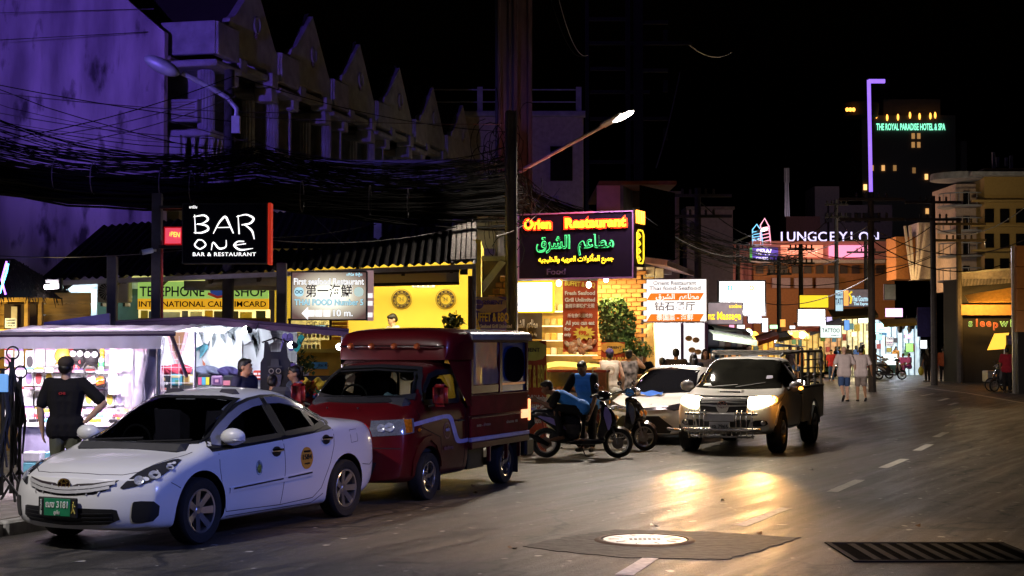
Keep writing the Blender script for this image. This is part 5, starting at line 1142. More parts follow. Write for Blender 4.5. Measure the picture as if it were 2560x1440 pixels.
# ================================================================ row of gabled townhouses behind, seen from their end wall
PL=mat('pale_plaster',(.28,.30,.34),.85,var=.3,scale=3,bump=.15);PLD=mat('grey_plaster',(.2,.19,.185),.85,var=.4,scale=2.5,bump=.2)
def stained():
 m=bpy.data.materials.new('stained_plaster');m.use_nodes=True;n=m.node_tree.nodes;l=m.node_tree.links;b=n['Principled BSDF'];b.inputs['Roughness'].default_value=.9
 tc=n.new('ShaderNodeTexCoord')
 def nz(sc,st,det=5):
  mp=n.new('ShaderNodeMapping');mp.inputs['Scale'].default_value=st;z=n.new('ShaderNodeTexNoise');z.inputs['Scale'].default_value=sc;z.inputs['Detail'].default_value=det;l.new(tc.outputs['Object'],mp.inputs[0]);l.new(mp.outputs[0],z.inputs[0]);return z.outputs[0]
 def mr(s,a,c,lo=0.,hi=1.):
  r=n.new('ShaderNodeMapRange');r.inputs[1].default_value=a;r.inputs[2].default_value=c;r.inputs[3].default_value=lo;r.inputs[4].default_value=hi;l.new(s,r.inputs[0]);return r.outputs[0]
 def mix(f,a,c):
  x=n.new('ShaderNodeMix');x.data_type='RGBA';l.new(f,x.inputs[0])
  for i,q in((6,a),(7,c)):
   if hasattr(q,'links'):l.new(q,x.inputs[i])
   else:x.inputs[i].default_value=tuple(q)+(1,)
  return x.outputs[2]
 c=mix(mr(nz(1.,(1,1,.25)),.4,.62),(.22,.2,.24),(.5,.47,.52))
 c=mix(mr(nz(2.2,(1,1,.45),8),.57,.68),c,(.06,.055,.07));c=mix(mr(nz(7.,(1,1,.12)),.62,.75,0,.6),c,(.2,.18,.2))
 l.new(c,b.inputs['Base Color']);return m
STAIN=stained()
C0=V((-8.3,37,0));RT=math.degrees(math.atan2(.975,.222));UW=4.2
def townhouse(i):
 s0=UW*i;loc=C0+V((.222,.975,0))*s0
 words_=['first gabled townhouse of the row, its end wall glowing violet','second gabled townhouse from the violet end wall','third gabled townhouse from the violet end wall','fourth gabled townhouse from the violet end wall','fifth gabled townhouse from the violet end wall','sixth and last gabled townhouse, half hidden behind wires'][i]
 t=thing('townhouse',words_,'townhouse',tuple(loc),RT,'gabled townhouses in a row')
 B=lambda nm,c,d,m=PL,bev=.02,M=None:MB().box(c,d,M,bev).obj(nm,m,t)
 B('wall',(UW/2,1.6,4.6),(UW,.2,9.2),PLD,0)
 # balcony bay
 B('parapet',(1.05,-1.1,9.25),(1.3,.2,.8),PL);B('parapet_side',(.42,-.45,9.25),(.18,1.4,.8),PL)
 B('cap_slab',(1.0,-.5,8.62),(1.6,1.5,.16),PL,.04);B('soffit',(1.0,.7,8.72),(2.0,1.7,.1),PLD)
 for x in(.75,):
  cm=MB()
  for k in range(14):a=2*PI*k/14;cm.tube([(x+.17*math.cos(a),-.75+.17*math.sin(a),5.4),(x+.17*math.cos(a),-.75+.17*math.sin(a),8.5)],.045,6)
  cm.cyl((x,-.75,5.4),(x,-.75,8.52),.17,14);cm.obj('fluted_column',PL,t)
 B('balcony_floor',(1.05,.2,5.55),(2.1,2.6,.3),PLD);B('balcony_rail',(1.0,-1.0,6.95),(1.5,.2,.16),PL,.03);B('balcony_rail',(.35,-.5,6.95),(.2,1.1,.16),PL,.03);B('rail_post',(.3,-.15,6.3),(.25,.4,1.2),PL);B('bay_side',(1.72,-.1,7.0),(.12,1.7,3.6),PL)
 key='bal'
 if key not in _tc:mb=MB();mb.lathe([(.0,0),(.07,0),(.05,.08),(.09,.3),(.085,.42),(.04,.75),(.05,.95),(.07,1.02),(.07,1.1)],10);_tc[key]=mb.mesh('baluster',PL,60)
 for k in range(5):ob('baluster',_tc[key],t,T(.55+k*.24,-1.0,5.75))
 for k in range(3):ob('baluster',_tc[key],t,T(.35,-.85+k*.24,5.75))
 B('balcony_door',(.95,1.48,6.9),(1.3,.06,2.3),GLASSD,0);B('door_frame',(.95,1.44,8.08),(1.45,.08,.09),WOODD);B('door_frame',(.26,1.44,6.9),(.09,.08,2.4),WOODD);B('door_frame',(1.64,1.44,6.9),(.09,.08,2.4),WOODD)
 # gable bay standing forward, its roof behind
 gx,p=3.0,-1.0
 out=[(-1.75,9.0),(-1.75,9.7),(-1.62,9.92),(-1.45,9.97),(-1.3,10.05),(0,11.15),(1.3,9.72),(1.45,9.6),(1.6,9.5),(1.72,9.4),(1.55,9.0),(.75,8.9),(.75,9.05),(-.75,9.05),(-.75,8.9)]
 mb=MB();mb.add([(gx+a,p+y,z)for y in(-.1,.1)for a,z in out],[(0,1,2,3,4,5,6,7,8,9,10,11,12,13,14)[::1],tuple(15+q for q in range(15))[::-1]]+[(q,15+q,15+(q+1)%15,(q+1)%15)for q in range(15)]);g=mb.obj('gable',PL,t,0)
 MB().lathe([(.16,.03),(.2,.06),(.24,.03)],16,T(gx,p-.1,10.05)@RX(90)).obj('gable_medallion',PL,t);MB().ball((gx,p-.1,9.78),(.12,.06,.09)).obj('medallion_drop',PLD,t)
 for sgn in(-1,1):
  mb=MB();mb.add([(gx+sgn*1.6,p+.1,9.5),(gx,p+.1,11.16),(gx,3.2,11.16),(gx+sgn*1.6,3.2,9.5)],[(0,1,2,3)]);mb.add([(gx+sgn*1.7,p+.02,9.42),(gx,p+.02,11.24),(gx,3.2,11.24),(gx+sgn*1.7,3.2,9.42)],[(0,1,2,3)]);mb.obj('gable_roof',mat('dark_roof',(.03,.025,.025),.8),t,0)
  for k,(dx,z)in enumerate(((1.05,8.8),(1.3,8.45))):B('stepped_bracket',(gx+sgn*dx,p+.02+.12*k,z),(.42,.5,.36),PL,.02)
 B('gable_ledge',(gx,p+.05,8.82),(1.5,.4,.16),PL)
 for x in(gx-.8,gx+.85):
  cm=MB()
  for k in range(10):a=2*PI*k/10;cm.tube([(x+.14*math.cos(a),p+.45+.14*math.sin(a),5.2),(x+.14*math.cos(a),p+.45+.14*math.sin(a),8.25)],.045,6)
  cm.obj('fluted_column',PL,t)
 B('bay_window',(gx,.4,6.9),(1.3,.08,2.2),GLASSD,0);B('bay_sill',(gx,.3,5.7),(1.9,.5,.14),PL);B('bay_wall',(gx,.9,5.2),(2.1,.8,.8),PLD,0)
 B('roof_slope',(UW/2,3.6,9.9),(UW,4.4,.12),mat('dark_roof',0,0),0,None)
 if i==0:
  mb=MB();mb.prism([(-.1,0),(10,0),(10,9.3),(5,13.6),(-.1,9.3)],.2,MX(((0,0,-1,.0),(1,0,0,0),(0,1,0,0),(0,0,0,1))));mb.obj('end_wall',STAIN,t,0)
  a=thing('air_conditioner',None,None);a.parent=t;a.location=(.45,-.35,7.5);a.rotation_euler=(0,0,rad(-90))
  MB().box((0,0,0),(.75,.3,.55),None,.02).obj('casing',PL,a)
  for k in range(7):MB().box((0,-.16,-.2+k*.065),(.6,.02,.03)).obj('louvre',PLD,a)
 return t
for i in range(6):townhouse(i)
bb_=thing('flat_roofed_block','flat roofed block with rooftop railings at the end of the gabled row','building',(-1.2,63,0),0)
MB().box((1.0,2,5.6),(6.2,4,11.2),None,.05).obj('wall',mat('cream_block',(.36,.33,.28),.85,var=.2),bb_)
MB().box((1.0,-.1,11.2),(6.4,.5,.22),None,.03).obj('cornice',PL,bb_)
for z in(11.7,12.2):MB().tube([(-2.1,-.1,z),(4.0,-.1,z)],.03,6).obj('railing',PL,bb_)
for x in(-2.1,-.1,1.9,3.9):MB().box((x,-.1,11.75),(.22,.22,1.1)).obj('railing_post',PL,bb_)
for x in(3.2,):MB().box((x,-.02,9.2),(.9,.1,1.4)).obj('window',GLASSD,bb_)
# ================================================================ corrugated sheet wall and the long low roof in front of it
def corrug(L,H,pitch=.09,amp=.018,n=None):
 n=n or int(L/pitch*4)
 def f(a,b):return(a*L,amp*math.sin(a*L/pitch*2*PI),b*H)
 return MB().grid(f,n,1)
SHEET=mat('painted_sheet_metal',(.3,.29,.31),.6,.2,var=.3,scale=4)
cw=thing('sheet_metal_wall','corrugated sheet wall with a pale top ledge above the dark roof','wall',(-6.3,32.5,4.55))
for k in range(6):corrug(1.05,1.05,.13,.025).obj('metal_sheet',SHEET,cw,60,T(k*1.0,(k%2)*.012,0))
for k in range(2):MB().box((1.5+k*3.0,-.12,1.1),(3.0,.5,.09),RY(RND.uniform(-.4,.4)),.02).obj('top_ledge',SHEET,cw)
MB().box((3.0,.2,-.3),(6.1,.1,.7)).obj('base_wall',PLD,cw)
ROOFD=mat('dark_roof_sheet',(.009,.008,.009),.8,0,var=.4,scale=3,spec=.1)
SLOPE_A,SLOPE_B=U(96,700,27.0),U(1188,656,27.0)
rf=thing('long_low_roof','long low roof of dark corrugated sheets over the shops','roof',(0,0,0))
ridge_a,ridge_b=V((SLOPE_A.x-.3,32.3,4.35)),V((-.75,32.3,4.95))
nsh=17
for k in range(nsh):
 a0,a1=k/nsh,(k+1)/nsh+.004;pa,pb=SLOPE_A.lerp(SLOPE_B,a0),SLOPE_A.lerp(SLOPE_B,a1);qa,qb=ridge_a.lerp(ridge_b,a0),ridge_a.lerp(ridge_b,a1);L=(pb-pa).length;nw=max(2,round(L/.155))
 def f(a,b,pa=pa,pb=pb,qa=qa,qb=qb,nw=nw):p=pa.lerp(pb,a).lerp(qa.lerp(qb,a),b);return(p.x,p.y,p.z+.022*math.sin(a*nw*2*PI)+(k%2)*.008)
 MB().grid(f,nw*6,6).obj('roof_sheet',ROOFD if k<nsh-1 else SHEET,rf,70)  # last sheet is paler to paint the light on the right end
d_=(SLOPE_B-SLOPE_A);ang=-math.degrees(math.atan2(d_.z,d_.x));m_=(SLOPE_A+SLOPE_B)/2
MB().box((0,.06,-.065),(d_.length,.03,.085),T(*m_)@RY(ang),.004).obj('fascia_board',mat('pale_fascia',(.5,.48,.5),.6),rf)
for k in range(9):p=SLOPE_A.lerp(SLOPE_B,(k+.5)/9);MB().box((0,0,-.12),(.06,5.2,.08),T(p.x,p.y+2.65,p.z+.62)@RX(math.degrees(math.atan2(1.35,5.3)))).obj('rafter',WOODD,rf)
for k in range(5):
 a,b=SLOPE_B.lerp(SLOPE_A,.012*k+.004),ridge_b.lerp(ridge_a,.012*k+.004);MB().box((0,0,.03),((b-a).length*.96,.07,.02),T(*((a+b)/2))@(b-a).to_track_quat('X','Z').to_matrix().to_4x4()).obj('lit_end_strip',mat('lit_strip_colour',(.35,.32,.3),.7,var=.5,scale=20),rf)  # pale strips paint the light lying on the roof's right end
pst=thing('roof_post','square pale post rising through the dark roof, lit blue','post',tuple(U(945,640,29.2)))
MB().box((0,0,.85),(.15,.15,1.75),None,.01).obj('shaft',PL,pst);MB().box((0,0,1.76),(.2,.2,.06),None,.01).obj('cap',PL,pst);MB().box((.14,0,.06),(.2,.1,.05)).obj('bracket',STEEL,pst)
# posts carrying the roof
for px,lab in((280,'dark square post in front of the air conditioner'),(391,'tall dark post carrying the black bar sign'),(704,'dark post beside the seafood restaurant sign')):
 p=U(px,800,24.6);t=thing('sign_post',lab,'post',(p.x,p.y,PV));h={280:3.15,391:4.15,704:3.05}[px]
 MB().box((0,0,h/2),(.15,.15,h),None,.01).obj('shaft',mat('dark_post_paint',(.05,.045,.06),.6,var=.3),t);MB().box((0,0,.06),(.26,.26,.12),None,.01).obj('foot_plate',DARKM,t)
 if px==391:
  MB().tube([(.1,-.08,.9),(.11,-.09,2.2),(.095,-.08,3.4)],.02,6).obj('red_cable_duct',mat('red_duct',(.5,.05,.03),.5),t)
  c=thing('security_camera','white security camera clamped to the tall sign post','camera',tuple(U(378,629,24.4)),0)
  MB().tube([(.08,0,.02),(.0,0,.02)],.02,8).obj('bracket',STEEL,c);MB().tube([(.02,0,.02),(-.12,-.1,-.02)],.042,12).obj('housing',WHITEP,c);MB().lathe([(0,0),(.036,0),(.036,-.01)],12,T(-.125,-.104,-.02)@RX(90)@RY(50)).obj('lens',BLACK,c)
  # ================================================================ signs
INKW=glow('sign_white_letters',(1,.98,.95),1.3);INKB=mat('sign_dark_letters',(.02,.015,.02),.6)
def sign(name,label,c,w,h,dp,facem,rz=0,frame=BLACK,fr=.03,cat='sign',group=None):
 t=thing(name,label,cat,tuple(c),rz,group)
 MB().box((0,dp/2+.006,0),(w,dp,h),None,.012).obj('case',frame,t)
 if facem:MB().box((0,0,0),(w-2*fr,.012,h-2*fr)).obj('face',facem,t)
 if fr>0:
  for z in(-1,1):MB().box((0,-.004,z*(h/2-fr/2)),(w,.02,fr)).obj('frame',frame,t)
  for x in(-1,1):MB().box((x*(w/2-fr/2),-.0035,0),(fr,.019,h-2*fr)).obj('frame',frame,t)
 return t
def SZ(x0,y0,x1,y1,d):return U((x0+x1)/2,(y0+y1)/2,d),(x1-x0)*PXM(d),(y1-y0)*PXM(d)
def brush(strokes,sc,parent,m,c,th=.01):
 """hand drawn letters: strokes of (x, z, width)"""
 for st_ in strokes:
  pts=st_
  q=[]
  for a,b in zip(pts,pts[1:]):
   for k in range(4):q.append(tuple(a[i]+(b[i]-a[i])*k/4 for i in range(3)))
  q.append(pts[-1])
  for _ in range(2):q=[q[0]]+[tuple((q[i-1][j]+2*q[i][j]+q[i+1][j])/4 for j in range(3))for i in range(1,len(q)-1)]+[q[-1]]
  vs=[];n=len(q)
  for i in range(n):
   t=V((q[min(i+1,n-1)][0]-q[max(i-1,0)][0],q[min(i+1,n-1)][1]-q[max(i-1,0)][1]));t=t.normalized()if t.length>0 else V((1,0));s=V((-t.y,t.x))
   for k in(-1,1):vs.append((c[0]+(q[i][0]+s.x*q[i][2]*k*.62)*sc,c[1],c[2]+(q[i][1]+s.y*q[i][2]*k*.62)*sc))
  vs+=[(x,y-th,z)for x,y,z in vs];N=2*n;fs=[]
  for i in range(n-1):a=2*i;fs+=[(N+a,N+a+1,N+a+3,N+a+2),(a,N+a,N+a+2,a+2),(a+1,a+3,N+a+3,N+a+1)]
  MB().add(vs,fs).obj('letter_stroke',m,parent,0)
c,w,h=SZ(455,508,668,660,24.2)
bar=sign('bar_sign','black lit sign reading BAR ONE on the tall dark post',c,w,h,.16,mat('sign_black',(.004,.004,.007),.7,spec=.05),0,BLACK,.015)
MB().box((w/2+.035,.1,0),(.05,.2,h+.02),None,.005).obj('red_edge',mat('red_edge_lit',(.5,.02,.01),.4,emit=.35,ec=(1,.05,.02)),bar)
for z in(.42,-.2):MB().box((-w/2-.18,.1,z),(.4,.05,.05)).obj('bracket',DARKM,bar)
BW_=glow('bar_letters',(1,.97,.95),1.5)
brush([[(-1.66,.62,.03),(-1.6,-.42,.05)],[(-1.72,.5,.03),(-1.1,.62,.08),(-.86,.36,.09),(-1.2,.12,.05),(-1.55,.08,.03)],[(-1.5,.1,.03),(-.95,.02,.09),(-.86,-.22,.09),(-1.25,-.4,.08),(-1.7,-.38,.03)],[(-.62,-.44,.03),(-.3,.2,.07),(.05,.58,.1),(.22,.2,.09),(.5,-.42,.05)],[(-.38,-.1,.03),(.3,-.08,.04)],[(.75,.58,.03),(.82,-.46,.06)],[(.66,.5,.03),(1.2,.66,.06),(1.68,.42,.1),(1.45,.12,.08),(.95,.05,.04)],[(1.1,.08,.05),(1.55,-.25,.1),(1.66,-.75,.03)]],.28,bar,BW_,(-.0,-.012,.12))
brush([[(-1.45,-.2,.05),(-1.7,-.5,.07),(-1.35,-.76,.06),(-.98,-.5,.07),(-1.2,-.22,.05),(-1.45,-.2,.05)],[(-.72,-.78,.03),(-.64,-.25,.06),(-.3,-.74,.09),(.12,-.62,.06),(.1,-.22,.03)],[(1.1,-.3,.05),(.72,-.28,.06),(.5,-.52,.08),(.85,-.8,.09),(1.6,-.68,.02)],[(.5,-.52,.03),(1.2,-.42,.04)]],.28,bar,BW_,(-.0,-.012,-.04))
lettering('BAR & RESTAURANT',(.0,-.006,-.325),.058,BW_,bar,.98,space=1.15,bold=.012);lettering('บาร์วัน',(-.49,-.006,.41),.04,BW_,bar,.12)
c,w,h=SZ(410,567,456,612,25.4);os_=sign('small_red_sign','small glowing red open sign behind the tall dark post',c,w,h,.1,glow('red_sign_face',(.9,.08,.14),.9),0,mat('red_frame',RED,.5,emit=.6),.02)
lettering('OPEN',(0,-.008,.02),.08,glow('orange_neon',(1,.35,.05),3),os_,.22,slant=.2)
# seafood sign
c,w,h=SZ(727,678,918,801,24.0)
def vignette_face():
 m=mat('seafood_face',(.2,.12,.1),.5,emit=1.)
 n=m.node_tree.nodes;l=m.node_tree.links;b=n['Principled BSDF'];tc=n.new('ShaderNodeTexCoord');gr=n.new('ShaderNodeTexGradient');gr.gradient_type='SPHERICAL'
 mp=n.new('ShaderNodeMapping');mp.inputs['Scale'].default_value=(1.35,1,2.1);l.new(tc.outputs['Object'],mp.inputs[0]);l.new(mp.outputs[0],gr.inputs[0])
 r=n.new('ShaderNodeValToRGB');r.color_ramp.elements[0].color=(.10,.055,.045,1);r.color_ramp.elements[1].color=(1.3,1.35,1.15,1);e=r.color_ramp.elements.new(.45);e.color=(.55,.5,.38,1);r.color_ramp.elements[0].position=.05;r.color_ramp.elements[2].position=.8
 l.new(gr.outputs[0],r.inputs[0]);l.new(r.outputs[0],b.inputs['Emission Color']);b.inputs['Emission Strength'].default_value=1.15
 return m
sea=sign('seafood_sign','brown backlit sign for the seafood restaurant with a white arrow',c,w,h,.14,vignette_face(),0,BLACK,.02)
LW=glow('sign_ivory',(1,1,.95),1.1);LBr=mat('sign_brown',(.05,.02,.015),.6);LBl=glow('sign_pale_blue',(.45,.8,.9),.9)
def outlined(s,p,hh,m,o,parent,w,**k):lettering(s,(p[0],p[1],p[2]),hh,o,parent,w*1.015,bold=.035,**k);lettering(s,(p[0],p[1]-.006,p[2]),hh,m,parent,w,**k)
outlined('First seafood Restaurant',(0,-.012,.21),.075,LW,LBr,sea,1.05,bold=0)if False else None
for s_,z,hh,ww,m_,o_ in(('First seafood Restaurant',.215,.10,1.08,LW,LBr),('第一海鮮',.06,.155,.72,LBr,LW),('THAI FOOD Number 5',-.105,.09,1.06,LBl,LBr),('10 m.',-.27,.1,.3,LW,LBr)):
 x_=.22 if s_=='10 m.' else 0
 lettering(s_,(x_,-.010,z),hh,o_,sea,ww+.012,bold=.05);lettering(s_,(x_,-.018,z),hh,m_,sea,ww,bold=.022)
lettering('เฟิร์ส ซีฟู้ด',(.39,-.010,.325),.04,LBl,sea,.24)
mb=MB();mb.prism([(-.42,-.27),(-.32,-.17),(-.32,-.22),(-.22,-.22),(-.22,-.32),(-.32,-.32),(-.32,-.37)],.006,T(0,-.012,0)@RX(90));mb.obj('arrow',LW,sea)
for x in(-.155,-.03):MB().box((x,-.014,-.27),(.105,.008,.1)).obj('arrow_block',LW,sea)
for x,m_ in((-.46,LBl),(.46,glow('pale_green',(.6,.8,.72),.7))):MB().prism(chaikin([(-.07,-.07),(.07,-.07),(.07,.07),(-.07,.07)],2),.006,T(x,-.012,.06)@RX(90)).obj('square_mark',m_,sea)
for x in(-.49,-.43):MB().lathe([(.018,.003),(.024,.005),(.029,.003)],14,T(x,-.02,.06)@RX(90)).obj('ring_mark',LBr,sea)
c,w,h=SZ(916,676,934,802,24.2);t=sign('menu_strip','narrow pink and white strip sign on the edge of the seafood sign',c,w,h,.05,glow('pink_strip',(.7,.42,.42),.4),0,BLACK,0)
for z in(-.3,-.12,.0):MB().box((0,-.01,z),(.08,.006,.07)).obj('white_patch',LW,t)
# ================================================================ telephone shop
tp_=thing('telephone_shop','telephone shop with a lime green and orange sign band','shop',(0,0,0));DS=28.6
def panel(px0,py0,px1,py1,d,m,name,parent,th=.04,bev=.0):
 c_,w_,h_=SZ(px0,py0,px1,py1,d);inv=parent.matrix_world.inverted()if False else None
 loc=parent.location if parent is not None else V((0,0,0));return MB().box(tuple(c_-V(loc)),(w_,th,h_),None,bev).obj(name,m,parent)
LIME=glow('lime_sign',(.42,.72,.16),.62);ORS=glow('orange_sign',(.86,.42,.02),.8);SHW=glow('shop_light_yellow',(1,.82,.35),.9)
panel(345,704,672,747,DS,LIME,'lime_band',tp_);panel(345,747,672,774,DS,ORS,'orange_band',tp_)
panel(330,690,690,704,DS+.02,glow('yellow_trim',(.8,.8,.25),.8),'light_box',tp_)
NV=mat('navy_letter',(.02,.04,.12),.6);c,w,h=SZ(350,718,512,742,DS)
lettering('TELEPHONE',tuple(c+V((0,-.03,0))),h*1.05,NV,tp_,w,bold=.012);c,w,h=SZ(588,720,666,742,DS);lettering('SHOP',tuple(c+V((0,-.03,0))),h*1.05,NV,tp_,w,bold=.012)
c,w,h=SZ(348,754,666,768,DS);lettering('INTERNATIONAL CALL SIMCARD',tuple(c+V((0,-.03,0))),h,INKB,tp_,w)
c=U(552,730,DS);mb=MB();mb.lathe([(0,.02),(.13,.015),(.16,0)],20,T(c.x,c.y-.03,c.z+.02)@RX(90)@SC(1.2,.8,1));mb.obj('phone_emblem',mat('blue_emblem',(.05,.12,.5),.4,emit=.3),tp_)
MB().tube([(c.x-.22,c.y-.06,c.z-.03),(c.x-.05,c.y-.06,c.z-.1),(c.x+.2,c.y-.06,c.z-.05),(c.x+.24,c.y-.06,c.z+.06)],.025,8).obj('emblem_swoosh',mat('red_emblem',(.6,.06,.03),.4,emit=.3),tp_)
panel(345,774,675,803,DS+1.6,SHW,'lit_back_wall',tp_);panel(345,795,675,960,DS+.1,mat('shop_counter',(.2,.15,.08),.6),'counter_front',tp_)  # back wall glows by itself to stand for the light inside
for i,(a,b,m_)in enumerate(((352,370,(.7,.5,.1)),(372,386,(.05,.1,.3)),(405,450,(.55,.6,.7)),(455,470,(.1,.1,.12)),(476,505,(.75,.72,.7)),(512,532,(.8,.5,.05)),(535,596,(.05,.045,.05)),(600,630,(.75,.55,.1)),(640,664,(.03,.05,.06)))):
 panel(a,776+(i*7)%5,b,803,DS+.9-.1*(i%3),mat('window_notice_%d'%i if False else 'notice_'+'abcdefghi'[i],m_,.6,emit=.25),'window_notice',tp_,.02)
panel(460,702,695,726,27.6,mat('rolled_canvas',(.5,.47,.4),.8),'rolled_awning_back',tp_,.03)
c,w,h=SZ(515,697,694,724,27.4);MB().tube([(c.x-w/2,c.y,c.z+.03),(c.x+w/2,c.y,c.z+.06)],.09,14).obj('rolled_awning',mat('rolled_canvas',0,0),tp_)
area('shop_light',tuple(U(500,745,DS+1.2)),tuple(U(500,860,DS)),30,(1,.85,.5),3,.3)
# blue white shed frame and the air conditioner left of it
sh_=thing('white_shed_front','pale blue lit shed front with wooden doors left of the telephone shop','shed',(0,0,0));LBW=mat('pale_blue_wall',(.55,.66,.7),.7,var=.1)
panel(110,702,345,722,28.8,LBW,'gable_board',sh_);panel(150,722,300,737,28.9,LBW,'lintel',sh_);panel(226,722,242,960,28.7,LBW,'post',sh_);panel(105,735,113,960,28.7,LBW,'post',sh_)
panel(240,700,346,800,29.2,mat('green_dark_wall',(.05,.12,.09),.7),'side_wall',sh_);WDL=mat('yellow_wood',(.55,.34,.1),.6,var=.35,stretch=(1,1,4),scale=4)
panel(100,745,228,960,29.4,WDL,'timber_wall',sh_);panel(163,750,172,960,29.3,WDL,'door_post',sh_);panel(198,752,206,960,29.3,WDL,'door_post',sh_);panel(206,762,226,800,29.36,mat('dark_opening',(.12,.06,.03),.7),'window',sh_)
area('shed_light',tuple(U(170,735,28.3)),tuple(U(180,800,29.3)),14,(.8,.9,1),1.2,.2)
ac=thing('air_conditioner','white air conditioner outdoor unit with round fan grille on the shed wall','air conditioner',tuple(U(282,728,28.0)))
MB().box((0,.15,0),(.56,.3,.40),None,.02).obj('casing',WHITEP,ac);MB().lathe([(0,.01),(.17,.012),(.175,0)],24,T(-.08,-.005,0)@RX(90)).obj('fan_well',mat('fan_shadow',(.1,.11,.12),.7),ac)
for k in range(20):a=k*PI/10;MB().tube([(-.08+.03*math.cos(a),-.02,.03*math.sin(a)),(-.08+.17*math.cos(a+.35),-.02,.17*math.sin(a+.35))],.004,4).obj('grille_wire',WHITEP,ac)
MB().lathe([(0,.02),(.03,.015),(.032,0)],12,T(-.08,-.02,0)@RX(90)).obj('fan_hub',WHITEP,ac);lettering('YORK',(.19,-.006,.15),.03,NV,ac,.12)
for x in(-.2,.2):MB().box((x,.2,-.24),(.04,.4,.06)).obj('bracket',DARKM,ac)
# ================================================================ ticket booth with thatched roof
bo=thing('ticket_booth','yellow timber booth with a thatched roof and a parking notice','booth',tuple(U(40,790,26))[:2]+(PV,),0)
bx=bo.location.x;BZ=lambda y:1.9+(860-y)*26/3900-PV
TIM=mat('booth_timber',(.6,.36,.08),.55,var=.3,stretch=(1,1,5),scale=3)
for k in range(14):MB().box((-.2,.55,.08+k*.19),(2.6,.05,.185),None,.008).obj('wall_plank',TIM,bo)
MB().box((-.2,-.02,.6),(1.9,.06,1.2)).obj('counter_front',TIM,bo)
for x in(-1.15,-.42,.19,.42):MB().box((x,-.03,1.6),(.07,.08,2.0),None,.008).obj('window_post',TIM,bo)
for z in(BZ(748),BZ(830)):MB().box((-.35,-.035,z),(1.65,.09,.09),None,.008).obj('window_rail',TIM,bo)
MB().box((-.05,.4,2.1),(.55,.03,.7)).obj('dark_shelf',mat('booth_dark',(.06,.035,.02),.7),bo);MB().box((-.12,.3,1.95),(.1,.05,.9)).obj('shelf_post',CREAM,bo)
nb=MB().box((-.06,-.08,BZ(808)),(.19,.006,.16)).obj('paper_notice',mat('paper_blue_white',(.6,.68,.75),.8),bo)
for i,s_ in enumerate(('PARKING','CUSTOMER','ONLY')):lettering(s_,(-.06,-.085,BZ(808)+.045-i*.045),.028,mat('pen_blue',(.03,.04,.12),.7),bo,.15)
THA=mat('thatch',(.04,.03,.022),.95,var=.6,scale=20,stretch=(4,4,1),bump=.6)
mb=MB();ap=V((-.55,.8,BZ(640)))
pa,pb=V((-2.0,-.45,BZ(746))),V((.62,-.45,BZ(746)));mb.grid(lambda a,b:pa.lerp(pb,a).lerp(ap+V(((a-.5)*.5,0,0)),b),20,6);pc=V((.62,2.,BZ(746)));mb.grid(lambda a,b:pb.lerp(pc,a).lerp(ap+V((.25,0,0)),b),10,6);mb.obj('thatched_roof',THA,bo,0)
mb=MB()
for k in range(420):
 a=RND.random();b=RND.random()**1.5*.9;p=pa.lerp(pb,a).lerp(ap+V(((a-.5)*.5,0,0)),b)if k%3 else pb.lerp(pc,a).lerp(ap+V((.25,0,0)),b)
 q=p+V((RND.uniform(-.02,.1),RND.uniform(-.12,-.02),-RND.uniform(.05,.16)));mb.tube([p+V((0,0,.02)),q],[.012,.004],4,cap=False)
stuff(mb.obj('thatch_fringe',THA,bo,0));point('booth_lamp',tuple(bo.location+V((-.3,-.5,2.1))),34,(1,.72,.25),.1)
ne=thing('neon_tube','slanting cyan and violet neon tube on the thatched roof','neon tube',tuple(U(12,690,25.3)))
MB().tube([(-.08,0,-.28),(.03,0,.08),(.05,0,.2)],.016,8).obj('cyan_tube',glow('cyan_neon',(.1,.75,1),9),ne);MB().tube([(.01,.02,-.3),(-.06,.02,-.06),(.02,.02,.24)],.014,8).obj('violet_tube',glow('violet_neon',(.45,.15,1),5),ne);MB().tube([(-.08,.05,-.3),(.06,.05,.26)],.012,6).obj('bracket',DARKM,ne)
c,w,h=SZ(112,706,146,730,25.5);fl=thing('tube_lamp','short white tube lamp beside the thatched roof','lamp',tuple(c));MB().tube([(-w/2,0,0),(w/2,0,.02)],.04,12).obj('tube',glow('tube_white',(1,.88,.95),14),fl);MB().box((w/2+.04,0,.05),(.05,.08,.2)).obj('holder',DARKM,fl);MB().box((0,.05,.1),(w,.05,.05)).obj('batten',WHITEP,fl)
# ================================================================ stall 1: phone cases and caps under a blue awning
BLUT=thin('blue_tarpaulin',(.55,.54,.74));TUBE_W=glow('stall_tube',(1,.82,.97),9)
st1=thing('phone_stall','phone accessory stall under a blue awning behind the taxi bonnet','market stall',(0,0,0))
xl,xr,yf,yb=U(-60,850,18).x,U(405,850,18).x,18.0,20.1;zt=U(0,838,18).z;zv=U(0,872,18).z
MB().grid(lambda a,b:(xl+(xr-xl)*a,yf+(yb-yf)*b,zt+.14*b+.015*math.sin(a*40)*math.sin(b*6)),40,8).obj('awning',BLUT,st1,70)
MB().grid(lambda a,b:(xl+(xr-xl)*a,yf-.01-.02*b+.02*math.sin(a*55)*b,zt-(zt-zv)*b),70,4).obj('valance',BLUT,st1,70)
for x in(xl+.05,xr-.05):
 for y in(yf+.05,yb):MB().tube([(x,y,PV),(x,y,zt+.05)],.022,8).obj('pole',STEEL,st1)
MB().tube([(xl,yf,zt),(xr+.15,yf,zt+.02)],.03,8).obj('front_bar',mat('dark_bar',(.06,.03,.09),.5),st1);MB().tube([(xr+.1,yf,zt+.02),(xr-.05,yf+1.6,zt-.5)],.025,8).obj('side_bar',mat('dark_bar',0,0),st1)
BACKW=mat('stall_backing',(.62,.6,.62),.8,var=.1)
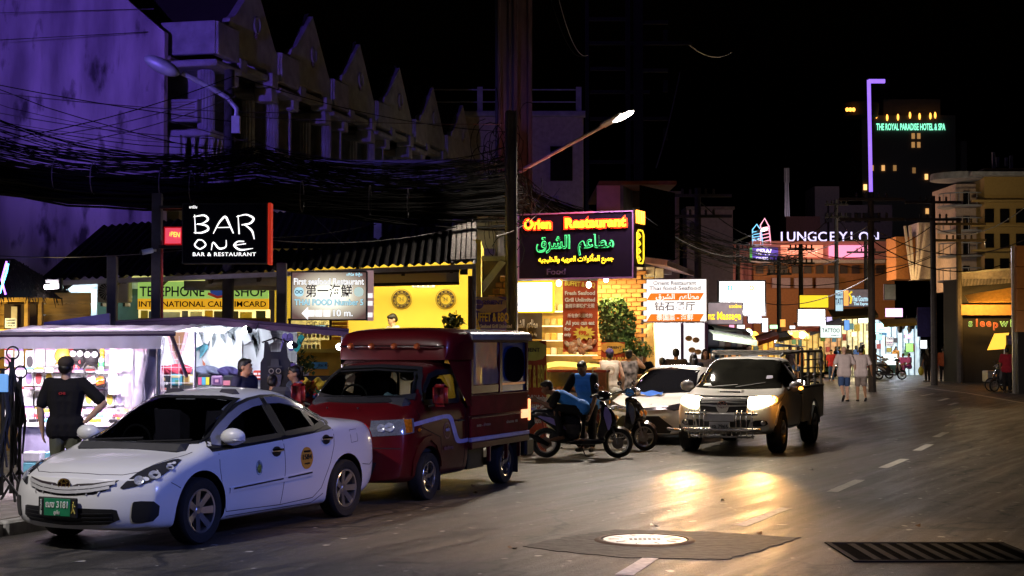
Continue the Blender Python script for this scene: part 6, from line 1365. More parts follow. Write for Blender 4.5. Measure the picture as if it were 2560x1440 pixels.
MB().box(((xl+xr)/2-.3,yb+.05,1.05),(xr-xl-.6,.04,1.9)).obj('back_panel',BACKW,st1)
gm=MB()
for k in range(int((xr-xl-.2)/.1)):x=xl+.1+k*.1;gm.tube([(x,yb-.02,.2),(x,yb-.02,2.0)],.004,4)
for k in range(18):gm.tube([(xl+.1,yb-.025,.2+k*.1),(xr-.1,yb-.025,.2+k*.1)],.004,4)
stuff(gm.obj('grid_wire',WHITEP,st1))
MB().box(((xl+xr)/2-.2,19.45,.92),(xr-xl-.7,.8,.05)).obj('table_top',WHITEP,st1);MB().box(((xl+xr)/2-.2,19.1,.5),(xr-xl-.7,.03,.8)).obj('table_cloth',mat('pale_violet_cloth',(.3,.28,.42),.9,bump=.3),st1)
for k in range(2):MB().tube([(xl+.2+k*.95,18.9,1.86),(xl+1.0+k*.95,18.9,1.86)],.018,8).obj('tube_lamp',TUBE_W,st1)
area('stall_light',((xl+xr)/2-.2,18.75,1.82),((xl+xr)/2-.2,19.7,.8),125,(1,.82,.94),1.8,.12)
point('stall_bulb',(xl+.9,19.3,1.55),14,(1,.85,.92),.1)
# goods: each pack, case, cap hangs or lies by itself
GC=[mat('pack_'+n_,c_,.5,var=.25)for n_,c_ in(('white',(.7,.7,.72)),('pink',(.65,.3,.42)),('silver',(.5,.5,.55)),('black',(.03,.03,.035)),('red',(.5,.05,.06)),('yellow',(.7,.5,.06)),('cyan',(.15,.45,.55)),('violet',(.3,.2,.5)))]
def copyset(name,label,cat,group,proto,places):
 out=[]
 for i,(loc,rz,sc_)in enumerate(places):
  o=proto if i==0 else dup(proto);o.location=loc;o.rotation_euler=(0,0,rad(rz));o.scale=(sc_,)*3;out.append(o)
 return out
def pack(m,i):
 t=thing('phone_case_pack','phone case in a clear hanging pack on the lit grid of the phone stall','phone case',(0,0,0),0,'phone cases hanging in the stall')
 MB().box((0,0,-.13),(.115,.012,.21),None,.004).obj('pack',PLASTICFILM if False else GC[0],t);MB().prism(chaikin([(-.038,-.21),(.038,-.21),(.038,-.07),(-.038,-.07)],2),.014,T(0,-.006,0)@RX(90)).obj('case',m,t);MB().box((0,0,-.012),(.11,.01,.03)).obj('header_card',GC[(i*3+1)%8],t);return t
packs=[pack(GC[i],i)for i in range(8)]
pl_=[[]for _ in range(8)];n_=0
for r_ in range(4):
 for k in range(15):
  x=U(0,860,20).x+.12+k*.128;z=1.83-r_*.25
  if 1.5<(x-xl)<99 and False:continue
  pl_[RND.choice((0,0,0,1,1,2,2,3,4,5,6,7))].append((r_,k,(x+RND.uniform(-.01,.01),yb-.06-RND.random()*.05,z+RND.uniform(-.02,.02)),RND.uniform(-8,8),1))
for i in range(8):
 for q,(r_,k,lc,a_,s_)in enumerate(pl_[i]):
  o=packs[i]if q==0 else dup(packs[i]);o.location=lc;o.rotation_euler=(0,0,rad(a_));o['label']='%s phone case pack, %s row from the top, %s from the left'%(('white','pink','silver','black','red','yellow','cyan','violet')[i],ORD[r_],ORD[k])
def boxset(name,label,cat,group,dims,mats_,places):
 ms=[MB().box((0,0,dims[2]/2),dims,None,min(dims)*.12).mesh(name,m,30)for m in mats_]
 for i,(p,rz)in enumerate(places):tag(ob(name,ms[i%len(ms)],None,T(*p)@RZ(rz)),label if isinstance(label,str)else label[i],cat,group)
pls=[]
for k in range(14):
 for j in range(3):pls.append(((xl+.2+k*.125+RND.uniform(-.02,.02),19.15+j*.24+RND.uniform(-.03,.03),.945+j*.05),RND.uniform(-20,20)))
boxset('gadget_box',['small gadget box on the stall table, %s layer, %s from the left'%(('lower','middle','top')[i%3],ORD[i//3])for i in range(78)],'gadget box','gadget boxes on the stall table',(.085,.15,.04),GC,pls)
boxset('carton',['pale carton under the phone stall table, %s layer, %s from the left'%(('bottom','middle','top')[i//5],ORD[i%5])for i in range(15)],'carton','cartons below the stall table',(.22,.2,.12),[WHITEP,GC[2],GC[6]],[((xl+.4+(k%5)*.26,18.95,PV+.1+(k//5)*.125),RND.uniform(-5,5))for k in range(15)])
# caps with printed masks, mugs, bottles, scent packs
def cap_on_wall(px,py,m,label,g=None):
 p=U(px,py,19.9);t=thing('baseball_cap',label,'cap',tuple(p),RND.uniform(-8,8),g);mb=MB();mb.ball((0,0,0),(.10,.11,.12),16,10);mb.obj('crown',m,t,179);MB().grid(lambda a,b:((a-.5)*.17,-.07-.11*b,-.05-.05*b-.06*(2*a-1)**2),8,3).obj('brim',m,t,179);return t
def goggles(t):
 for s in(-1,1):MB().lathe([(0,.02),(.034,.018),(.042,0)],14,T(s*.045,-.10,.03)@RX(75)).obj('goggle_lens',mat('goggle_white',(.7,.72,.75),.15,coat=1),t)
t=cap_on_wall(198,890,mat('black_mask',(.02,.018,.02),.7),'black cap with white goggles and red stripes left of the other goggled cap');goggles(t)
for s in(-1,1):MB().prism([(s*.01,-.12),(s*.05,-.05),(s*.06,-.13),(s*.03,-.17)],.02,T(0,-.10,0)@RX(90)).obj('red_stripe',GC[4],t)
t=cap_on_wall(230,892,mat('black_mask',0,0),'black cap with white goggles beside the green bottle');goggles(t)
cap_on_wall(157,890,GC[5],'yellow cap hanging left of the goggled caps')
for i,(px,py,m,lab)in enumerate(((228,952,WHITEP,'white mug lying on the upper shelf of the phone stall'),(249,953,mat('orange_glaze',ORANGE,.3,coat=.6),'orange mug beside the white mug on the stall shelf'))):
 t=thing('mug',lab,'mug',tuple(U(px,py,19.7)),20);mb=MB();mb.lathe([(0,-.05),(.045,-.05),(.05,.05),(.044,.05),(.04,-.04),(0,-.04)],20,RY(75));mb.obj('cup',m,t);MB().tube([(.02,-.045,.0),(.02,-.085,.01),(-.02,-.085,.01),(-.02,-.045,0)],.008,6).obj('handle',m,t)
for z in(U(0,970,19.8).z,U(0,928,19.8).z):MB().box((U(255,0,19.8).x-.35,19.85,z-.02),(1.1,.22,.02)).obj('shelf',clear('shelf_glass',(.8,.85,.85)),st1)
for k in range(16):
 p=U(196+(k%8)*9,962-(k//8)*12,19.8);t=MB().ball((0,0,0),(.035,.035,.04),10,7).obj('phone_gadget',mat('gadget_grey',(.1,.1,.11),.4),None,179,T(*p));tag(t,'grey gadget heaped left of the mugs, %s in the %s row'%(ORD[k%8],('lower','upper')[k//8]),'gadget','grey gadgets on the stall shelf')
b=thing('spray_bottle','green and white bottle hanging beside the goggled caps','bottle',tuple(U(254,905,19.8)));MB().lathe([(0,-.1),(.035,-.1),(.037,.04),(.014,.07),(.014,.1),(0,.1)],14).obj('bottle_body',mat('bottle_white',(.6,.7,.65),.3),b);MB().lathe([(.0375,-.06),(.0385,-.06),(.0385,.0),(.0375,0)],14).obj('bottle_label',mat('label_green',(.05,.35,.12),.5),b)
for i,(px,lab)in enumerate(((256,'string of yellow beads hanging above the green bottle'),)):
 t=thing('bead_string',lab,'beads',tuple(U(px,872,19.8)))
 for k in range(3):MB().ball((0,0,-.05*k),(.032,.032,.034),10,7).obj('bead',mat('bead_yellow',(.65,.4,.05),.3),t,179)
for i,(px,py,mi)in enumerate(((290,905,0),(318,900,1),(287,960,0),(318,965,1),(300,930,2))):
 t=thing('hanging_pack',['white pack hanging top left at the end of the stall','pink topped pack hanging top right at the end of the stall','white pack hanging low at the end of the stall','large pink pack hanging low at the end of the stall','silver pack between the white and pink packs'][i],'hanging pack',tuple(U(px,py,19.3+.05*i)),6);MB().box((0,0,0),(.15,.03,.27),None,.012).obj('bag',GC[0],t);MB().box((0,-.018,-.02),(.10,.012,.17),None,.004).obj('insert',GC[mi],t);MB().box((0,-.01,.15),(.14,.008,.04)).obj('header',GC[(mi+1)%4],t)
 # clear plastic sheet bunched at the awning's end
def sheet(a,b):
 x=U(280,0,18.2).x+(1.0-.25*b)*(.0+a*.55)+.12*b+.05*math.sin(a*23+b*5);return(x,18.35+.35*a+.06*math.sin(a*31)+.05*math.sin(b*14+a*9),zt-.02-b*(.95+.5*a)+.02*math.sin(a*40))
o=MB().grid(sheet,46,26).obj('plastic_sheet',PLASTICFILM,None,60);tag(o,'clear plastic rain sheet bunched up between the two stalls','plastic sheet')
mb=MB()
for k in range(7):x0=U(345+k*5,0,18.6).x;mb.tube([(x0+.2-.01*k,18.6,zt-.05),(x0+.08+.05*math.sin(k),18.62,zt-.55),(x0-.05*k*.5,18.6,zt-1.1)],[.03,.05,.035],7)
o=mb.obj('plastic_roll',thin('crumpled_film',(.3,.29,.36),.3),None,60);tag(o,'crumpled bundle of grey plastic film hanging at the corner of the awning','plastic sheet')
# tripods with straps at the left edge
for i,(px,lab)in enumerate(((8,'black tripod rack at the very left edge of the stall'),(32,'black tripod display rack with a round hook, left of the man in black'),(52,'slim black stand between the tripod rack and the man in black'))):
 p=U(px,860,17.3+.25*i);t=thing('display_stand',lab,'stand',(p.x,p.y,PV));h=(1.5,1.62,1.4)[i]
 MB().tube([(0,0,.1),(0,0,h)],.022,8).obj('pole',BLACK,t)
 for k in range(3):a=k*2.1+i;MB().tube([(0,0,.35),(.26*math.cos(a),.26*math.sin(a),.0)],.014,6).obj('leg',BLACK,t)
 for k in range(7):MB().tube([(RND.uniform(-.02,.02),-.02,h-.05),(RND.uniform(-.09,.09),RND.uniform(-.08,.02),h-.5),(RND.uniform(-.1,.1),RND.uniform(-.06,.04),.35+RND.random()*.3)],[.008,.018,.012],5).obj('strap',mat('strap_black',(.02,.02,.025),.6),t)
 MB().tube([(.07*math.cos(a_),0,h+.05+.07*math.sin(a_))for a_ in[q*PI/8 for q in range(16)]],.01,5,True).obj('hook_ring',DARKM,t)
 if i==0:MB().box((.02,-.06,h-.16),(.12,.02,.2),None,.006).obj('screen',glow('screen_blue',(.15,.35,.7),.7),t)
 # dark blue tarpaulin wall between the stalls
o=MB();P_=[U(112,806,21.5),U(276,783,21.5),U(276,845,21.5),U(112,845,21.5)];o.prism([(p.x,p.z)for p in P_],.06,MX(((1,0,0,0),(0,0,-1,21.5),(0,1,0,0),(0,0,0,1))));o=o.obj('tarpaulin_screen',mat('navy_tarpaulin',(.03,.025,.16),.6,var=.3,bump=.3),None,0);tag(o,'dark navy tarpaulin screen rising to the right above the blue awning','tarpaulin')
# ================================================================ stall 2: T-shirts under a white canopy
st2=thing('shirt_stall','T-shirt stall with a pale canopy and glowing tubes behind the taxi roof','market stall',(0,0,0));CAN=thin('white_canopy',(.5,.5,.58))
A,B_,C_=U(290,806,21.8),U(500,794,21.8),U(872,826,21.8);ba=1.6
for(p,q)in((A,B_),(B_,C_)):
 MB().grid(lambda a,b,p=p,q=q:tuple(p.lerp(q,a)+V((0,ba*b,-.03-.05*b))),20,6).obj('canopy_panel',CAN,st2,70);MB().tube([p,q],.025,8).obj('ridge_bar',mat('dark_bar',0,0),st2);MB().grid(lambda a,b,p=p,q=q:tuple(p.lerp(q,a)+V((0,-.01,-.09*b+.008*math.sin(a*50)))),30,2).obj('canopy_edge',mat('plum_edge',(.1,.05,.12),.6),st2)
for k,p in enumerate((A,C_)):MB().tube([(p.x+(.1 if k==0 else-.1),p.y+.1,PV),(p.x+(.1 if k==0 else-.1),p.y+.1,p.z)],.02,8).obj('pole',STEEL,st2)
yb2=23.3;xa,xb=U(392,0,yb2).x,U(745,0,yb2).x
MB().box(((xa+xb)/2,yb2+.06,1.2),(xb-xa,.04,2.0)).obj('back_panel',mat('grey_backing',(.45,.46,.5),.8),st2);gm=MB()
for k in range(24):x=xa+k*(xb-xa)/23;gm.tube([(x,yb2,.6),(x,yb2,2.2)],.0025,4)
for k in range(12):gm.tube([(xa,yb2-.005,.66+k*.14),(xb,yb2-.005,.66+k*.14)],.0025,4)
stuff(gm.obj('grid_wire',WHITEP,st2))
for(a,b)in(((292,811),(392,817)),((385,816),(480,822)),((470,822),(560,830))):
 p,q=U(a[0],a[1],21.9),U(b[0],b[1],22.3);MB().tube([p,q],.022,8).obj('tube_lamp',TUBE_W,st2)
area('shirt_light',tuple(U(470,822,22.1)),tuple(U(520,900,23.3)),30,(.86,.92,1),1.6,.1)
def lamp_spot(px,py,d,lab,parent=st2):
 c=U(px,py,d);t=thing('clip_lamp',lab,'lamp',tuple(c));MB().lathe([(.03,.0),(.05,.06),(.055,.1)],14,RY(-70)@RX(20)).obj('reflector',DARKM,t);MB().ball((-.08,-.03,.02),(.05,.05,.05),12,8).obj('bulb',glow('bulb_white',(1,.92,.95),22),t,179);MB().tube([(.05,0,.02),(.1,0,.12)],.008,6).obj('arm',BLACK,t)
lamp_spot(630,828,21.6,'clip lamp glowing above the T-shirts');lamp_spot(743,866,22.0,'clip lamp glowing by the flip flops');lamp_spot(862,870,23.5,'clip lamp glowing at the canopy end near the seated couple')
# T-shirts: thick cloth shapes with folds
TSH=[(-.30,.30),(-.17,.33),(-.09,.335),(0,.30),(.09,.335),(.17,.33),(.30,.30),(.37,.10),(.27,.05),(.235,.12),(.235,-.30),(.12,-.345),(0,-.35),(-.12,-.345),(-.235,-.30),(-.235,.12),(-.27,.05),(-.37,.10)]
def tshirt(px,py,d,label,m,prints,sc_=1.,name='t_shirt',poly=TSH,rz=0):
 t=thing(name,label,'T-shirt',tuple(U(px,py,d)),rz);pl=poly;dens=[]
 for i in range(len(pl)):
  a,b=V(pl[i]),V(pl[(i+1)%len(pl)]);k=max(1,int((b-a).length/.05));dens+=[a.lerp(b,j/k)for j in range(k)]
 inner=[V((-.22+.055*i,-.32+.055*j))for i in range(9)for j in range(12)]
 vs,_,fs,*_=GEO.delaunay_2d_cdt(dens+inner,[],[list(range(len(dens)))],1,1e-5);ph=RND.random()*6
 f=lambda p:-.03-.022*math.sin(p.x*17+ph+p.y*4)-.018*math.sin(p.x*31+p.y*9+ph)*(0.4-p.y)
 n=len(vs);vv=[(p.x*sc_,f(p),p.y*sc_)for p in vs]+[(p.x*sc_,.02,p.y*sc_)for p in vs];cnt={}
 for q in fs:
  for i in range(len(q)):e=tuple(sorted((q[i],q[(i+1)%len(q)])));cnt[e]=cnt.get(e,0)+1
 mb=MB();mb.add(vv,[tuple(q)for q in fs]+[tuple(i+n for i in q)[::-1]for q in fs]+[(a,b,b+n,a+n)for(a,b),c in cnt.items()if c==1]);mb.obj('cloth',m,t,60)
 for nm,pts,pm in prints:
  P2=MB();
  for poly_ in pts:P2.prism([(a*sc_,b*sc_)for a,b in poly_],.012,T(0,-.062,0)@RX(90))
  P2.obj(nm,pm,t,0)
 MB().tube([(0,0,.36*sc_),(.0,0,.40*sc_)],.006,5).obj('hanger_hook',STEEL,t);return t
TW=mat('white_tshirt',(.68,.70,.74),.9,var=.06,bump=.25)
PB,PT,PGY=mat('print_brown',(.22,.1,.05),.8),mat('print_teal',(.12,.38,.48),.8,var=.7,scale=12),mat('print_grey',(.22,.25,.27),.8,var=.6,scale=14)
feath=lambda x,z,L,a,w=.03:[(x,z),(x+math.cos(a)*L*.5-math.sin(a)*w,z+math.sin(a)*L*.5+math.cos(a)*w),(x+math.cos(a)*L,z+math.sin(a)*L),(x+math.cos(a)*L*.5+math.sin(a)*w,z+math.sin(a)*L*.5-math.cos(a)*w)]
tshirt(408,880,23.1,'plain white T-shirt half hidden at the left end of the row',TW,[])
tshirt(445,878,22.9,'white T-shirt with a brown and pink beaded neck pattern',TW,[('neck_print',[[(-.11,.28),(.11,.28),(.06,.05),(0,-.1),(-.06,.05)]],mat('print_brown',0,0)),('pink_border',[[(-.16,.28),(-.12,.28),(-.06,.02),(0,-.13),(0,-.18),(-.09,0)],[(.16,.28),(.12,.28),(.06,.02),(0,-.13),(0,-.18),(.09,0)]],mat('print_pink',(.6,.3,.34),.8)),('bead_print',[feath(0,-.18,.16,-1.57,.02)],mat('print_gold',(.5,.33,.08),.7))])
tshirt(498,872,23.1,'white T-shirt printed with blue feathers',TW,[('feather_print',[feath(-.1,-.1,.34,1.0,.05),feath(.02,-.15,.36,1.2,.06),feath(-.02,.02,.3,2.2,.05),feath(.05,.1,.22,.5,.04),feath(-.16,-.22,.2,.9,.03)],PT),('red_feather',[feath(.06,-.16,.14,-1.2,.02)],mat('print_rust',(.5,.15,.08),.8))])
tshirt(566,870,23.0,'white T-shirt with grey leaf shapes round the collar',TW,[('leaf_print',[feath(-.16,.26,.26,-1.7,.03),feath(-.08,.27,.22,-1.2,.03),feath(.02,.26,.2,-.9,.035),feath(.12,.27,.24,-1.6,.03),feath(-.02,.2,.26,.5,.03)],PGY)])
tshirt(622,872,23.1,'white T-shirt with a grey wing print at the right end of the row',TW,[('wing_print',[feath(.06,.28,.3,-1.4,.03),feath(.1,.27,.4,-1.5,.03),feath(.14,.28,.32,-1.6,.03),feath(.02,.27,.22,-1.1,.03)],PGY)])
TANK=[(-.15,.34),(-.11,.34),(-.07,.2),(.07,.2),(.11,.34),(.15,.34),(.17,.12),(.21,.05),(.21,-.42),(0,-.45),(-.21,-.42),(-.21,.05),(-.17,.12)]
tk=tshirt(689,915,21.9,'black tank top with a bearded face print on a hanger',mat('black_tank_cloth',(.03,.03,.045),.85,bump=.2),[('beard_print',[[(-.1,-.12),(.1,-.12),(.08,-.26),(0,-.36),(-.08,-.26)]],mat('print_slate',(.08,.08,.16),.8)),('hat_print',[[(-.06,0),(.06,0),(.05,.1),(-.05,.1)],[(-.1,-.02),(.1,-.02),(.1,0),(-.1,0)]],mat('print_dim',(.06,.06,.075),.8))],1.,'tank_top',TANK)
for s in(-1,1):MB().tube([(s*.05+.032*math.cos(a*PI/7),-.075,-.07+.032*math.sin(a*PI/7))for a in range(14)],.006,5,True).obj('glasses_print',mat('print_cream',(.4,.35,.3),.7),tk)
MB().tube([(-.19,-.01,.33),(0,-.01,.4),(.19,-.01,.33)],.012,6).obj('hanger',BLACK,tk)
# folded goods under the shirts
def folded(px,py,d,label,m,w=.2,h=.17,txt=None,marks=(),g=None):
 c=U(px,py,d);t=thing('folded_shirt',label,'folded shirt',tuple(c),RND.uniform(-3,3),g);MB().box((0,0,0),(w,.06,h),None,.02).obj('cloth',m,t,60)
 for i,(a,b,ww,hh,mm)in enumerate(marks):MB().box((a,-.033,b),(ww,.006,hh)).obj('print_patch',mm,t)
 if txt:lettering(txt,(0,-.036,-.005),.045,WHITEP,t,w*.85,bold=.03)
 return t
K_=lambda n,c:mat('fold_'+n,c,.85,var=.12,bump=.2)
folded(410,958,22.6,'folded black T-shirt reading SINGHA at the left of the shelf',K_('black',(.02,.02,.03)),.17,.22,'SINGHA',[(0,.06,.05,.04,K_('gold',(.6,.4,.2))),(0,-.08,.09,.03,K_('coral',(.7,.25,.2)))])
folded(441,950,22.6,'folded teal T-shirt with a palm print',K_('teal',(.08,.35,.45)),.17,.17,None,[(0,.05,.13,.03,K_('cream',(.7,.6,.3))),(.02,-.03,.06,.06,K_('leaf',(.1,.25,.12)))])
folded(473,950,22.6,'folded yellow white T-shirt with animal print',K_('ochre',(.6,.48,.2)),.16,.16,None,[(-.03,0,.05,.1,K_('brown',(.3,.15,.04))),(.04,.01,.05,.09,WHITEP)])
folded(511,949,22.6,'folded black T-shirt with pink blue and yellow stripes',K_('black',0),.2,.17,None,[(-.06,-.02,.05,.11,K_('pink',(.7,.12,.25))),(-.005,-.02,.05,.11,K_('sky',(.1,.4,.6))),(.05,-.02,.05,.11,K_('lemon',(.75,.65,.05)))])
folded(543,952,22.6,'folded grey violet T-shirt with a round eye pattern',K_('lilac',(.3,.18,.32)),.17,.15,None,[(0,0,.1,.08,K_('plum',(.12,.04,.16))),(0,0,.05,.04,K_('rose',(.6,.3,.4)))])
folded(573,952,22.6,'folded black and pink T-shirt beside the man in navy',K_('black',0),.18,.16,None,[(-.03,-.03,.1,.07,K_('rosepink',(.65,.2,.28))),(.04,-.04,.05,.06,K_('olive',(.2,.22,.08)))])
folded(612,935,22.7,'folded red shirt with a white label on the upper shelf',K_('red',(.55,.05,.03)),.12,.12,None,[(0,-.02,.05,.04,WHITEP)])
folded(645,938,22.7,'stack of small red striped shirts right of the man in navy',K_('red',0),.14,.14,None,[(-.03,.02,.05,.03,WHITEP),(.03,.02,.04,.03,WHITEP),(0,-.03,.1,.02,WHITEP)])
for px,py,m,lab,w in((411,930,K_('wine',(.3,.02,.05)),'dark red bundle of clothing in plastic at the left of the shelf',.16),(446,926,K_('bright_red',(.55,.05,.09)),'bright red bundle of clothing in plastic under the beaded T-shirt',.26),(515,930,K_('slate',(.12,.13,.2)),'slate blue bundle of clothing in plastic under the blue feathers',.26),(569,932,K_('indigo',(.04,.03,.12)),'indigo bundle of clothing in plastic below the leaf print',.2)):
 t=MB().grid(lambda a,b:(w*(a-.5)*1.6,-.09*math.sin(PI*b)-.03*math.sin(a*14+b*7),(b-.5)*.19*(1-.5*(2*a-1)**2)),18,8).obj('clothing_bundle',m,None,70,T(*U(px,py,22.7)));tag(t,lab,'clothing bundle')
MB().box(((xa+xb)/2-.1,22.8,U(0,968,22.7).z-.06),(xb-xa-.2,.4,.05)).obj('shelf',mat('shelf_purple',(.25,.2,.3),.7),st2);MB().box(((xa+xb)/2-.1,22.9,.65),(xb-xa-.2,.05,1.0)).obj('front_cloth',mat('shelf_purple',0,0),st2)
for i,(px,py,m,lab)in enumerate(((711,855,(.14,.1,.4),'violet flip flops hanging left of the clip lamp'),(727,855,(.14,.1,.4),'second pair of violet flip flops next to the clip lamp'),(748,858,(.02,.4,.42),'turquoise flip flops hanging right of the clip lamp'))):
 t=thing('flip_flops',lab,'flip flops',tuple(U(px,py,22.6)),0)
 MB().prism(chaikin([(-.045,-.13),(.045,-.13),(.035,0),(.05,.1),(0,.14),(-.05,.1),(-.035,0)],2),.02,RX(90)@RZ((-8,6,-22)[i])).obj('sole',mat('sole_'+'vwt'[i],m,.6),t);MB().tube([(-.03,-.03,-.02),(0,-.05,.06),(.03,-.03,-.02)],.007,5).obj('strap',BLACK,t)
for i in range(5):
 t=thing('hanging_shorts',['purple','indigo','plum','navy','grey'][i]+' swim shorts on the rack behind the tank top','shorts',tuple(U(716+7*i,908+3*i,22.0+.12*i)),-50);m=mat('shorts_'+'abcde'[i],((.12,.07,.3),(.06,.05,.25),(.16,.06,.2),(.03,.03,.12),(.12,.12,.15))[i],.85,var=.3,scale=9,bump=.3)
 MB().grid(lambda a,b:((a-.5)*.34*(1+.25*b),.03*math.sin(a*14+i),-.42*b),14,8).obj('cloth',m,t,70);MB().tube([(-.16,0,.01),(.16,0,.01)],.01,5).obj('waist_band',BLACK,t)
 # heap of bright clothes and a red rack between taxi and songthaew
for i,(px,py,c,lab)in enumerate(((772,975,(.6,.1,.03),'orange red cloth heaped behind the taxi boot'),(785,968,(.7,.5,.05),'yellow cloth heaped behind the taxi boot'),(797,978,(.08,.3,.15),'green cloth heaped behind the taxi boot'),(780,990,(.05,.15,.5),'blue cloth heaped behind the taxi boot'),(768,992,(.5,.03,.1),'crimson cloth heaped behind the taxi boot'))):
 c0=U(px,py,21.2);t=MB().grid(lambda a,b:((a-.5)*.3+.03*math.sin(b*9),.1*math.sin(PI*b)*-1+.03*math.sin(a*19+i),(b-.5)*.22+.03*math.sin(a*11+i)),12,8).obj('heaped_cloth',mat('heap_'+'abcde'[i],c,.85,var=.6,scale=14),None,60,T(*c0));tag(t,lab,'cloth')
o=tag(MB().box((0,0,0),(1.1,.7,1.0)).obj('goods_table',mat('table_dark',(.04,.03,.05),.7),None,0,T(U(782,0,21.4).x,21.6,PV+.5)),'dark cloth covered table under the heaped clothes','table')
# ================================================================ yellow restaurant, open to the street
YW=mat('yellow_wall',(.85,.66,.10),.8,var=.06,scale=1.5);re_=thing('yellow_restaurant','open fronted restaurant with bright yellow walls and big wall clocks','restaurant',(0,0,0))
dB,dF=32.0,27.6;FLO=.72
xl,xr=U(690,0,dB).x,U(1200,0,dB).x
MB().box(((xl+xr)/2,dB+.1,2.0),(xr-xl,.15,3.6)).obj('back_wall',YW,re_);MB().box((xr+.02,(dB+dF)/2+.4,2.0),(.15,dB-dF-.8,3.6)).obj('side_wall',YW,re_)
MB().box(((xl+xr)/2,(dB+dF)/2,FLO/2+.02),(xr-xl,dB-dF,FLO)).obj('floor',mat('tile_floor',(.3,.2,.1),.5,var=.2),re_);MB().box(((xl+xr)/2,(dB+dF)/2+.5,3.62),(xr-xl,dB-dF-1,.06)).obj('ceiling',YW,re_)
panel(1170,690,1180,960,27.4,mat('dark_jamb',(.12,.05,.03),.6),'door_jamb',re_,.1);panel(1180,664,1190,960,27.5,PL,'corner_post',re_,.12)
BRK=mat('orange_brick_tile',(.5,.24,.07),.75,var=.35,scale=3)
for k in range(18):panel(828,786+k*9.3,870,794.5+k*9.3,29.0,BRK,'brick',re_,.12)
area('ceiling_light',((xl+xr)/2+.3,29.6,3.55),((xl+xr)/2+.3,30.6,0),165,(1,.88,.52),3.4,1.2);area('ceiling_light',(xr-1.2,30.0,3.5),(xr-1.2,32,2),75,(1,.88,.52),1.6,1.0)
for px,lab in((905,'wall clock half hidden by the seafood sign'),(1004,'middle wall clock on the yellow wall'),(1114,'wall clock on the yellow wall nearest the corner')):
 t=thing('wall_clock',lab,'clock',tuple(U(px,748,dB-.06)),0);r=.205;DK=mat('clock_brown',(.04,.02,.012),.6)
 for rr,w_ in((r,.008),(r*.86,.012),(r*.55,.012)):MB().tube([(rr*math.cos(a*PI/18),0,rr*math.sin(a*PI/18))for a in range(36)],w_/2,5,True).obj('ring',DK,t)
 for k in range(12):
  a=90-k*30;MB().prism([(-.034,r*.6),(.034,r*.6),(.046,r*.82),(-.046,r*.82)],.006,RX(90)@RZ(a-90)).obj('numeral_plate',DK,t)
  lettering(('XII','I','II','III','IIII','V','VI','VII','VIII','IX','X','XI')[k],(r*.71*math.cos(rad(a)),-.008,r*.71*math.sin(rad(a))),.028,YW,t,M=FRONT@RZ(a-90))
 for a,L in((90-px%97,.1),(90-(px*3)%331,.13)):MB().prism([(-.004,-.02),(.004,-.02),(.002,L),(-.002,L)],.005,T(0,-.012,0)@RX(90)@RZ(a)).obj('hand',DK,t)
 for x in(-.03,.03):MB().box((x,-.004,0),(.012,.005,.08)).obj('cutlery_mark',DK,t)
rb=thing('roller_blind','rolled up cream awning hanging across the restaurant front','awning',tuple(U(1040,695,27.2)))
w=U(1145,0,27.2).x-U(930,0,27.2).x;MB().box((0,0,0),(w,.05,.19),RY(-1.5),.02).obj('canvas',thin('cream_canvas',(.45,.4,.32)),rb);MB().tube([(-w/2,-.02,-.12),(w/2,-.02,-.09)],.03,8).obj('bottom_bar',WOODD,rb);MB().tube([(-w/2,.02,.09),(w/2,.02,.13)],.05,10).obj('roller',WOODD,rb);MB().box((w/2-.12,-.03,0),(.2,.012,.17)).obj('label',mat('label_grey',(.4,.36,.34),.7),rb);MB().box((w/2+.08,0,.12),(.14,.14,.12)).obj('bracket',DARKM,rb)
for px,py in((965,712),(1060,716)):
 t=thing('ceiling_unit','flat white ceiling unit under the restaurant ceiling, '+('left one' if px<1000 else 'right one by the spotlight'),'ceiling unit',tuple(U(px,py,31)))
 MB().box((0,0,0),(.46,.3,.06),None,.02).obj('casing',WHITEP,t)
 for k in range(4):MB().box((-.16+k*.1,-.152,0),(.07,.01,.03)).obj('slot',mat('slot_grey',(.3,.28,.25),.6),t)
def plant(label,c,r,n,m,pot=None,name='potted_plant',L=.12,spread=1.):
 t=thing(name,label,'plant',tuple(c));mb=MB()
 for k in range(n):
  d=V((RND.gauss(0,1),RND.gauss(0,1),abs(RND.gauss(0,1))*spread)).normalized();p=d*r*RND.random()**.5;q=p+V((RND.uniform(-1,1),RND.uniform(-1,1),RND.uniform(-.6,1))).normalized()*L;s=(q-p).cross(V((0,0,1))).normalized()*L*.28;mid=(p+q)/2+V((0,0,L*.1))
  mb.add([p,mid+s,q,mid-s],[(0,1,2,3)])
 o=mb.obj('foliage',m,t,0);o['kind']='stuff'
 if pot:MB().lathe([(0,0),(pot*.7,0),(pot,pot*1.4),(pot*.9,pot*1.4),(0,pot*1.2)],14,T(0,0,-pot*1.4)).obj('pot',CREAM,t)
 return t
LEAF=mat('leaf_green',(.06,.13,.03),.55,var=.6,scale=6);LEAFD=mat('leaf_dark',(.05,.075,.03),.6,var=.5,scale=6)
o=plant('succulent with spiky leaves on the restaurant ledge above the songthaew',U(1134,818,28.5),.2,90,LEAFD,.12,L=.16);
for k in range(4):MB().tube([(-.05+k*.03,0,.0),(-.06+k*.035,0,.22+.03*k)],.008,5).obj('stem',LEAFD,o)
MB().box((U(1040,0,28.2).x,28.2,U(0,850,28.2).z-.25),(3.4,.18,.5)).obj('ledge',YW,re_)
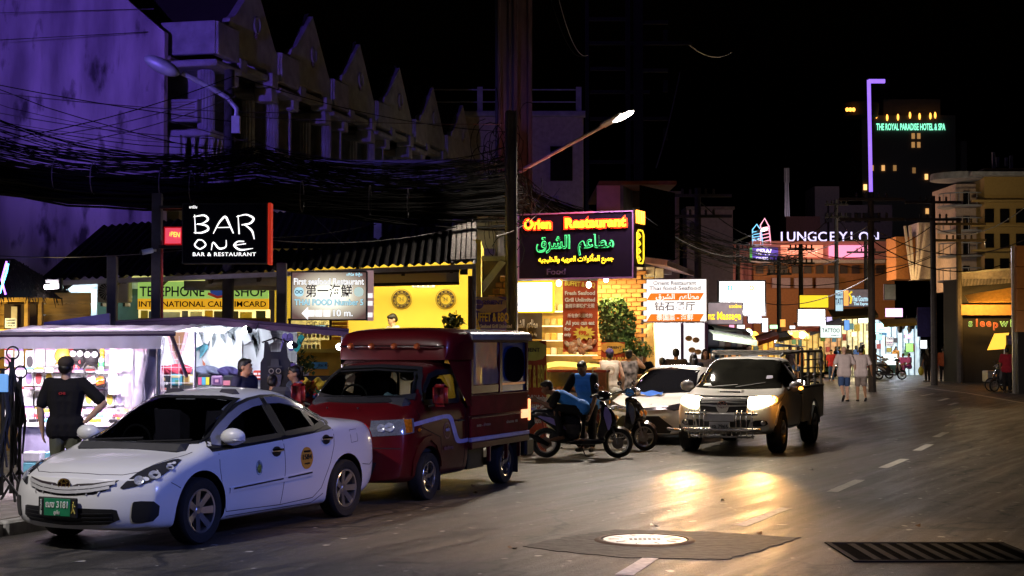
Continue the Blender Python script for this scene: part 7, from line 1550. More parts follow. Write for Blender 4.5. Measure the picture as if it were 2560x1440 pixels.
# diners
p=U(985,0,30.6);person('man with dark hair in a white shirt standing in the yellow restaurant',(p.x,p.y,FLO+.1),-60,1.66,1,WHC,'short',BLKC,vox=.015,pose=dict(look=(-10,24)))
p=U(960,0,30.2);person('seated diner of whom only dark hair shows over the songthaew',(p.x,p.y,FLO-.04),170,1.7,0,BLKC,'short',BLKC,hair='bun',vox=.018,pose=SIT(.72))
p=U(868,0,29.4);person('seated man in an orange lit shirt leaning to the woman in red',(p.x-.15,p.y,FLO),100,1.72,1,cloth('salmon_cloth',(.55,.25,.12)),'short',BLKC,vox=.015,pose=dict(SIT(.5),lean=12))
p=U(885,0,29.7);person('seated woman in a dark red top beside the man in orange',(p.x+.08,p.y,FLO),-30,1.68,1,cloth('dark_red_cloth',(.2,.01,.015)),'short',BLKC,hair='long',hairm=HAIRB,vox=.015,pose=SIT(.5))
t=thing('dining_table','restaurant table with a white napkin box in front of the couple','table',(U(890,0,28.9).x,28.9,FLO));MB().box((0,0,.74),(1.1,.6,.05),None,.01).obj('top',WDL,t)
for sx in(-.45,.45):MB().box((sx,0,.36),(.06,.4,.72)).obj('leg',WOODD,t)
o=MB().box((0,0,0),(.22,.12,.11),None,.01).obj('napkin_box',WHITEP,None,30,T(U(890,0,28.8).x,28.75,FLO+.83));tag(o,'white napkin box on the table by the couple','box')
# glass shop front left of the restaurant, yellow bar counter with phone company posters
gs=thing('glass_cabinet','lit glass shop front with shelves behind the flip flops','shop window',(0,0,0))
panel(726,800,826,960,30.2,glow('cabinet_back',(.85,.6,.25),.55,.5),'lit_back',gs);panel(726,800,826,905,28.6,GLASS,'glass_pane',gs,.01)  # back panel glows to stand for lamplight behind the glass
for y in(812,832,852,880):panel(728,y,824,y+2.5,29.3,mat('shelf_white',(.7,.7,.6),.5,emit=.3),'shelf',gs,.3)
for px in(724,826):panel(px-3,796,px+3,960,28.6,BLACK,'frame_post',gs,.06)
panel(720,797,845,801,28.6,BLACK,'frame_top',gs,.06)
for k in range(26):
 p=U(732+(k%9)*10.5,(829,849,877)[k//9]-3,29.2);o=MB().box((0,0,.05),(.06,.06,.06+.05*RND.random()),None,.012).obj('shop_item',mat('item_'+'abcd'[k%4],((.7,.5,.2),(.6,.6,.55),(.5,.2,.1),(.3,.4,.3))[k%4],.5),None,30,T(*p));tag(o,'small item on the glass shop front, %s shelf from the top, %s from the left'%(ORD[k//9],ORD[k%9]),'shop item','items on the glass shop shelves')
for s_,py,m in(('POP UP',808,GC[2]),('PHUKET',818,LBl),('OPEN',854,WHITEP)):
 c=U(790,py,28.5);lettering(s_,tuple(c),.06,m,gs,.35)
bc_=thing('bar_counter','yellow bar counter with pale phone company posters behind the songthaew','counter',(0,0,0));panel(735,880,900,1010,27.0,mat('yellow_counter',(.7,.45,.05),.6,emit=.18),'counter_front',bc_,.3);panel(730,872,905,881,26.8,YW,'counter_top',bc_,.5)
panel(748,905,776,922,26.7,GC[5],'poster',bc_,.02);panel(777,905,818,922,26.7,mat('poster_blue',(.12,.45,.75),.6,emit=.2),'poster',bc_,.02);panel(745,924,822,944,26.7,mat('poster_orange',(.75,.35,.03),.6,emit=.15),'poster',bc_,.02)
c=U(808,913,26.65);lettering('dtac 4G',tuple(c),.05,NV,bc_,.18);c=U(762,914,26.65);lettering('4G',tuple(c),.05,INKB,bc_,.1)
t=thing('chalk_board','black board with yellow letters behind the taxi boot','sign',tuple(U(800,962,24)));MB().box((0,0,0),(.6,.04,.28),None,.008).obj('board',BLACK,t);lettering('BARO',(0,-.028,0),.09,mat('yellow_chalk',(.7,.55,.05),.7,emit=.1),t,.4);MB().box((0,.05,-.5),(.05,.05,.8)).obj('leg',BLACK,t)
plant('leafy potted shrub by the hanging shorts',U(752,930,25.5),.3,160,LEAF,.14)
p=U(790,1010,24.6);make_scooter('black motorbike with round mirrors parked behind the taxi boot',(p.x,p.y,PV),200,mat('black_bike_paint',0,0),mat('silver_sticker',0,0),spokes=False)
# lean-to gap with the white raking beam and rough stone, left of the big pole
gp=thing('stone_gable','rough stone gable with a white raking beam beside the concrete pole','wall',(0,0,0));DG=29.5
STN=[mat('stone_'+k,c,.9,var=.4,bump=.4)for k,c in(('umber',(.2,.11,.05)),('ochre',(.26,.15,.06)),('sienna',(.16,.08,.035)))]
panel(1190,640,1268,960,DG+.35,mat('dark_mortar',(.06,.045,.03),.9),'core',gp,.2)
for r_ in range(15):
 y0=690+r_*16
 for c_ in range(4):
  x0=1193+c_*19+(r_%2)*8
  if y0<690+(1268-x0)*.0 and False:continue
  if(x0-1190)/78*150+(y0-640)<130:continue
  panel(x0,y0,x0+17.5,y0+14.5,DG+.2-RND.random()*.04,STN[(r_*3+c_)%3],'stone',gp,.16,.012)
a,b=U(1192,738,DG),U(1258,652,DG);MB().box((0,0,0),((b-a).length,.1,.13),T(*((a+b)/2))@(b-a).to_track_quat('X','Z').to_matrix().to_4x4(),.01).obj('raking_beam',PL,gp);panel(1184,655,1194,960,DG,PL,'post',gp,.12);panel(1192,640,1262,652,DG+.05,PL,'top_beam',gp,.1)
# ================================================================ Orient restaurant: sign, brick pier, fittings. Street-square frame
ORZ=math.degrees(math.atan2(-.39,.92))
oc=V((.12,31.6,0))+V((.92,-.39,0))*1.235;oc.z=3.865
ors=sign('neon_restaurant_sign','big black sign with red neon lettering for the oriental restaurant',oc,2.47,1.34,.2,mat('sign_deep_violet',(.007,.002,.013),.6,spec=.08),ORZ,mat('violet_frame',(.2,.08,.25),.4),.03)
NRED=glow('neon_red_glow',(1,.04,.01),2.6);NYEL=glow('neon_yellow_core',(1,.62,.02),2.6);NGRN=glow('neon_green',(.08,.75,.25),1.1);NYG=glow('neon_gold',(1,.68,.03),1.5)
for s_,x,ww in(('Orien',-.80,.58),('Restaurant',.44,1.28)):
 lettering(s_,(x,-.012,.44),.21,NRED,ors,ww+.07,bold=.1);lettering(s_,(x,-.022,.44),.19,NYEL,ors,ww,bold=.035)
AR1=''.join(chr(c)for c in(0xFED5,0xFEAE,0xFEB8,0xFEDF,0xFE8D));AR2=''.join(chr(c)for c in(0xFEE2,0xFECB,0xFE8E,0xFEC4,0xFEE3))
ARL=AR1+'  '+AR2
lettering(ARL,(.0,-.012,.06),.26,NGRN,ors,1.66,bold=.03);lettering(ARL,(.0,-.02,.06),.26,mat('sign_deep_violet',0,0),ors,1.6,bold=-.012)
AR3=''.join(chr(c)for c in(0xFEEA,0xFEF4,0xFEA0,0xFEF4,0xFEE0,0xFEA8,0xFEDF,0xFE8D,0xFEED,32,0xFEEA,0xFEF4,0xFE91,0xFEAE,0xFECC,0xFEDF,0xFE8D,32,0xFE95,0xFEFB,0xFEEE,0xFEDB,0xFE84,0xFEE4,0xFEDF,0xFE8D,32,0xFECA,0xFEF4,0xFEE4,0xFE9F))
lettering(AR3,(.02,-.012,-.27),.105,NYG,ors,1.6,bold=.03)
lettering('Food',(-.4,-.012,-.52),.12,mat('dim_violet',(.06,.02,.09),.5),ors,.4)
# the narrow end of the sign: gold neon outline
e_=thing('sign_end',None,None);e_.parent=ors;e_.location=(1.25,.32,.12);e_.rotation_euler=(0,0,rad(90))
MB().box((0,.02,0),(.62,.04,1.1)).obj('end_panel',mat('sign_deep_violet',0,0),e_)
for sx in(1,):MB().tube([(a*.2+0,-.02,b*.48)for a,b in((-1,-.8),(-.6,-1),(.6,-1),(1,-.8),(1,.2),(.6,.35),(-.6,.35),(-1,.2))],.018,6,True).obj('neon_outline',NYG,e_)
for k in range(4):MB().tube([(-.1+.1*math.cos(q),-.02,-.4+k*.15+.05*math.sin(q))for q in(0,1.5,3,4.5)],.018,5,True).obj('neon_glyph',NYG,e_)
for x in(-.22,-.08,.08,.22):MB().tube([(x,-.02,.3),(x,-.02,.56)],.025,6).obj('neon_stroke',glow('neon_orange',(1,.35,.03),3),e_)
MB().tube([(-1.35,.1,.62),(-1.35,.1,-.9),(-1.35,.1,-2.9)],.07,10).obj('support_pole',mat('pale_pole',(.45,.42,.4),.6,var=.3),ors)
for z in(.5,.18,-.4):MB().box((-1.3,.05,z),(.14,.1,.04)).obj('clamp',DARKM,ors)
area('sign_glow',tuple(V(oc)+V((-.05,-.3,.72))),tuple(V(oc)+V((-.7,2.6,2.8))),15,(1,.12,.04),1.8,.2)
# pier of bricks and lit interior
op=thing('brick_restaurant','orange lit brick pier and front of the oriental restaurant','restaurant front',(1.97,35.2,PV),ORZ);OB=[mat('pier_brick_'+k,c,.8,var=.3,scale=5,bump=.2)for k,c in(('a',(.42,.2,.07)),('b',(.5,.26,.09)),('c',(.36,.16,.05)))]
MB().box((.44,.2,1.7),(.98,.3,3.4)).obj('core',mat('mortar_orange',(.22,.13,.06),.9),op)
bme=[MB().box((0,0,0),(.225,.05,.088),None,.008).mesh('brick',m,30)for m in OB]
for r_ in range(34):
 for c_ in range(5):
  x=.0+c_*.235+(r_%2)*.117-.06
  if x>1.0:continue
  ob('brick',bme[RND.randrange(3)],op,T(x,.03-RND.random()*.012,.06+r_*.1))
for r_ in range(9):
 for c_ in range(6):ob('brick',bme[RND.randrange(3)],op,T(-.25-c_*.235-(r_%2)*.117,.0-RND.random()*.012,.06+r_*.1))
MB().box((-.8,.2,.45),(1.5,.3,.9)).obj('low_wall',mat('mortar_orange',0,0),op)
MB().box((-1.0,2.2,1.7),(3.2,.1,3.4)).obj('interior_back',mat('interior_warm',(.7,.45,.12),.7,emit=.25),op);MB().box((-.8,1.2,3.45),(3.6,2.2,.08)).obj('ceiling',WHITEP,op)
for k,z in enumerate((1.5,1.85,2.2,2.55)):
 MB().box((-1.15,1.9,z),(1.9,.3,.03)).obj('shelf',glow('lit_shelf',(1,.85,.6),.8),op)  # shelf colour glows in place of lamplight falling on it
for k in range(44):
 p=MX.Translation(op.location)@RZ(ORZ)@V((-2.0+(k%11)*.165,1.85,1.6+(k//11)*.35));o=MB().box((0,0,0),(.13,.12,.16),None,.012).obj('goods_box',mat('goods_'+'abcd'[(k*7)%4],((.6,.35,.06),(.5,.3,.1),(.25,.2,.06),(.65,.6,.5))[(k*7)%4],.5),None,30,T(*p));tag(o,'boxed good in the oriental restaurant, %s shelf from below, %s from the left'%(ORD[k//11],ORD[k%11]),'box','boxed goods on the restaurant shelves')
OM=MX.Translation(op.location)@RZ(ORZ)
area('front_light',tuple(OM@V((-.2,-.9,3.05))),tuple(OM@V((0,.2,1.2))),210,(1,.70,.28),2.2,.2);point('inside_lamp',tuple(OM@V((-1.2,1.1,2.9))),90,(1,.8,.45),.1)
for k,(px,py,d)in enumerate(((1397,708,33.5),(1472,712,33.0),(1515,698,33.2))):
 t=thing('bulb_lamp',['bare glowing bulb left of the red buffet banner','bare glowing bulb in front of the red buffet banner','pink glowing bulb under the neon sign by the brick pier'][k],'lamp',tuple(U(px,py,d)));MB().ball((0,0,0),(.055,.055,.07),12,8).obj('bulb',glow('warm_bulb' if k<2 else 'pink_bulb',(1,.9,.6)if k<2 else(1,.6,.95),14),t,179);MB().tube([(0,0,.06),(0,0,.2)],.015,6).obj('socket',BLACK,t)
 # red hanging banner
RB=mat('banner_red',(.45,.07,.02),.75,var=.25,scale=4,emit=.22,ec=(.7,.1,.03));BL_=mat('banner_yellow',(.8,.6,.08),.7,emit=.3);BLW=mat('banner_white',(.8,.75,.65),.7,emit=.3)
c,w,h=SZ(1406,700,1495,880,33.6);bn=thing('buffet_banner','tall red buffet banner with yellow 499 star hanging on the brick front','banner',tuple(c),-14)
MB().grid(lambda a,b:((a-.5)*w,.012*math.sin(a*9)+.01*math.sin(b*14),(b-.5)*h),14,24).obj('cloth',RB,bn,70);MB().tube([(-w/2,0,h/2),(w/2,0,h/2)],.018,8).obj('rod',STEEL,bn)
for s_,z,hh,ww,m in(('BUFFET & BBQ',.68,.1,.68,BL_),('Fresh Seafood',.49,.085,.66,BLW),('Grill Unlimited',.345,.085,.66,BLW),('新鲜海鲜烧烤无限',.21,.075,.64,BLW),('所有你只能吃的',.0,.07,.54,BLW),('All you can eat',-.15,.09,.64,BLW)):lettering(s_,(0,-.03,z),hh,m,bn,ww,bold=.03,slant=.15 if 'BUF' in s_ else 0)
for s_,z in(('for',-.28),('only',-.40)):lettering(s_,(-.27,-.03,z),.075,BLW,bn,.15,bold=.03)
st_=[((.26 if k%2 else .17)*math.cos(k*PI/12),(.16 if k%2 else .105)*math.sin(k*PI/12))for k in range(24)];MB().prism(st_,.012,T(.09,-.026,-.37)@RX(90)).obj('star_burst',BL_,bn);lettering('499.-',(.08,-.045,-.37),.085,mat('banner_red2',(.6,.1,.02),.7,emit=.1),bn,.26,bold=.05,slant=.2)
FOODM=mat('grilled_food',(.5,.22,.10),.6,var=.8,scale=9,emit=.12)
for k in range(26):MB().ball((0,0,0),(.07+.04*RND.random(),.015,.05),8,5).obj('food_picture',FOODM if k%3 else mat('food_pale',(.65,.45,.3),.6,var=.5,scale=12,emit=.15),bn,179,T(RND.uniform(-.31,.31),-.03,-.66+RND.uniform(-.1,.1))@RY(RND.uniform(0,180)))
# other banners
def banner(label,x0,y0,x1,y1,d,m,lines,rz=0,sag_=.012,name='banner'):
 c,w,h=SZ(x0,y0,x1,y1,d);t=thing(name,label,'banner',tuple(c),rz);MB().grid(lambda a,b:((a-.5)*w,sag_*math.sin(a*11+b*3),(b-.5)*h),14,14).obj('cloth',m,t,70)
 for s_,u,v,hh,ww,lm in lines:lettering(s_,(u*w,-.03,v*h),hh*h,lm,t,ww*w,bold=.025)
 return t
PURB=mat('banner_purple',(.10,.06,.3),.7,var=.2,emit=.12);TANB=mat('banner_tan',(.5,.36,.2),.7,emit=.1)
t=banner('purple and tan banner reading BUFFET beside the dark pole',1176,742,1266,826,28.4,PURB,[('ORIENT',.12,.33,.12,.6,PURB),('BUFFET & BBQ',.06,-.12,.26,1.0,BL_),('Fresh Seafood Grill Unlimited',.1,-.38,.11,1.1,BLW)])
c,w,h=SZ(1176,742,1266,780,28.4);MB().prism(chaikin([(-w/2,h/2),(w/2,h/2),(w/2,-h/2+.03),(-w*.1,-h/2-.02),(-w/2,-h*.2)],1),.008,T(0,-.012,.16)@RX(90)).obj('tan_field',TANB,t);MB().lathe([(.0,.004),(.085,.004),(.09,0)],20,T(-.18,-.022,.17)@RX(90)).obj('round_mark',PURB,t)
lettering('ORIENT',(.09,-.03,.19),.06,PURB,t,.34);lettering('Restaurant',(-.18,-.03,.17),.025,TANB,t,.12)
banner('brown banner with white Arabic writing below the white light box',1274,780,1356,848,33.4,mat('banner_brown',(.09,.065,.035),.8),[(ARL,0,.05,.3,.74,BLW),(AR3[:12],.1,-.3,.13,.5,BLW)],-12)
t=banner('yellow topped red buffet banner behind the songthaew corner',1290,852,1366,1130,27.0,RB,[('BUFFET & BBQ',0,.17,.2,1.05,BL_),('Seafood Grill Unlimited',.0,-.02,.06,1.05,BLW),('新鲜海鲜烧烤',.0,-.13,.085,.85,BLW),('Дары моря, барбекю',0,-.22,.04,.95,BLW),('Steak',.0,-.36,.1,.6,BL_)])
c,w,h=SZ(1290,852,1366,905,27.0);MB().prism(chaikin([(-w/2,.95),(w/2,.95),(w/2,.66),(0,.60),(-w/2,.68)],1),.01,T(0,-.015,0)@RX(90)).obj('yellow_field',mat('banner_lemon',(.55,.5,.08),.7,emit=.12),t);lettering('ORIENT',(-.02,-.032,.80),.07,INKB,t,.34)
t=banner('small orange ORIENT banner behind the man in the tank top',1503,856,1562,960,33.9,RB,[('BUFFET & BBQ',0,.05,.17,.95,BL_),('Seafood',.1,-.14,.12,.6,BLW)]);c,w,h=SZ(1503,856,1562,886,33.9)
MB().prism(chaikin([(-w/2,.45),(w/2,.45),(w/2,.26),(0,.18),(-w/2,.26)],1),.01,T(0,-.015,0)@RX(90)).obj('yellow_field',mat('banner_gold',(.75,.42,.06),.7,emit=.25),t);lettering('ORIENT',(.03,-.032,.34),.055,INKB,t,.32)
# white light box, ivy, shrub, counters
c,w,h=SZ(1272,703,1385,782,32.6);lb=sign('light_box','small glaring white light box with a yellow rim under the neon sign',c,w,h,.12,glow('lightbox_white',(1,.96,.92),4.5),ORZ*.5,glow('amber_rim',(1,.5,.02),1.3),.035)
for x in(-.3,.12,.3):MB().box((x,-.01,-.16),(.1,.004,.05)).obj('faint_picture',glow('faint_lilac',(.8,.8,.95),2.2),lb)
ivm=LEAF;t=thing('ivy_panel','green leafy climber covering the brick pier','climbing plant',tuple(U(1542,812,34.2)));key=MB();key.add([(0,0,-.045),(.03,-.012,0),(0,-.004,.05),(-.03,-.012,0)],[(0,1,2),(0,2,3)]);lm=key.mesh('leaf',ivm,0);lm2=key.mesh('leaf',mat('leaf_yellow_green',(.16,.2,.04),.5,var=.5),0)
mbx=MB()
for k in range(1500):
 z=RND.uniform(-.52,.58);wl=.20+.2*math.sin(max(0,min(1,(z+.52)/1.1))*PI)**.6;x=RND.uniform(-wl,wl)-(.1 if z>.3 else 0);M=T(x,-.02-RND.random()*.14,z)@RZ(RND.uniform(-50,50))@RX(RND.uniform(-40,30))@RY(RND.uniform(0,360))@SC(*(RND.uniform(.7,1.25),)*3)
 if k<280:ob('leaf',(lm,lm2)[k%3==0],t,M)
 else:mbx.add(key.v,key.f,M)
stuff(mbx.obj('leaf_mass',ivm,t,0))
plant('bushy green shrub at the foot of the brick pier',U(1590,890,34.0),.38,900,LEAF,.16,L=.08)
ct=thing('food_counter','lit glass food counter under a yellow umbrella behind the vest men','counter',tuple(U(1435,990,31.8))[:2]+(PV,),ORZ*.5);MB().box((0,.2,.4),(1.3,.5,.8),None,.02).obj('cabinet',STEEL,ct);MB().box((0,.0,1.0),(1.3,.02,.4)).obj('glass_pane',GLASS,ct);MB().box((0,.45,1.0),(1.3,.02,.4)).obj('back_panel',mat('counter_warm',(.7,.5,.2),.6,emit=.35),ct);MB().box((0,.2,1.22),(1.36,.55,.05),None,.01).obj('counter_top',mat('counter_red',(.4,.06,.04),.5),ct)
for k in range(10):o=MB().ball((0,0,0),(.07,.06,.05),10,6).obj('food_portion',FOODM,None,179,T(*(ct.location+V((-.55+k*.12,.1-.03*k,.87)))));tag(o,'grilled food portion behind the counter glass, %s from the left'%ORD[k],'food','food portions in the glass counter')
pt=thing('umbrella_top','yellow cloth canopy over the food counter','canopy',tuple(U(1432,915,31.4)));MB().grid(lambda a,b:((a-.5)*1.05,(b-.5)*.8,.10*(1-(2*b-1)**2)+.02*math.sin(a*8)-.04*abs(2*a-1)),12,8).obj('cloth',mat('yellow_canopy',(.75,.55,.1),.7,emit=.2),pt,60);MB().tube([(.4,0,.05),(.4,0,-1.0)],.015,6).obj('pole',STEEL,pt)
b_=thing('water_bottle','small clear bottle with a red cap standing by the scooter rear wheel','bottle',tuple(G(1368,1098)));MB().lathe([(0,0),(.035,0),(.037,.16),(.014,.21),(.014,.23)],12).obj('bottle_body',clear('pet_bottle',(.8,.85,.8)),b_);MB().lathe([(0,.25),(.018,.25),(.018,.225)],10).obj('cap',GC[4],b_)
# reddish upper storey behind the neon sign
us=thing('pink_upper_storey','pink plastered upper storey with grey sheet metal behind the neon sign','building',(0,0,0));DU=38.0
panel(1492,464,1550,700,DU,mat('pink_plaster',(.62,.3,.3),.8,var=.1),'front_wall',us,.2);p0,p1=U(1550,0,DU),U(1628,0,DU+5);m_=(p0+p1)/2
zt_,zb_=U(0,464,DU).z,U(0,700,DU).z;MB().box((m_.x,m_.y,(zt_+zb_)/2),((p1-p0).length,.15,zt_-zb_),T(m_.x,m_.y,0)@RZ(math.degrees(math.atan2(p1.y-p0.y,p1.x-p0.x)))@T(-m_.x,-m_.y,0)).obj('side_wall',PLD,us)
c=U(1585,500,DU+2);MB().box((c.x,c.y,c.z),(.5,1.4,.5)).obj('opening',BLACK,us);MB().box((m_.x-.2,m_.y,zt_+.05),(1.9,5.4,.1),None,.02).obj('roof_edge',mat('tile_edge',(.2,.08,.05),.8),us)
for k in range(5):corrug(.55,1.45-.16*k,.08,.02).obj('metal_sheet',SHEET,us,60,T(U(1340+k*31,0,DU-.3).x,DU-.3+.02*(k%2),U(0,640,DU).z))
corrug(2.2,1.7,.1,.02).obj('side_sheet',ROOFD,us,60,T(*U(1600,640,37.2))@RZ(62))
panel(1340,560,1492,700,DU+.1,PLD,'lower_wall',us,.1)
cn=thing('pink_canopy','pink lit canopy roof jutting out right of the neon sign','canopy',(0,0,0));pts=[U(1602,655,34.5),U(1668,664,33.8),U(1735,690,37.0),U(1690,682,40)]
mb=MB();mb.add([tuple(p)for p in pts]+[tuple(p+V((0,0,.12)))for p in pts],[(0,1,2,3),(7,6,5,4),(0,4,5,1),(1,5,6,2),(2,6,7,3),(3,7,4,0)]);mb.obj('slab',mat('pink_slab',(.6,.38,.36),.7),cn,0)
for px,py in((1625,680),(1648,683)):c=U(px,py,35);MB().box(tuple(c),(.2,.3,.22),None,.02).obj('speaker_box',CREAM,cn)
# white lit shop sign and shop front
ps=V((3.6,35.9,0));c=U(1687,751,36.2);ws=sign('white_food_sign','white lit sign with orange ribbons reading Thai food Seafood',c,1.52,1.03,.16,glow('white_sign_face',(1,.97,.98),1.25),ORZ*.55,mat('grey_frame',(.2,.15,.2),.5),.03)
GRY=mat('sign_grey_letters',(.35,.3,.33),.6,emit=.2);RIB=glow('ribbon_orange',(.85,.2,.02),.9)
for s_,z,hh,ww in(('Orient Restaurant',.40,.095,1.0),('Thai food-Seafood',.28,.095,1.2)):lettering(s_,(0,-.01,z),hh,GRY,ws,ww)
for z in(.085,-.40):MB().prism([(-.66,z-.085),(.58,z-.085),(.68,z+.085),(-.56,z+.085)],.008,T(0,-.008,0)@RX(90)).obj('ribbon',RIB,ws)
lettering(ARL,(.06,-.02,.085),.12,LW,ws,1.0,bold=.02);lettering('钻石餐厅',(.0,-.01,-.15),.16,GRY,ws,.95);lettering('泰国菜 - 海鲜',(.0,-.02,-.40),.12,LW,ws,.85,bold=.02)
sf=thing('white_shop','glaring white lit shop front below the white food sign','shop',(0,0,0));WL=glow('white_shop_wall',(1,.98,.97),1.1)  # these walls glow by themselves to stand for the shop's light
panel(1604,808,1702,1000,38.6,WL,'lit_wall',sf,.1);panel(1708,808,1762,1000,38.4,WL,'lit_wall',sf,.1);panel(1702,805,1709,1000,38.3,mat('plum_post',(.12,.06,.16),.5),'door_post',sf,.1);panel(1592,690,1603,1000,36.3,mat('plum_post',0,0),'corner_post',sf,.1);panel(1762,805,1770,1000,38.3,mat('plum_post',0,0),'door_post',sf,.1);panel(1580,694,1591,990,36.2,glow('tube_pink',(1,.8,1),3),'tube_light',sf,.04)
for px,py in((1722,846),(1740,850),(1730,875),(1745,880),(1735,905)):c=U(px,py,38.25);MB().ball((0,0,0),(.09,.02,.07),10,6).obj('food_picture',mat('food_pale_lit',(.8,.5,.2),.6,emit=.5),sf,179,T(*c))
area('white_shop_light',tuple(U(1680,820,37.0)),tuple(U(1690,1000,34)),90,(1,.95,.98),1.6,.3)
lt=thing('letter_box','blue letter box cabinet on the pavement right of the woman in white','cabinet',tuple(U(1793,900,44))[:2]+(PV,));bz=U(0,868,44).z-PV;MB().box((0,0,bz-.35),(.36,.3,.62),None,.02).obj('cabinet',mat('cabinet_blue',(.02,.22,.5),.5,emit=.12),lt);MB().box((0,-.16,bz-.25),(.3,.02,.06)).obj('slot',NV,lt);MB().box((0,0,.4),(.3,.26,.8)).obj('stand',DARKM,lt)
# ================================================================ farther left side of the street: signs, awnings, shops
def lit(n,c,e):return glow('lit_'+n,c,e)
def sgn(px0,py0,px1,py1,d,label,face,lines=(),rz=0,frame=BLACK,dp=.2,name='shop_sign'):
 c,w,h=SZ(px0,py0,px1,py1,d);t=sign(name,label,c,w,h,dp,face,rz,frame,min(w,h)*.04)
 for s_,u,v,hh,ww,m in lines:lettering(s_,(u*w,-.02,v*h),hh*h,m,t,ww*w,bold=.02)
 return t
ms_=sgn(1758,755,1858,812,42,'grey sign reading Benz Massage in glowing yellow letters',mat('grey_sign_face',(.18,.15,.17),.6,emit=.5),[('Benz Massage',-.06,-.12,.34,1.0,lit('massage_yellow',(1,.6,.02),1.4)),('นวดไทย',.3,.3,.13,.3,lit('massage_yellow',0,0))])
w4=lit('white4',(1,.96,.98),2.2);gy=mat('sign_grey_letters',0,0)
sgn(1795,700,1915,790,46,'large glaring white sign reading Thai food and Sea food',w4,[('Thai food',-.22,-.02,.1,.36,gy),('Sea food',.24,-.02,.1,.34,gy),('Restaurant and Bar',-.05,-.16,.07,.6,gy),('n',-.25,.3,.2,.1,lit('cyan_mark',(.1,.5,.6),.8)),('o',.2,.3,.2,.1,lit('orange_mark',(.9,.35,.1),.8))])
sgn(1870,790,1904,808,47,'small lilac lit sign under the large white sign',lit('lilac_face',(.75,.75,1),1.3));sgn(1905,795,1920,830,48,'narrow upright glowing white sign box',w4)
sgn(1994,772,2064,815,70,'white lit sign reading Indian Kitchen over the orange awning',lit('white3',(1,.98,.95),1.5),[('INDIAN KITCHEN',0,.32,.16,.85,gy)]);sgn(1998,737,2072,770,78,'yellow glowing sign behind the dark poles',lit('yellow_face',(1,.72,.03),1.0))
sgn(2050,812,2104,845,74,'pale mint sign reading TATTOO above the far crowd',lit('mint_face',(.75,.9,.86),1.0),[('TATTOO',0,.05,.32,.82,INKB),('BAMBOO',.2,-.3,.1,.4,INKB)])
sgn(2088,725,2108,778,80,'tall pale blue sign reading TATTOO beside the massage signboard',lit('blue_face',(.45,.7,.9),.9),[('PHUKET',0,.26,.12,.8,INKB),('TATT',0,-.06,.3,.9,INKB)])
tg=sgn(2106,722,2186,768,82,'grey sign reading Thai Gourmet with orange ends and a yellow figure',mat('grey_sign_face2',(.2,.17,.2),.6,emit=.45),[('Thai Gourmet',.08,-.05,.3,.55,lit('pale_blue_letters',(.5,.8,1),1.1)),('Thai Express',.1,-.32,.16,.5,lit('pale_blue_letters',0,0))],-6)
for u in(-.38,.42):MB().box((u*1.68,-.02,0),(.24,.02,.8)).obj('orange_panel',lit('orange_panel',(1,.45,.12),1.1),tg)
MB().tube([(-.42,-.03,-.3),(-.36,-.03,0),(-.48,-.03,.2),(-.34,-.03,.34)],.05,6).obj('figure',lit('yellow_face',0,0),tg)
sgn(2210,710,2240,750,92,'blank grey signboard on two thin legs',mat('dim_board',(.3,.3,.34),.7,emit=.12))
for px,py0,py1,d,c_,lab in((1775,574,1786,100,(.1,.5,.15),'green and orange lit panel sign behind the left wires'),(1796,570,1826,100,(1,.45,.5),'pink framed white lit panel sign on a far wall')):
 t=sgn(px-(10 if px<1790 else 0),py0,py1 if px>1790 else 1790,616,d,lab,lit('panel_'+lab[:4],c_,1.0));
 MB().box((0,-.02,.1),(.45,.02,.6)).obj('picture',lit('picture_'+lab[:4],(1,.9,.9)if px>1790 else(1,.35,.05),1.4),t)
area('sign_light',tuple(U(1850,792,45.4)),tuple(U(1822,850,46.4)),120,(1,.95,.95),2,.3);area('sign_light',tuple(U(2030,818,69.4)),tuple(U(2000,850,71)),160,(1,.95,.95),2,.3)  # area lights added under the lit signs to brighten the awnings
for k,(x0,y0,x1,y1,d,nm,c_,e)in enumerate(((1822,802,1836,826,58,'small pink',(1,.4,.6),1.4),(1842,812,1862,822,60,'narrow white',(1,1,.95),1.6),(1866,820,1876,838,62,'upright yellow',(1,.75,.1),1.2),(1924,812,1944,822,72,'flat green',(.3,.8,.4),.8),(1950,798,1964,818,76,'square orange',(1,.45,.08),1.1),(1974,814,1988,822,78,'tiny white',(1,1,1),1.8),(2036,846,2054,858,84,'low red',(.9,.12,.1),.9),(2066,792,2082,806,86,'pale violet',(.7,.6,1),1.2),(2110,800,2124,826,90,'tall blue',(.2,.45,1),1.),(2128,830,2142,842,92,'warm square',(1,.7,.3),1.3),(2190,836,2204,850,92,'small turquoise',(.3,.9,.9),1.2),(2262,836,2280,846,93,'long pink',(1,.35,.7),1.3),(2264,858,2284,880,94,'lime green',(.35,.7,.15),.7),(2300,850,2318,872,95,'corner white',(.95,1,1),1.2))):sgn(x0,y0,x1,y1,d,nm+' glowing sign among the far shops',lit('mini_%d'%k if False else 'mini_'+nm.replace(' ','_'),c_,e))
for k,(px,d)in enumerate(((1788,60),(1862,62),(1885,70),(1912,64),(1968,84),(2028,86),(2098,94),(2140,93),(2176,95),(2240,94))):
 person('small far figure in %s, %s along the crowd from the letter box'%(CW[(k*3)%8][0],ORD[k]),at(px,d),(k*83)%360,1.62+(k%3)*.06,k%3,CW[(k*3)%8][1],'short',(BLKC,JEAN,KN)[k%3],'long',('short','long')[k%2],vox=.03,group='passers-by in the far street',shoes=None)
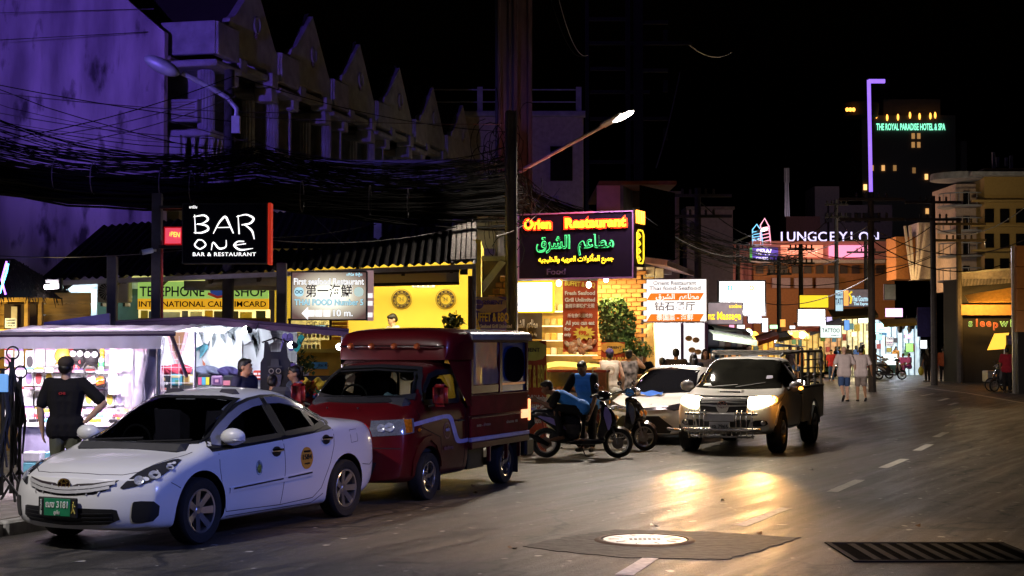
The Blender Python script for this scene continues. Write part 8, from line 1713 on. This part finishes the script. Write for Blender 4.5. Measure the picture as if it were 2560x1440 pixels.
 # awnings and lit shop fronts
def awn(px0,py0,px1,py1,d,drop,label,m,scal=False):
 a,b=U(px0,py0,d),U(px1,py1,d+.6);n=max(10,int((px1-px0)/4));t=thing('awning',label,'awning',(0,0,0));dz=drop*PXM(d)
 MB().grid(lambda u,v:tuple(a.lerp(b,u)+V((0,-1.0*v,-dz*v))),n,4).obj('cloth',m,t,60);MB().grid(lambda u,v:tuple(a.lerp(b,u)+V((0,-1.01,-dz-v*.16*(1 if not scal else .7+.5*abs(math.sin(u*18)))))),n*2,1).obj('valance',m,t,60);MB().tube([a,b],.03,6).obj('bar',STEEL,t)
AG=mat('awning_green',(.3,.36,.26),.8,var=.2);AR_=mat('awning_rust',(.35,.07,.03),.8);AY=mat('awning_yellow',(.7,.42,.06),.8,emit=.12);AK=mat('awning_khaki',(.12,.1,.05),.8)
awn(1772,826,1880,842,47,10,'long pale green awning over the goods stalls',AG);awn(1775,812,1866,826,52,8,'upper grey green awning behind the long green one',AG);awn(1885,842,1936,826,60,12,'red brown awning tilting up to the right',AR_);awn(1934,834,1968,828,66,12,'olive awning beside the scalloped yellow one',AK);awn(1968,828,2012,826,70,12,'scalloped yellow awning with a string of bulbs',AY,True);awn(1985,808,2040,806,76,14,'orange tent roof under the white kitchen sign',AR_);awn(2015,822,2100,796,78,10,'grey awning rising to the right beside the TATTOO sign',mat('awning_grey',(.2,.18,.2),.7));awn(2070,775,2185,770,84,18,'thatched brown awning over the bright bakery',AK);awn(2198,800,2285,795,88,12,'yellow awning strip over the blue shop',AY)
fr=[(1770,838,1870,880,56,(.8,.42,.15),.6,'dim brown'),(1862,838,1935,900,64,(1,.55,.08),.9,'glowing orange'),(1900,835,1990,900,74,(.9,.62,.2),.6,'yellow shuttered'),(1975,832,2060,905,82,(.85,.6,.2),.75,'golden slatted'),(2060,840,2110,930,99,(.8,.5,.25),.5,'amber'),(2104,792,2186,925,94,(1,.8,.45),1.0,'bright bakery'),(2186,800,2300,925,96,(.7,.85,1),.9,'blue white')]
for i,(x0,y0,x1,y1,d,c_,e,nm)in enumerate(fr):
 t=thing('lit_shop',nm+' shop front far up the street, '+('leftmost of the far shops' if i==0 else 'seen between its neighbours' if i<5 else 'on the outer side of the bend'),'shop front',(0,0,0));panel(x0,y0,x1,y1+25,d,glow('front_'+nm.replace(' ','_'),c_,e,.35),'lit_wall',t,.2)  # front wall glows to stand for a lit shop interior
 n=max(3,(x1-x0)//13)
 for k in range(n+1):
  x=x0+(x1-x0)*k/n;panel(x-1.2,y0,x+1.2,y1+25,d-.25,mat('mullion_'+nm.replace(' ','_'),tuple(v*.45 for v in c_),.6),'mullion',t,.1)
 for k in range(n):
  x=x0+(x1-x0)*(k+RND.uniform(.15,.5))/n;y=y0+(y1-y0)*RND.uniform(.05,.6);q=RND.random();panel(x,y,x+8+5*q,y+9+9*RND.random(),d-.4,mat('display_'+'abcdef'[k%6],((.6,.1,.08),(.1,.3,.5),(.55,.45,.1),(.1,.09,.1),(.6,.6,.6),(.2,.4,.15))[k%6],.6,emit=.15),'display',t,.15)
 point('shop_lamp',tuple(U((x0+x1)/2,y0+30,d-3.2)),170*max(e,.6)*(d/60)**1.4,c_,.2)
sgn(2145,790,2178,808,92,'pale green glowing sign hung in the bakery front',lit('mint_bright',(.8,1,.9),1.6));sgn(2213,770,2257,793,93,'tilted pink violet glowing sign over the blue shop',lit('violet_pink',(1,.5,.95),1.6),rz=-4);sgn(2185,806,2226,832,93,'turquoise and white lit board left of the hanging bags',lit('aqua_face',(.5,.9,.9),1.0),[('LAUNDRY',.1,-.2,.22,.6,gy)])
t=sgn(2214,842,2234,866,92,'white notice reading TAXI LAUNDRY SERVICE in the blue shop',lit('notice_white',(.85,.85,.95),.8),[('TAXI',0,.3,.2,.7,INKB),('LAUNDRY',0,-.1,.16,.85,mat('plum_ink',(.3,.03,.2),.6)),('SERVICE',0,-.33,.13,.8,INKB)])
o=panel(2293,768,2332,842,84,mat('navy_tarpaulin',0,0),'tarpaulin',None,.1);tag(o,'dark blue tarpaulin hanging at the corner of the bright shops','tarpaulin')
gc=thing('glass_cart','glowing glass cart behind the parked scooter','cart',(0,0,0));panel(2210,885,2240,912,88.5,lit('cart_glow',(.85,1,1),1.6),'glass_box',gc,.5);panel(2208,912,2242,934,88.5,mat('cart_teal',(.2,.5,.5),.5,emit=.2),'base',gc,.5)
for i in range(6):t=thing('hanging_bag','dark rucksack hanging at the blue shop, '+('first','second','third','fourth','fifth','last')[i]+' from the left','bag',tuple(U(2250+i*8,822-(i%3)*9,91)));MB().ball((0,0,0),(.14,.1,.24),10,7).obj('sack',mat('bag_dark_%s'%'ab'[i%2],((.04,.04,.05),(.3,.28,.3))[i%2],.7),t,179);MB().tube([(-.05,0,.2),(0,0,.34),(.05,0,.2)],.012,5).obj('strap',BLACK,t)
for i in range(9):t=MB().ball((0,0,0),(.16,.16,.15),10,7).obj('lantern',glow(('lantern_orange','lantern_pink','lantern_white')[i%3],((1,.4,.05),(1,.35,.7),(.9,1,1))[i%3],5),None,179,T(*U((1810,1846,1871,1886,1915,1931,1990,2005,1868)[i],(843,836,832,838,848,850,836,838,852)[i],55+2*i)));tag(t,'round glowing lamp under the far awnings, %s in order of distance'%ORD[i],'lamp','lamps under the far awnings')
o=MB().lathe([(0,.16),(1.5,0),(1.52,-.03),(0,.1)],10).obj('parasol',mat('parasol_blue',(.1,.17,.33),.7,var=.4),None,30,T(*U(1925,866,66)));tag(o,'flat blue parasol over the far crowd','parasol')
for i in range(12):o=MB().box((0,0,0),(.4,.15,.5),None,.05).obj('hanging_goods',mat('goods_dark_%s'%'abc'[i%3],((.03,.03,.04),(.12,.1,.09),(.06,.03,.02))[i%3],.8),None,40,T(*U(1782+(i%6)*15,848+(i//6)*16,49+i*.2)));tag(o,'dark bag under the long pale green awning, %s row, %s from the left'%(('upper','lower')[i//6],ORD[i%6]),'bag','bags under the green awning')
# ================================================================ shopping mall, hotel tower, balcony block, the shops in the shade on the right
PK_=mat('mall_pink',(.5,.24,.2),.8,var=.1);ml=thing('shopping_mall','pink and orange shopping mall with glowing violet roof letters','shopping mall',(0,0,0));DM=130
panel(1790,612,1880,960,DM+3,PK_,'wall',ml,2);panel(1880,648,2230,960,DM+2,mat('mall_orange',(.42,.2,.07),.8,var=.15),'wall',ml,2);panel(1875,604,2220,650,DM,PK_,'parapet',ml,1.5);panel(1875,650,2210,658,DM-.6,CREAM,'cornice',ml,1.)
for k in range(11):panel(1890+k*30,664,1908+k*30,684,DM+.8,mat('mall_window',(.05,.035,.03),.4),'window',ml,.3)
for x in(1930,1985,2040):panel(x,695,x+45,720,DM-.2,mat('blind_grey',(.4,.33,.33),.7),'shutter',ml,.3)
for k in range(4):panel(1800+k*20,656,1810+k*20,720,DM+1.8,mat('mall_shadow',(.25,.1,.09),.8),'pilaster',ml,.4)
for x0,x1,c_,s_,e in((1952,2057,(1,.35,.22),'THAI\'S SIAM',.95),(2072,2172,(1,.3,.5),'',1.3)):c=panel(x0,613,x1,643,DM-.9,lit('mall_band'+s_[:2],c_,e),'light_band',ml,.2);s_ and lettering(s_,tuple(U((x0+x1)/2,628,DM-1.1)),.45,lit('salmon_letters',(1,.6,.45),1),ml,2.6)
c=U(1912,635,DM-1.2);panel(1880,620,1945,652,DM-1,lit('cinema_violet',(.12,.08,.5),.8),'cinema_panel',ml,.2);lettering('SFW',tuple(U(1910,631,DM-1.2)),.5,lit('cinema_white',(.9,.9,1),1.2),ml,1.3,bold=.03);lettering('CINEMA',tuple(U(1908,646,DM-1.2)),.2,lit('cinema_white',0,0),ml,1.2);panel(1875,620,1880,652,DM-1,lit('cinema_green',(.1,.6,.1),.8),'green_edge',ml,.2)
point('facade_lamp',tuple(U(1960,712,118)),800,(1,.62,.34),.5);point('facade_lamp',tuple(U(1835,700,119)),1500,(1,.5,.5),.5);point('facade_lamp',tuple(U(2110,705,118)),700,(1,.6,.3),.5);point('roof_lamp',tuple(U(2090,500,132)),700,(.8,.6,.8),.5)
for k,ch in enumerate('JUNGCEYLON'):lettering(ch,tuple(U(1952+k*26,593,DM-.5)),.82,lit('mall_letter',(.62,.6,1),1.5),ml,bold=.01)
lettering('N',tuple(U(1890,604,DM-.5)),.55,lit('mall_letter',0,0),ml)
for f,m in((0,'sail_pink'),(.9,'sail_blue')):
 b=U(1912-f*22,612,DM-.7);h=2.2*(1-.25*f);MB().tube([b+V((-.35,0,0)),b+V((-.35,0,h*.75)),b+V((0,0,h)),b+V((.35,0,h*.7)),b+V((.5,0,0))],.06,6,True).obj('sail_outline',lit(m,(1,.45,.6)if f==0 else(.2,.6,.9),1.2),ml)
 for k in range(5):MB().tube([b+V((-.35,0,h*(.1+.13*k))),b+V((.42,0,h*(.18+.13*k)))],.04,5).obj('sail_bar',lit(m,0,0),ml)
up_=thing('rooftop_block','grey rooftop building with windows above the mall letters','building',(0,0,0));DKP=mat('dim_plaster',(.14,.12,.13),.85);panel(2025,472,2085,600,150,DKP,'tower',up_,5);panel(2060,518,2215,600,149,DKP,'wall',up_,5);panel(1956,545,2040,600,148,mat('dim_rust',(.15,.07,.06),.85),'wall',up_,4)
for k in range(6):panel(2064+k*24,532,2080+k*24,556,146.4,BLACK,'window',up_,.2)
for k in range(3):MB().tube([U(1963+k*5,545,147),U(1963+k*3,420,147)],.06,5).obj('antenna',STEEL,up_)
for px in(1960,1968):panel(px,420,px+5,456,147,PL,'antenna_panel',up_,.2)
for i,(x0,y0,x1,d)in enumerate(((1640,490,1692,64),(1712,526,1826,84))):t=thing('dim_house',['dim violet grey house end behind the neon sign','dim violet grey flat house behind the wires'][i],'house',(0,0,0));panel(x0,y0,x1,760,d,mat('dim_violet_wall',(.2,.16,.2),.85),'wall',t,2);panel(x0-3,y0-5,x1+3,y0+2,d-.2,DKP,'parapet',t,2.4);panel(x0+12,y0+30,x0+30,y0+60,d-1.05,BLACK,'window',t,.1)
ht=thing('hotel_tower','dark hotel tower with glowing green rooftop letters','hotel tower',(0,0,0));DH=300;TW_=mat('tower_wall',(.09,.08,.085),.8);panel(2135,300,2365,700,DH,TW_,'wall',ht,14);panel(2190,260,2330,300,DH,TW_,'top_floor',ht,12);panel(2190,204,2215,262,DH+3,TW_,'stair_tower',ht,6);panel(2330,360,2400,700,DH+2,TW_,'wing',ht,10)
c=U(2150,276,DH-8);MB().lathe([(0,-1.6),(3.2,-1.3),(3.5,0),(3.5,1.2),(0,1.4)],20,T(*c)).obj('round_lounge',mat('lounge_wall',(.05,.03,.02),.7),ht)
for x in(2118,2126,2134):MB().ball(tuple(U(x,274,DH-12)),(.35,.2,.4),8,5).obj('lounge_lamp',lit('lounge_amber',(1,.4,.06),3),ht)
point('tower_fill',tuple(U(2280,430,262)),900,(.8,.8,.9),1.)  # unseen fill light added in front of the tower to lift its walls
lettering('THE ROYAL PARADISE HOTEL & SPA',tuple(U(2277,318,DH-7.3)),1.25,lit('hotel_green',(.25,1,.6),1.8),ht,13.0,bold=.02)
for x in(2191,2218,2245,2275,2299,2326,2338):MB().ball(tuple(U(x,288+(x%7),DH-7.4)),(.22,.15,.65),8,5).obj('wall_lamp',lit('lounge_amber',0,0),ht)
for(x,y,e)in((2163,468,2.5),(2208,420,.9),(2316,442,1.6),(2283,340,.4),(2297,340,.4),(2283,362,.4),(2297,362,.4),(2180,420,.5),(2362,440,1.),(2344,486,1.4),(2318,528,.9),(2237,420,.3),(2285,426,.2)):panel(x-4,y-7,x+4,y+7,DH-7.2,lit('window_%d'%int(e*10)if False else 'tower_window_'+{2.5:'a',.9:'b',1.6:'c',.4:'d',.5:'e',1.:'f',1.4:'g',.3:'h',.2:'i'}[e],(1,.5,.16),e),'lit_window',ht,.1)
bk=thing('balcony_block','ochre apartment block with curved white balconies at the right','apartment block',(0,0,0));DB=110;OCH=mat('ochre_wall',(.34,.24,.08),.85,var=.1);panel(2430,432,2600,730,DB,OCH,'wall',bk,6);panel(2425,430,2600,440,DB-3.4,PL,'cornice',bk,.8);panel(2360,470,2440,730,DB+2,mat('cream_wall',(.45,.36,.3),.85),'wall',bk,6)
for fl in range(4):
 y=520+fl*62;panel(2430,y-20,2600,y-15,DB-3.3,OCH,'string_course',bk,.5)
 c=U(2405,y,DB-1);MB().lathe([(0,0),(1.65,0),(1.7,.12),(0,.14)],20,T(*c)).obj('balcony_slab',PL,bk)
 for k in range(9):a=PI+k*PI/8;MB().tube([c+V((1.6*math.cos(a),1.6*math.sin(a),.1)),c+V((1.6*math.cos(a),1.6*math.sin(a),.95))],.03,5).obj('baluster',PL,bk)
 MB().tube([c+V((1.6*math.cos(PI+k*PI/12),1.6*math.sin(PI+k*PI/12),.95))for k in range(13)],.05,6).obj('balcony_rail',PL,bk)
 for x in(2462,2500,2540):panel(x,y-60+62,x+22,y-25+62,DB-3.1,GLASSD,'window',bk,.1)
 panel(2408,y-42,2424,y-2,DB-1.2,GLASSD,'balcony_door',bk,.1)
c=U(2400,448,DB-1);MB().lathe([(0,.5),(2.0,.35),(2.05,-.1),(0,-.2)],24,T(*c)).obj('curved_roof',PL,bk);point('facade_lamp',tuple(U(2420,560,DB-12)),700,(1,.72,.4),.3)
for k in range(4):MB().box(tuple(U((2484,2494,2516,2528)[k],405,DB)),(.2,.2,(1.4,.7,.6,.9)[k])).obj('chimney_pipe',PL,bk)
tt=thing('orange_house','orange lit house with slanting white steel columns','house',(0,0,0));ORH=mat('orange_house_wall',(.55,.25,.08),.8,emit=.10);panel(2228,595,2290,700,118,ORH,'wall',tt,3);panel(2310,590,2370,700,118,mat('lime_wall',(.4,.33,.06),.8,emit=.1),'wall',tt,3);panel(2284,560,2312,700,117,CREAM,'pier',tt,3)
for a,b in((2262,2280),(2275,2284),(2300,2288),(2316,2294)):MB().tube([U(a,565,114),U(b,700,114)],.1,6).obj('column',CREAM,tt)
point('house_lamp',tuple(U(2280,690,112)),260,(1,.6,.25),.3)
ds=thing('dark_shop','dark shop with neon outline letters and an orange lit corrugated awning','shop',(0,0,0));DD=76;panel(2380,700,2545,1000,DD+2,mat('dark_shop_wall',(.01,.009,.009),.8),'wall',ds,3);panel(2400,762,2534,788,DD,mat('ochre_fascia',(.28,.15,.05),.8),'fascia',ds,.4)
a,b=U(2412,738,DD),U(2534,718,DD-1);n=22
for k in range(n):p,q=a.lerp(b,k/n),a.lerp(b,(k+.93)/n);z1=U(0,758,DD).z;MB().add([tuple(p),tuple(q),(q.x,q.y-.8,z1),(p.x,p.y-.8,z1),(p.x,p.y+.06,p.z),(q.x,q.y+.06,q.z),(q.x,q.y-.74,z1),(p.x,p.y-.74,z1)],[(3,2,1,0),(4,5,6,7),(0,1,5,4),(2,3,7,6),(0,4,7,3),(1,2,6,5)]).obj('awning_slat',mat('orange_slat',(.62,.34,.07),.6),ds,0)
corrug(2.5,.62,.07,.02).obj('metal_sheet',SHEET,ds,60,T(*U(2405,716,DD+.5))@RY(-4));MB().box((1.2,0,.68),(2.7,.3,.1),T(*U(2405,716,DD+.4))@RY(-4)).obj('roof_edge',PL,ds)
for ch,x in zip('sleepwi',(2426,2442,2456,2472,2489,2510,2528)):c=U(x,808 if ch!='p' else 811,DD-.6);m='g' if ch in 'swi' else 'r';lettering(ch,tuple(c),.36,lit('neon_line_'+m,(.22,.5,.2)if m=='g' else(.35,.12,.05),.6),ds,bold=.035);lettering(ch,tuple(c+V((0,-.02,0))),.34,mat('neon_fill_'+m,(.02,.05,.02)if m=='g' else(.2,.02,.01),.6),ds,bold=-.01)
area('awning_light',tuple(U(2475,770,DD-1.6)),tuple(U(2475,735,DD)),260,(1,.5,.1),2.5,.1)
mb=MB();P4=[U(2468,875,DD-3),U(2486,834,DD-3),U(2521,832,DD-3),U(2510,872,DD-3)];mb.prism([(p.x,p.z)for p in P4],.1,MX(((1,0,0,0),(0,0,-1,DD-3),(0,1,0,0),(0,0,0,1))));o=mb.obj('lit_menu_board',lit('menu_orange',(1,.5,.05),1.6),None,0);tag(o,'slanting orange glowing menu board in front of the dark shop','menu board')
o=sgn(2518,838,2536,862,72,'small rounded violet sign board beside the orange menu board',mat('violet_board',(.12,.08,.22),.6,emit=.1),[('PIZZA',0,0,.2,.7,gy)])
pr=thing('orange_pillar','tall orange panelled pillar at the right edge of the picture','pillar',(0,0,0))
for y0,y1 in((615,667),(668,722),(723,776),(777,830)):panel(2536,y0,2600,y1,60,mat('pillar_orange',(.5,.24,.09),.7,var=.12,emit=.06),'panel',pr,.6,.01)
panel(2540,830,2600,985,60,BLACK,'base',pr,.5);panel(2530,615,2535,985,60,STEEL,'edge_pipe',pr,.1);point('pillar_lamp',tuple(U(2600,700,55)),90,(1,.6,.25),.2)
kb=thing('planter_kerb','low red and white kerb wall at the dark corner','kerb wall',tuple(U(2457,955,78))[:2]+(0,));
for k in range(4):MB().box((-.6+k*.36,0,.14),(.35,.5,.28),None,.02).obj('block',(PL,mat('block_red',(.3,.06,.04),.8))[k%2],kb)
o=thing('cart','metal street cart with bags at the right edge of the road','cart',tuple(U(2490,970,63))[:2]+(0,));MB().box((0,0,.6),(.9,.7,.45),None,.03).obj('tray',STEEL,o)
for x in(-.3,.3):MB().tube([(x+.26*math.cos(a*PI/8),-.4,.27+.26*math.sin(a*PI/8))for a in range(16)],.03,6,True).obj('wheel',RUBBER,o)
MB().tube([(.4,.3,.6),(.45,.3,1.7)],.02,6).obj('post',STEEL,o)
# ================================================================ poles, lamps and wires
CP=mat('pole_concrete',(.13,.12,.125),.85,var=.45,bump=.4,scale=5,stretch=(1,1,.25));DP=mat('far_pole',(.05,.045,.045),.85,var=.3)
def hpole(px,d,w,h,label,base=PV):
 p=U(px,860,d);t=thing('utility_pole',label,'utility pole',(p.x,p.y,base),12);mb=MB()
 for s in(-1,1):MB().box((s*w*.38,0,h/2),(w*.24,w*.9,h),None,.015).obj('flange',CP,t)
 MB().box((0,.0,h/2),(w*.52,w*.5,h)).obj('web',CP,t);return t
hpole(1303,34.0,.42,15,'big grooved concrete utility pole behind the neon sign');hpole(1258,32.5,.30,15,'darker grooved concrete pole left of the big one');t=hpole(1278,29.5,.2,6.2,'slim dark square pole at the left end of the neon sign');[setattr(q,'data',q.data.copy())or q.data.materials.__setitem__(0,DP)for q in t.children]
far=[(1845,100,612,700),(1948,95,640,830),(2003,88,610,800),(2092,100,500,750),(2180,62,480,900),(2336,72,490,960),(2400,76,545,930),(2165,105,590,720),(1745,60,470,690)]
for i,(px,d,y0,y1)in enumerate(far):
 p=U(px,y1,d);top=U(px,y0,d).z;t=thing('far_utility_pole','dark utility pole with crossarms far up the street, '+('first','second','third','fourth','fifth','sixth','seventh','eighth','ninth')[i if i<8 else 0]+(' from the left' if False else(' beside the pink panel',' left of the kitchen sign',' through the kitchen sign',' pale one by the mall letters',' under the violet light bar',' in front of the balcony block',' by the dark shop',' right of the mall letters',' by the dim house')[i]).replace(' ',' ',1),'utility pole',(p.x,p.y,0));MB().tube([(0,0,0),(0,0,top)],[.16,.12],8).obj('pole',CP if i==3 else DP,t)
 for k,zz in enumerate((.3,1.1)):
  if zz<top-1:MB().box((0,-.1,top-zz),(2.6 if i>3 else 1.5,.1,.12)).obj('crossarm',DP,t);[MB().lathe([(.03,0),(.06,.06),(.04,.1),(.06,.16),(.02,.22)],8,T(x,-.1,top-zz+.05)).obj('insulator',DP,t)for x in(-.6,-.3,.3,.6)]
vb=thing('violet_light_bar','tall violet glowing lamp pole with a short arm at its top','light pole',(0,0,0));vg=lit('violet_bar',(.32,.16,1),1.4);MB().tube([U(2172,200,62),U(2178,520,62)],.075,8).obj('upright_tube',vg,vb);MB().tube([U(2172,203,62),U(2212,203,62)],.085,8).obj('arm_tube',vg,vb)
# big dark transmission frame behind the lamp
tw=thing('transmission_frame','tall dark steel transmission frame with crossarms behind the lit street lamp','transmission frame',(0,0,0));DT=52;TM_=mat('dim_steel',(.016,.016,.017),.9,0,spec=.1)
for px,w_ in((1468,.12),(1570,.16),(1596,.3)):MB().box(tuple(U(px,300,DT)+V((0,0,-1.5))),(w_,w_,15)).obj('mast',TM_,tw)
for x0,x1,y in((1470,1565,48),(1470,1730,108),(1475,1570,172),(1605,1670,56),(1605,1670,176),(1475,1625,230),(1475,1670,297),(1470,1590,405)):a,b=U(x0,y,DT),U(x1,y,DT);MB().box(tuple((a+b)/2),((b-a).length,.12,.12)).obj('crossarm',TM_,tw)
for px in(1662,1664,1666):
 for y in(75,200,320):MB().tube([U(px,y,DT),U(px,y+30,DT)],.06,6).obj('insulator',TM_,tw)
 # unlit lamp at the left
ul=thing('unlit_street_lamp','unlit street lamp with an oval head on a curved arm before the violet wall','street lamp',(0,0,0));p=[U(590,300,27),U(592,272,27),U(570,245,27),U(525,218,27),U(455,182,26.8)];MB().tube(p,.045,8).obj('arm',POLEM,ul);c=U(405,165,26.7);MB().ball((0,0,0),(.34,.17,.13),16,10,T(*c)@RY(26)).obj('lamp_head',POLEM,ul,179);c=U(575,0,27.2);MB().tube([(c.x,c.y,PV),(c.x,c.y,U(0,175,27.2).z)],[.11,.09],10).obj('post',DP,ul);MB().box(tuple(U(590,312,27)),(.14,.12,.3)).obj('bracket',POLEM,ul)
# cables: the thick sagging bundle as one mass, loose wires one by one
CAB=mat('cable_black',(.004,.004,.004),.8,var=.3,spec=.08)
def strand_mass(name,label,ends,n,spread,r,sg):
 mb=MB();a,m,b=ends
 for k in range(n):
  o1,o2,o3=(V((RND.gauss(0,s)*.4,RND.gauss(0,s),RND.gauss(0,s)))for s in spread);s=RND.uniform(*sg);P=sag(a+o1,m+o2,s,8)[:-1]+sag(m+o2,b+o3,s*.8,8);mb.tube([p+V((0,0,RND.gauss(0,.012)))for p in P],r*RND.uniform(.6,1.5),4,cap=False)
 o=mb.obj(name,CAB,None,60);tag(o,label,'cable bundle',None,'stuff')
strand_mass('cable_bundle','thick sagging bundle of black telephone cables along the shops',(U(-120,425,25.5),U(640,486,26.0),U(1290,500,31.0)),190,(.12,.085,.2),.014,(.05,.3))
strand_mass('cable_bundle','looser web of black cables above the thick bundle',(U(-120,340,25.6),U(640,398,26.0),U(1290,440,31.0)),80,(.32,.14,.3),.006,(.1,.5))
strand_mass('cable_bundle','small bundle of cables running from the pole to the far street',(U(1290,470,31.0),U(1700,590,52),U(2010,640,88)),40,(.15,.3,.3),.012,(.1,1.2))
mb=MB()
for k in range(60):
 c=U(1262+RND.gauss(0,28),470+RND.gauss(0,70),31.2+RND.uniform(-.3,.3));r0=RND.uniform(.12,.42);A_=RND.uniform(0,3);mb.tube([c+V((r0*math.cos(q)*math.cos(A_),r0*math.cos(q)*math.sin(A_),r0*1.25*math.sin(q)))for q in[A_+j*.42 for j in range(RND.randint(7,15))]],.008,4,cap=False)
tag(mb.obj('cable_coils',CAB,None,60),'tangle of coiled black cables hung on the concrete poles','cable coils',None,'stuff')
WR=mat('wire_grey',(.08,.07,.08),.4,var=.3)
lw=[((-40,205,25),(590,305,27),.05),((-40,228,25),(800,282,29),.1),((-40,275,25),(620,350,27),.1),((0,350,25),(585,190,27),.12),((60,345,25),(590,215,27),.15),((100,370,25),(590,240,27),.12),((590,190,27),(1280,330,31),.2),((590,290,27),(1290,310,31),.05),((0,32,36.5),(384,22,36.6),.0),((0,100,36.5),(370,80,36.6),.0),((420,300,26),(1290,420,31),.3),((640,410,26),(860,612,28),.0),((670,595,25),(940,560,28.4),.05),((670,600,25),(1270,530,31),.25),((0,640,26),(460,625,24.5),.06),((1375,-10,40),(1460,140,50),.5),((1395,-10,40),(1470,138,50),.5),((1240,590,28),(1400,470,34),.2),((1310,430,34),(1400,560,36),.05),((1340,545,32),(1620,540,33),.02),((1610,540,36),(1850,640,60),.3),((1620,560,36),(1950,660,95),.5),((1850,620,100),(2180,560,62),.9),((1950,650,95),(2180,600,62),.7),((2005,615,88),(2336,560,72),1.1),((2005,620,88),(2400,600,76),1.3),((2180,570,62),(2560,600,60),.8),((2180,600,62),(2560,640,60),.9),((2336,570,72),(2560,520,60),.6),((2092,540,100),(2340,600,72),1.6),((1745,500,60),(2092,520,100),2.0),((1720,110,52),(1830,130,60),.3),((1700,180,52),(1640,420,50),.2),((1880,700,100),(2336,640,72),.8),((1860,740,90),(2180,690,62),.8)]
LM=[('the left picture edge',0,300),('the violet wall',250,150),('the unlit lamp',590,250),('the bar sign',660,590),('the gables',850,300),('the big concrete pole',1290,430),('the neon sign',1450,560),('the steel frame',1560,150),('the upper picture edge',1385,-10),('the pink panel',1845,640),('the kitchen sign',1970,680),('the mall letters',2080,580),('the violet light bar',2180,580),('the balcony block',2380,580),('the right picture edge',2560,580),('the yellow restaurant roof',1250,590)]
near=lambda x,y:min(LM,key=lambda q:(q[1]-x)**2+(q[2]-y)**2)[0];seen={}
for i,((x0,y0,d0),(x1,y1,d1),s)in enumerate(lw):
 o=MB().tube(sag(U(x0,y0,d0),U(x1,y1,d1),s,16),.008 if d0<45 else .022,5).obj('overhead_wire',WR if i%3 else CAB,None,60);k_=(near(x0,y0),near(x1,y1));seen[k_]=seen.get(k_,-1)+1;tag(o,'%s wire from %s to %s'%(('highest','second','third','fourth','fifth','sixth')[min(5,seen[k_])],k_[0].replace('picture ','picture '),k_[1]),'wire','loose overhead wires')
for k,(px,y)in enumerate(((140,438),(235,446),(405,462),(480,470),(755,492),(925,500),(1020,508))):
 c=U(px,y,25.6+max(0,(px-640))/650*4.6);o=MB().tube([c+V((0,.24*math.cos(q),.26*math.sin(q)))for q in[j*PI/8 for j in range(16)]],.009,5,True).obj('cable_tie',WR,None,60);tag(o,'thin grey tie round the thick cable bundle, %s from the left'%ORD[k],'cable tie','ties on the cable bundle')
for s_ in list(bpy.data.scenes):
 if s_!=S:bpy.data.scenes.remove(s_)
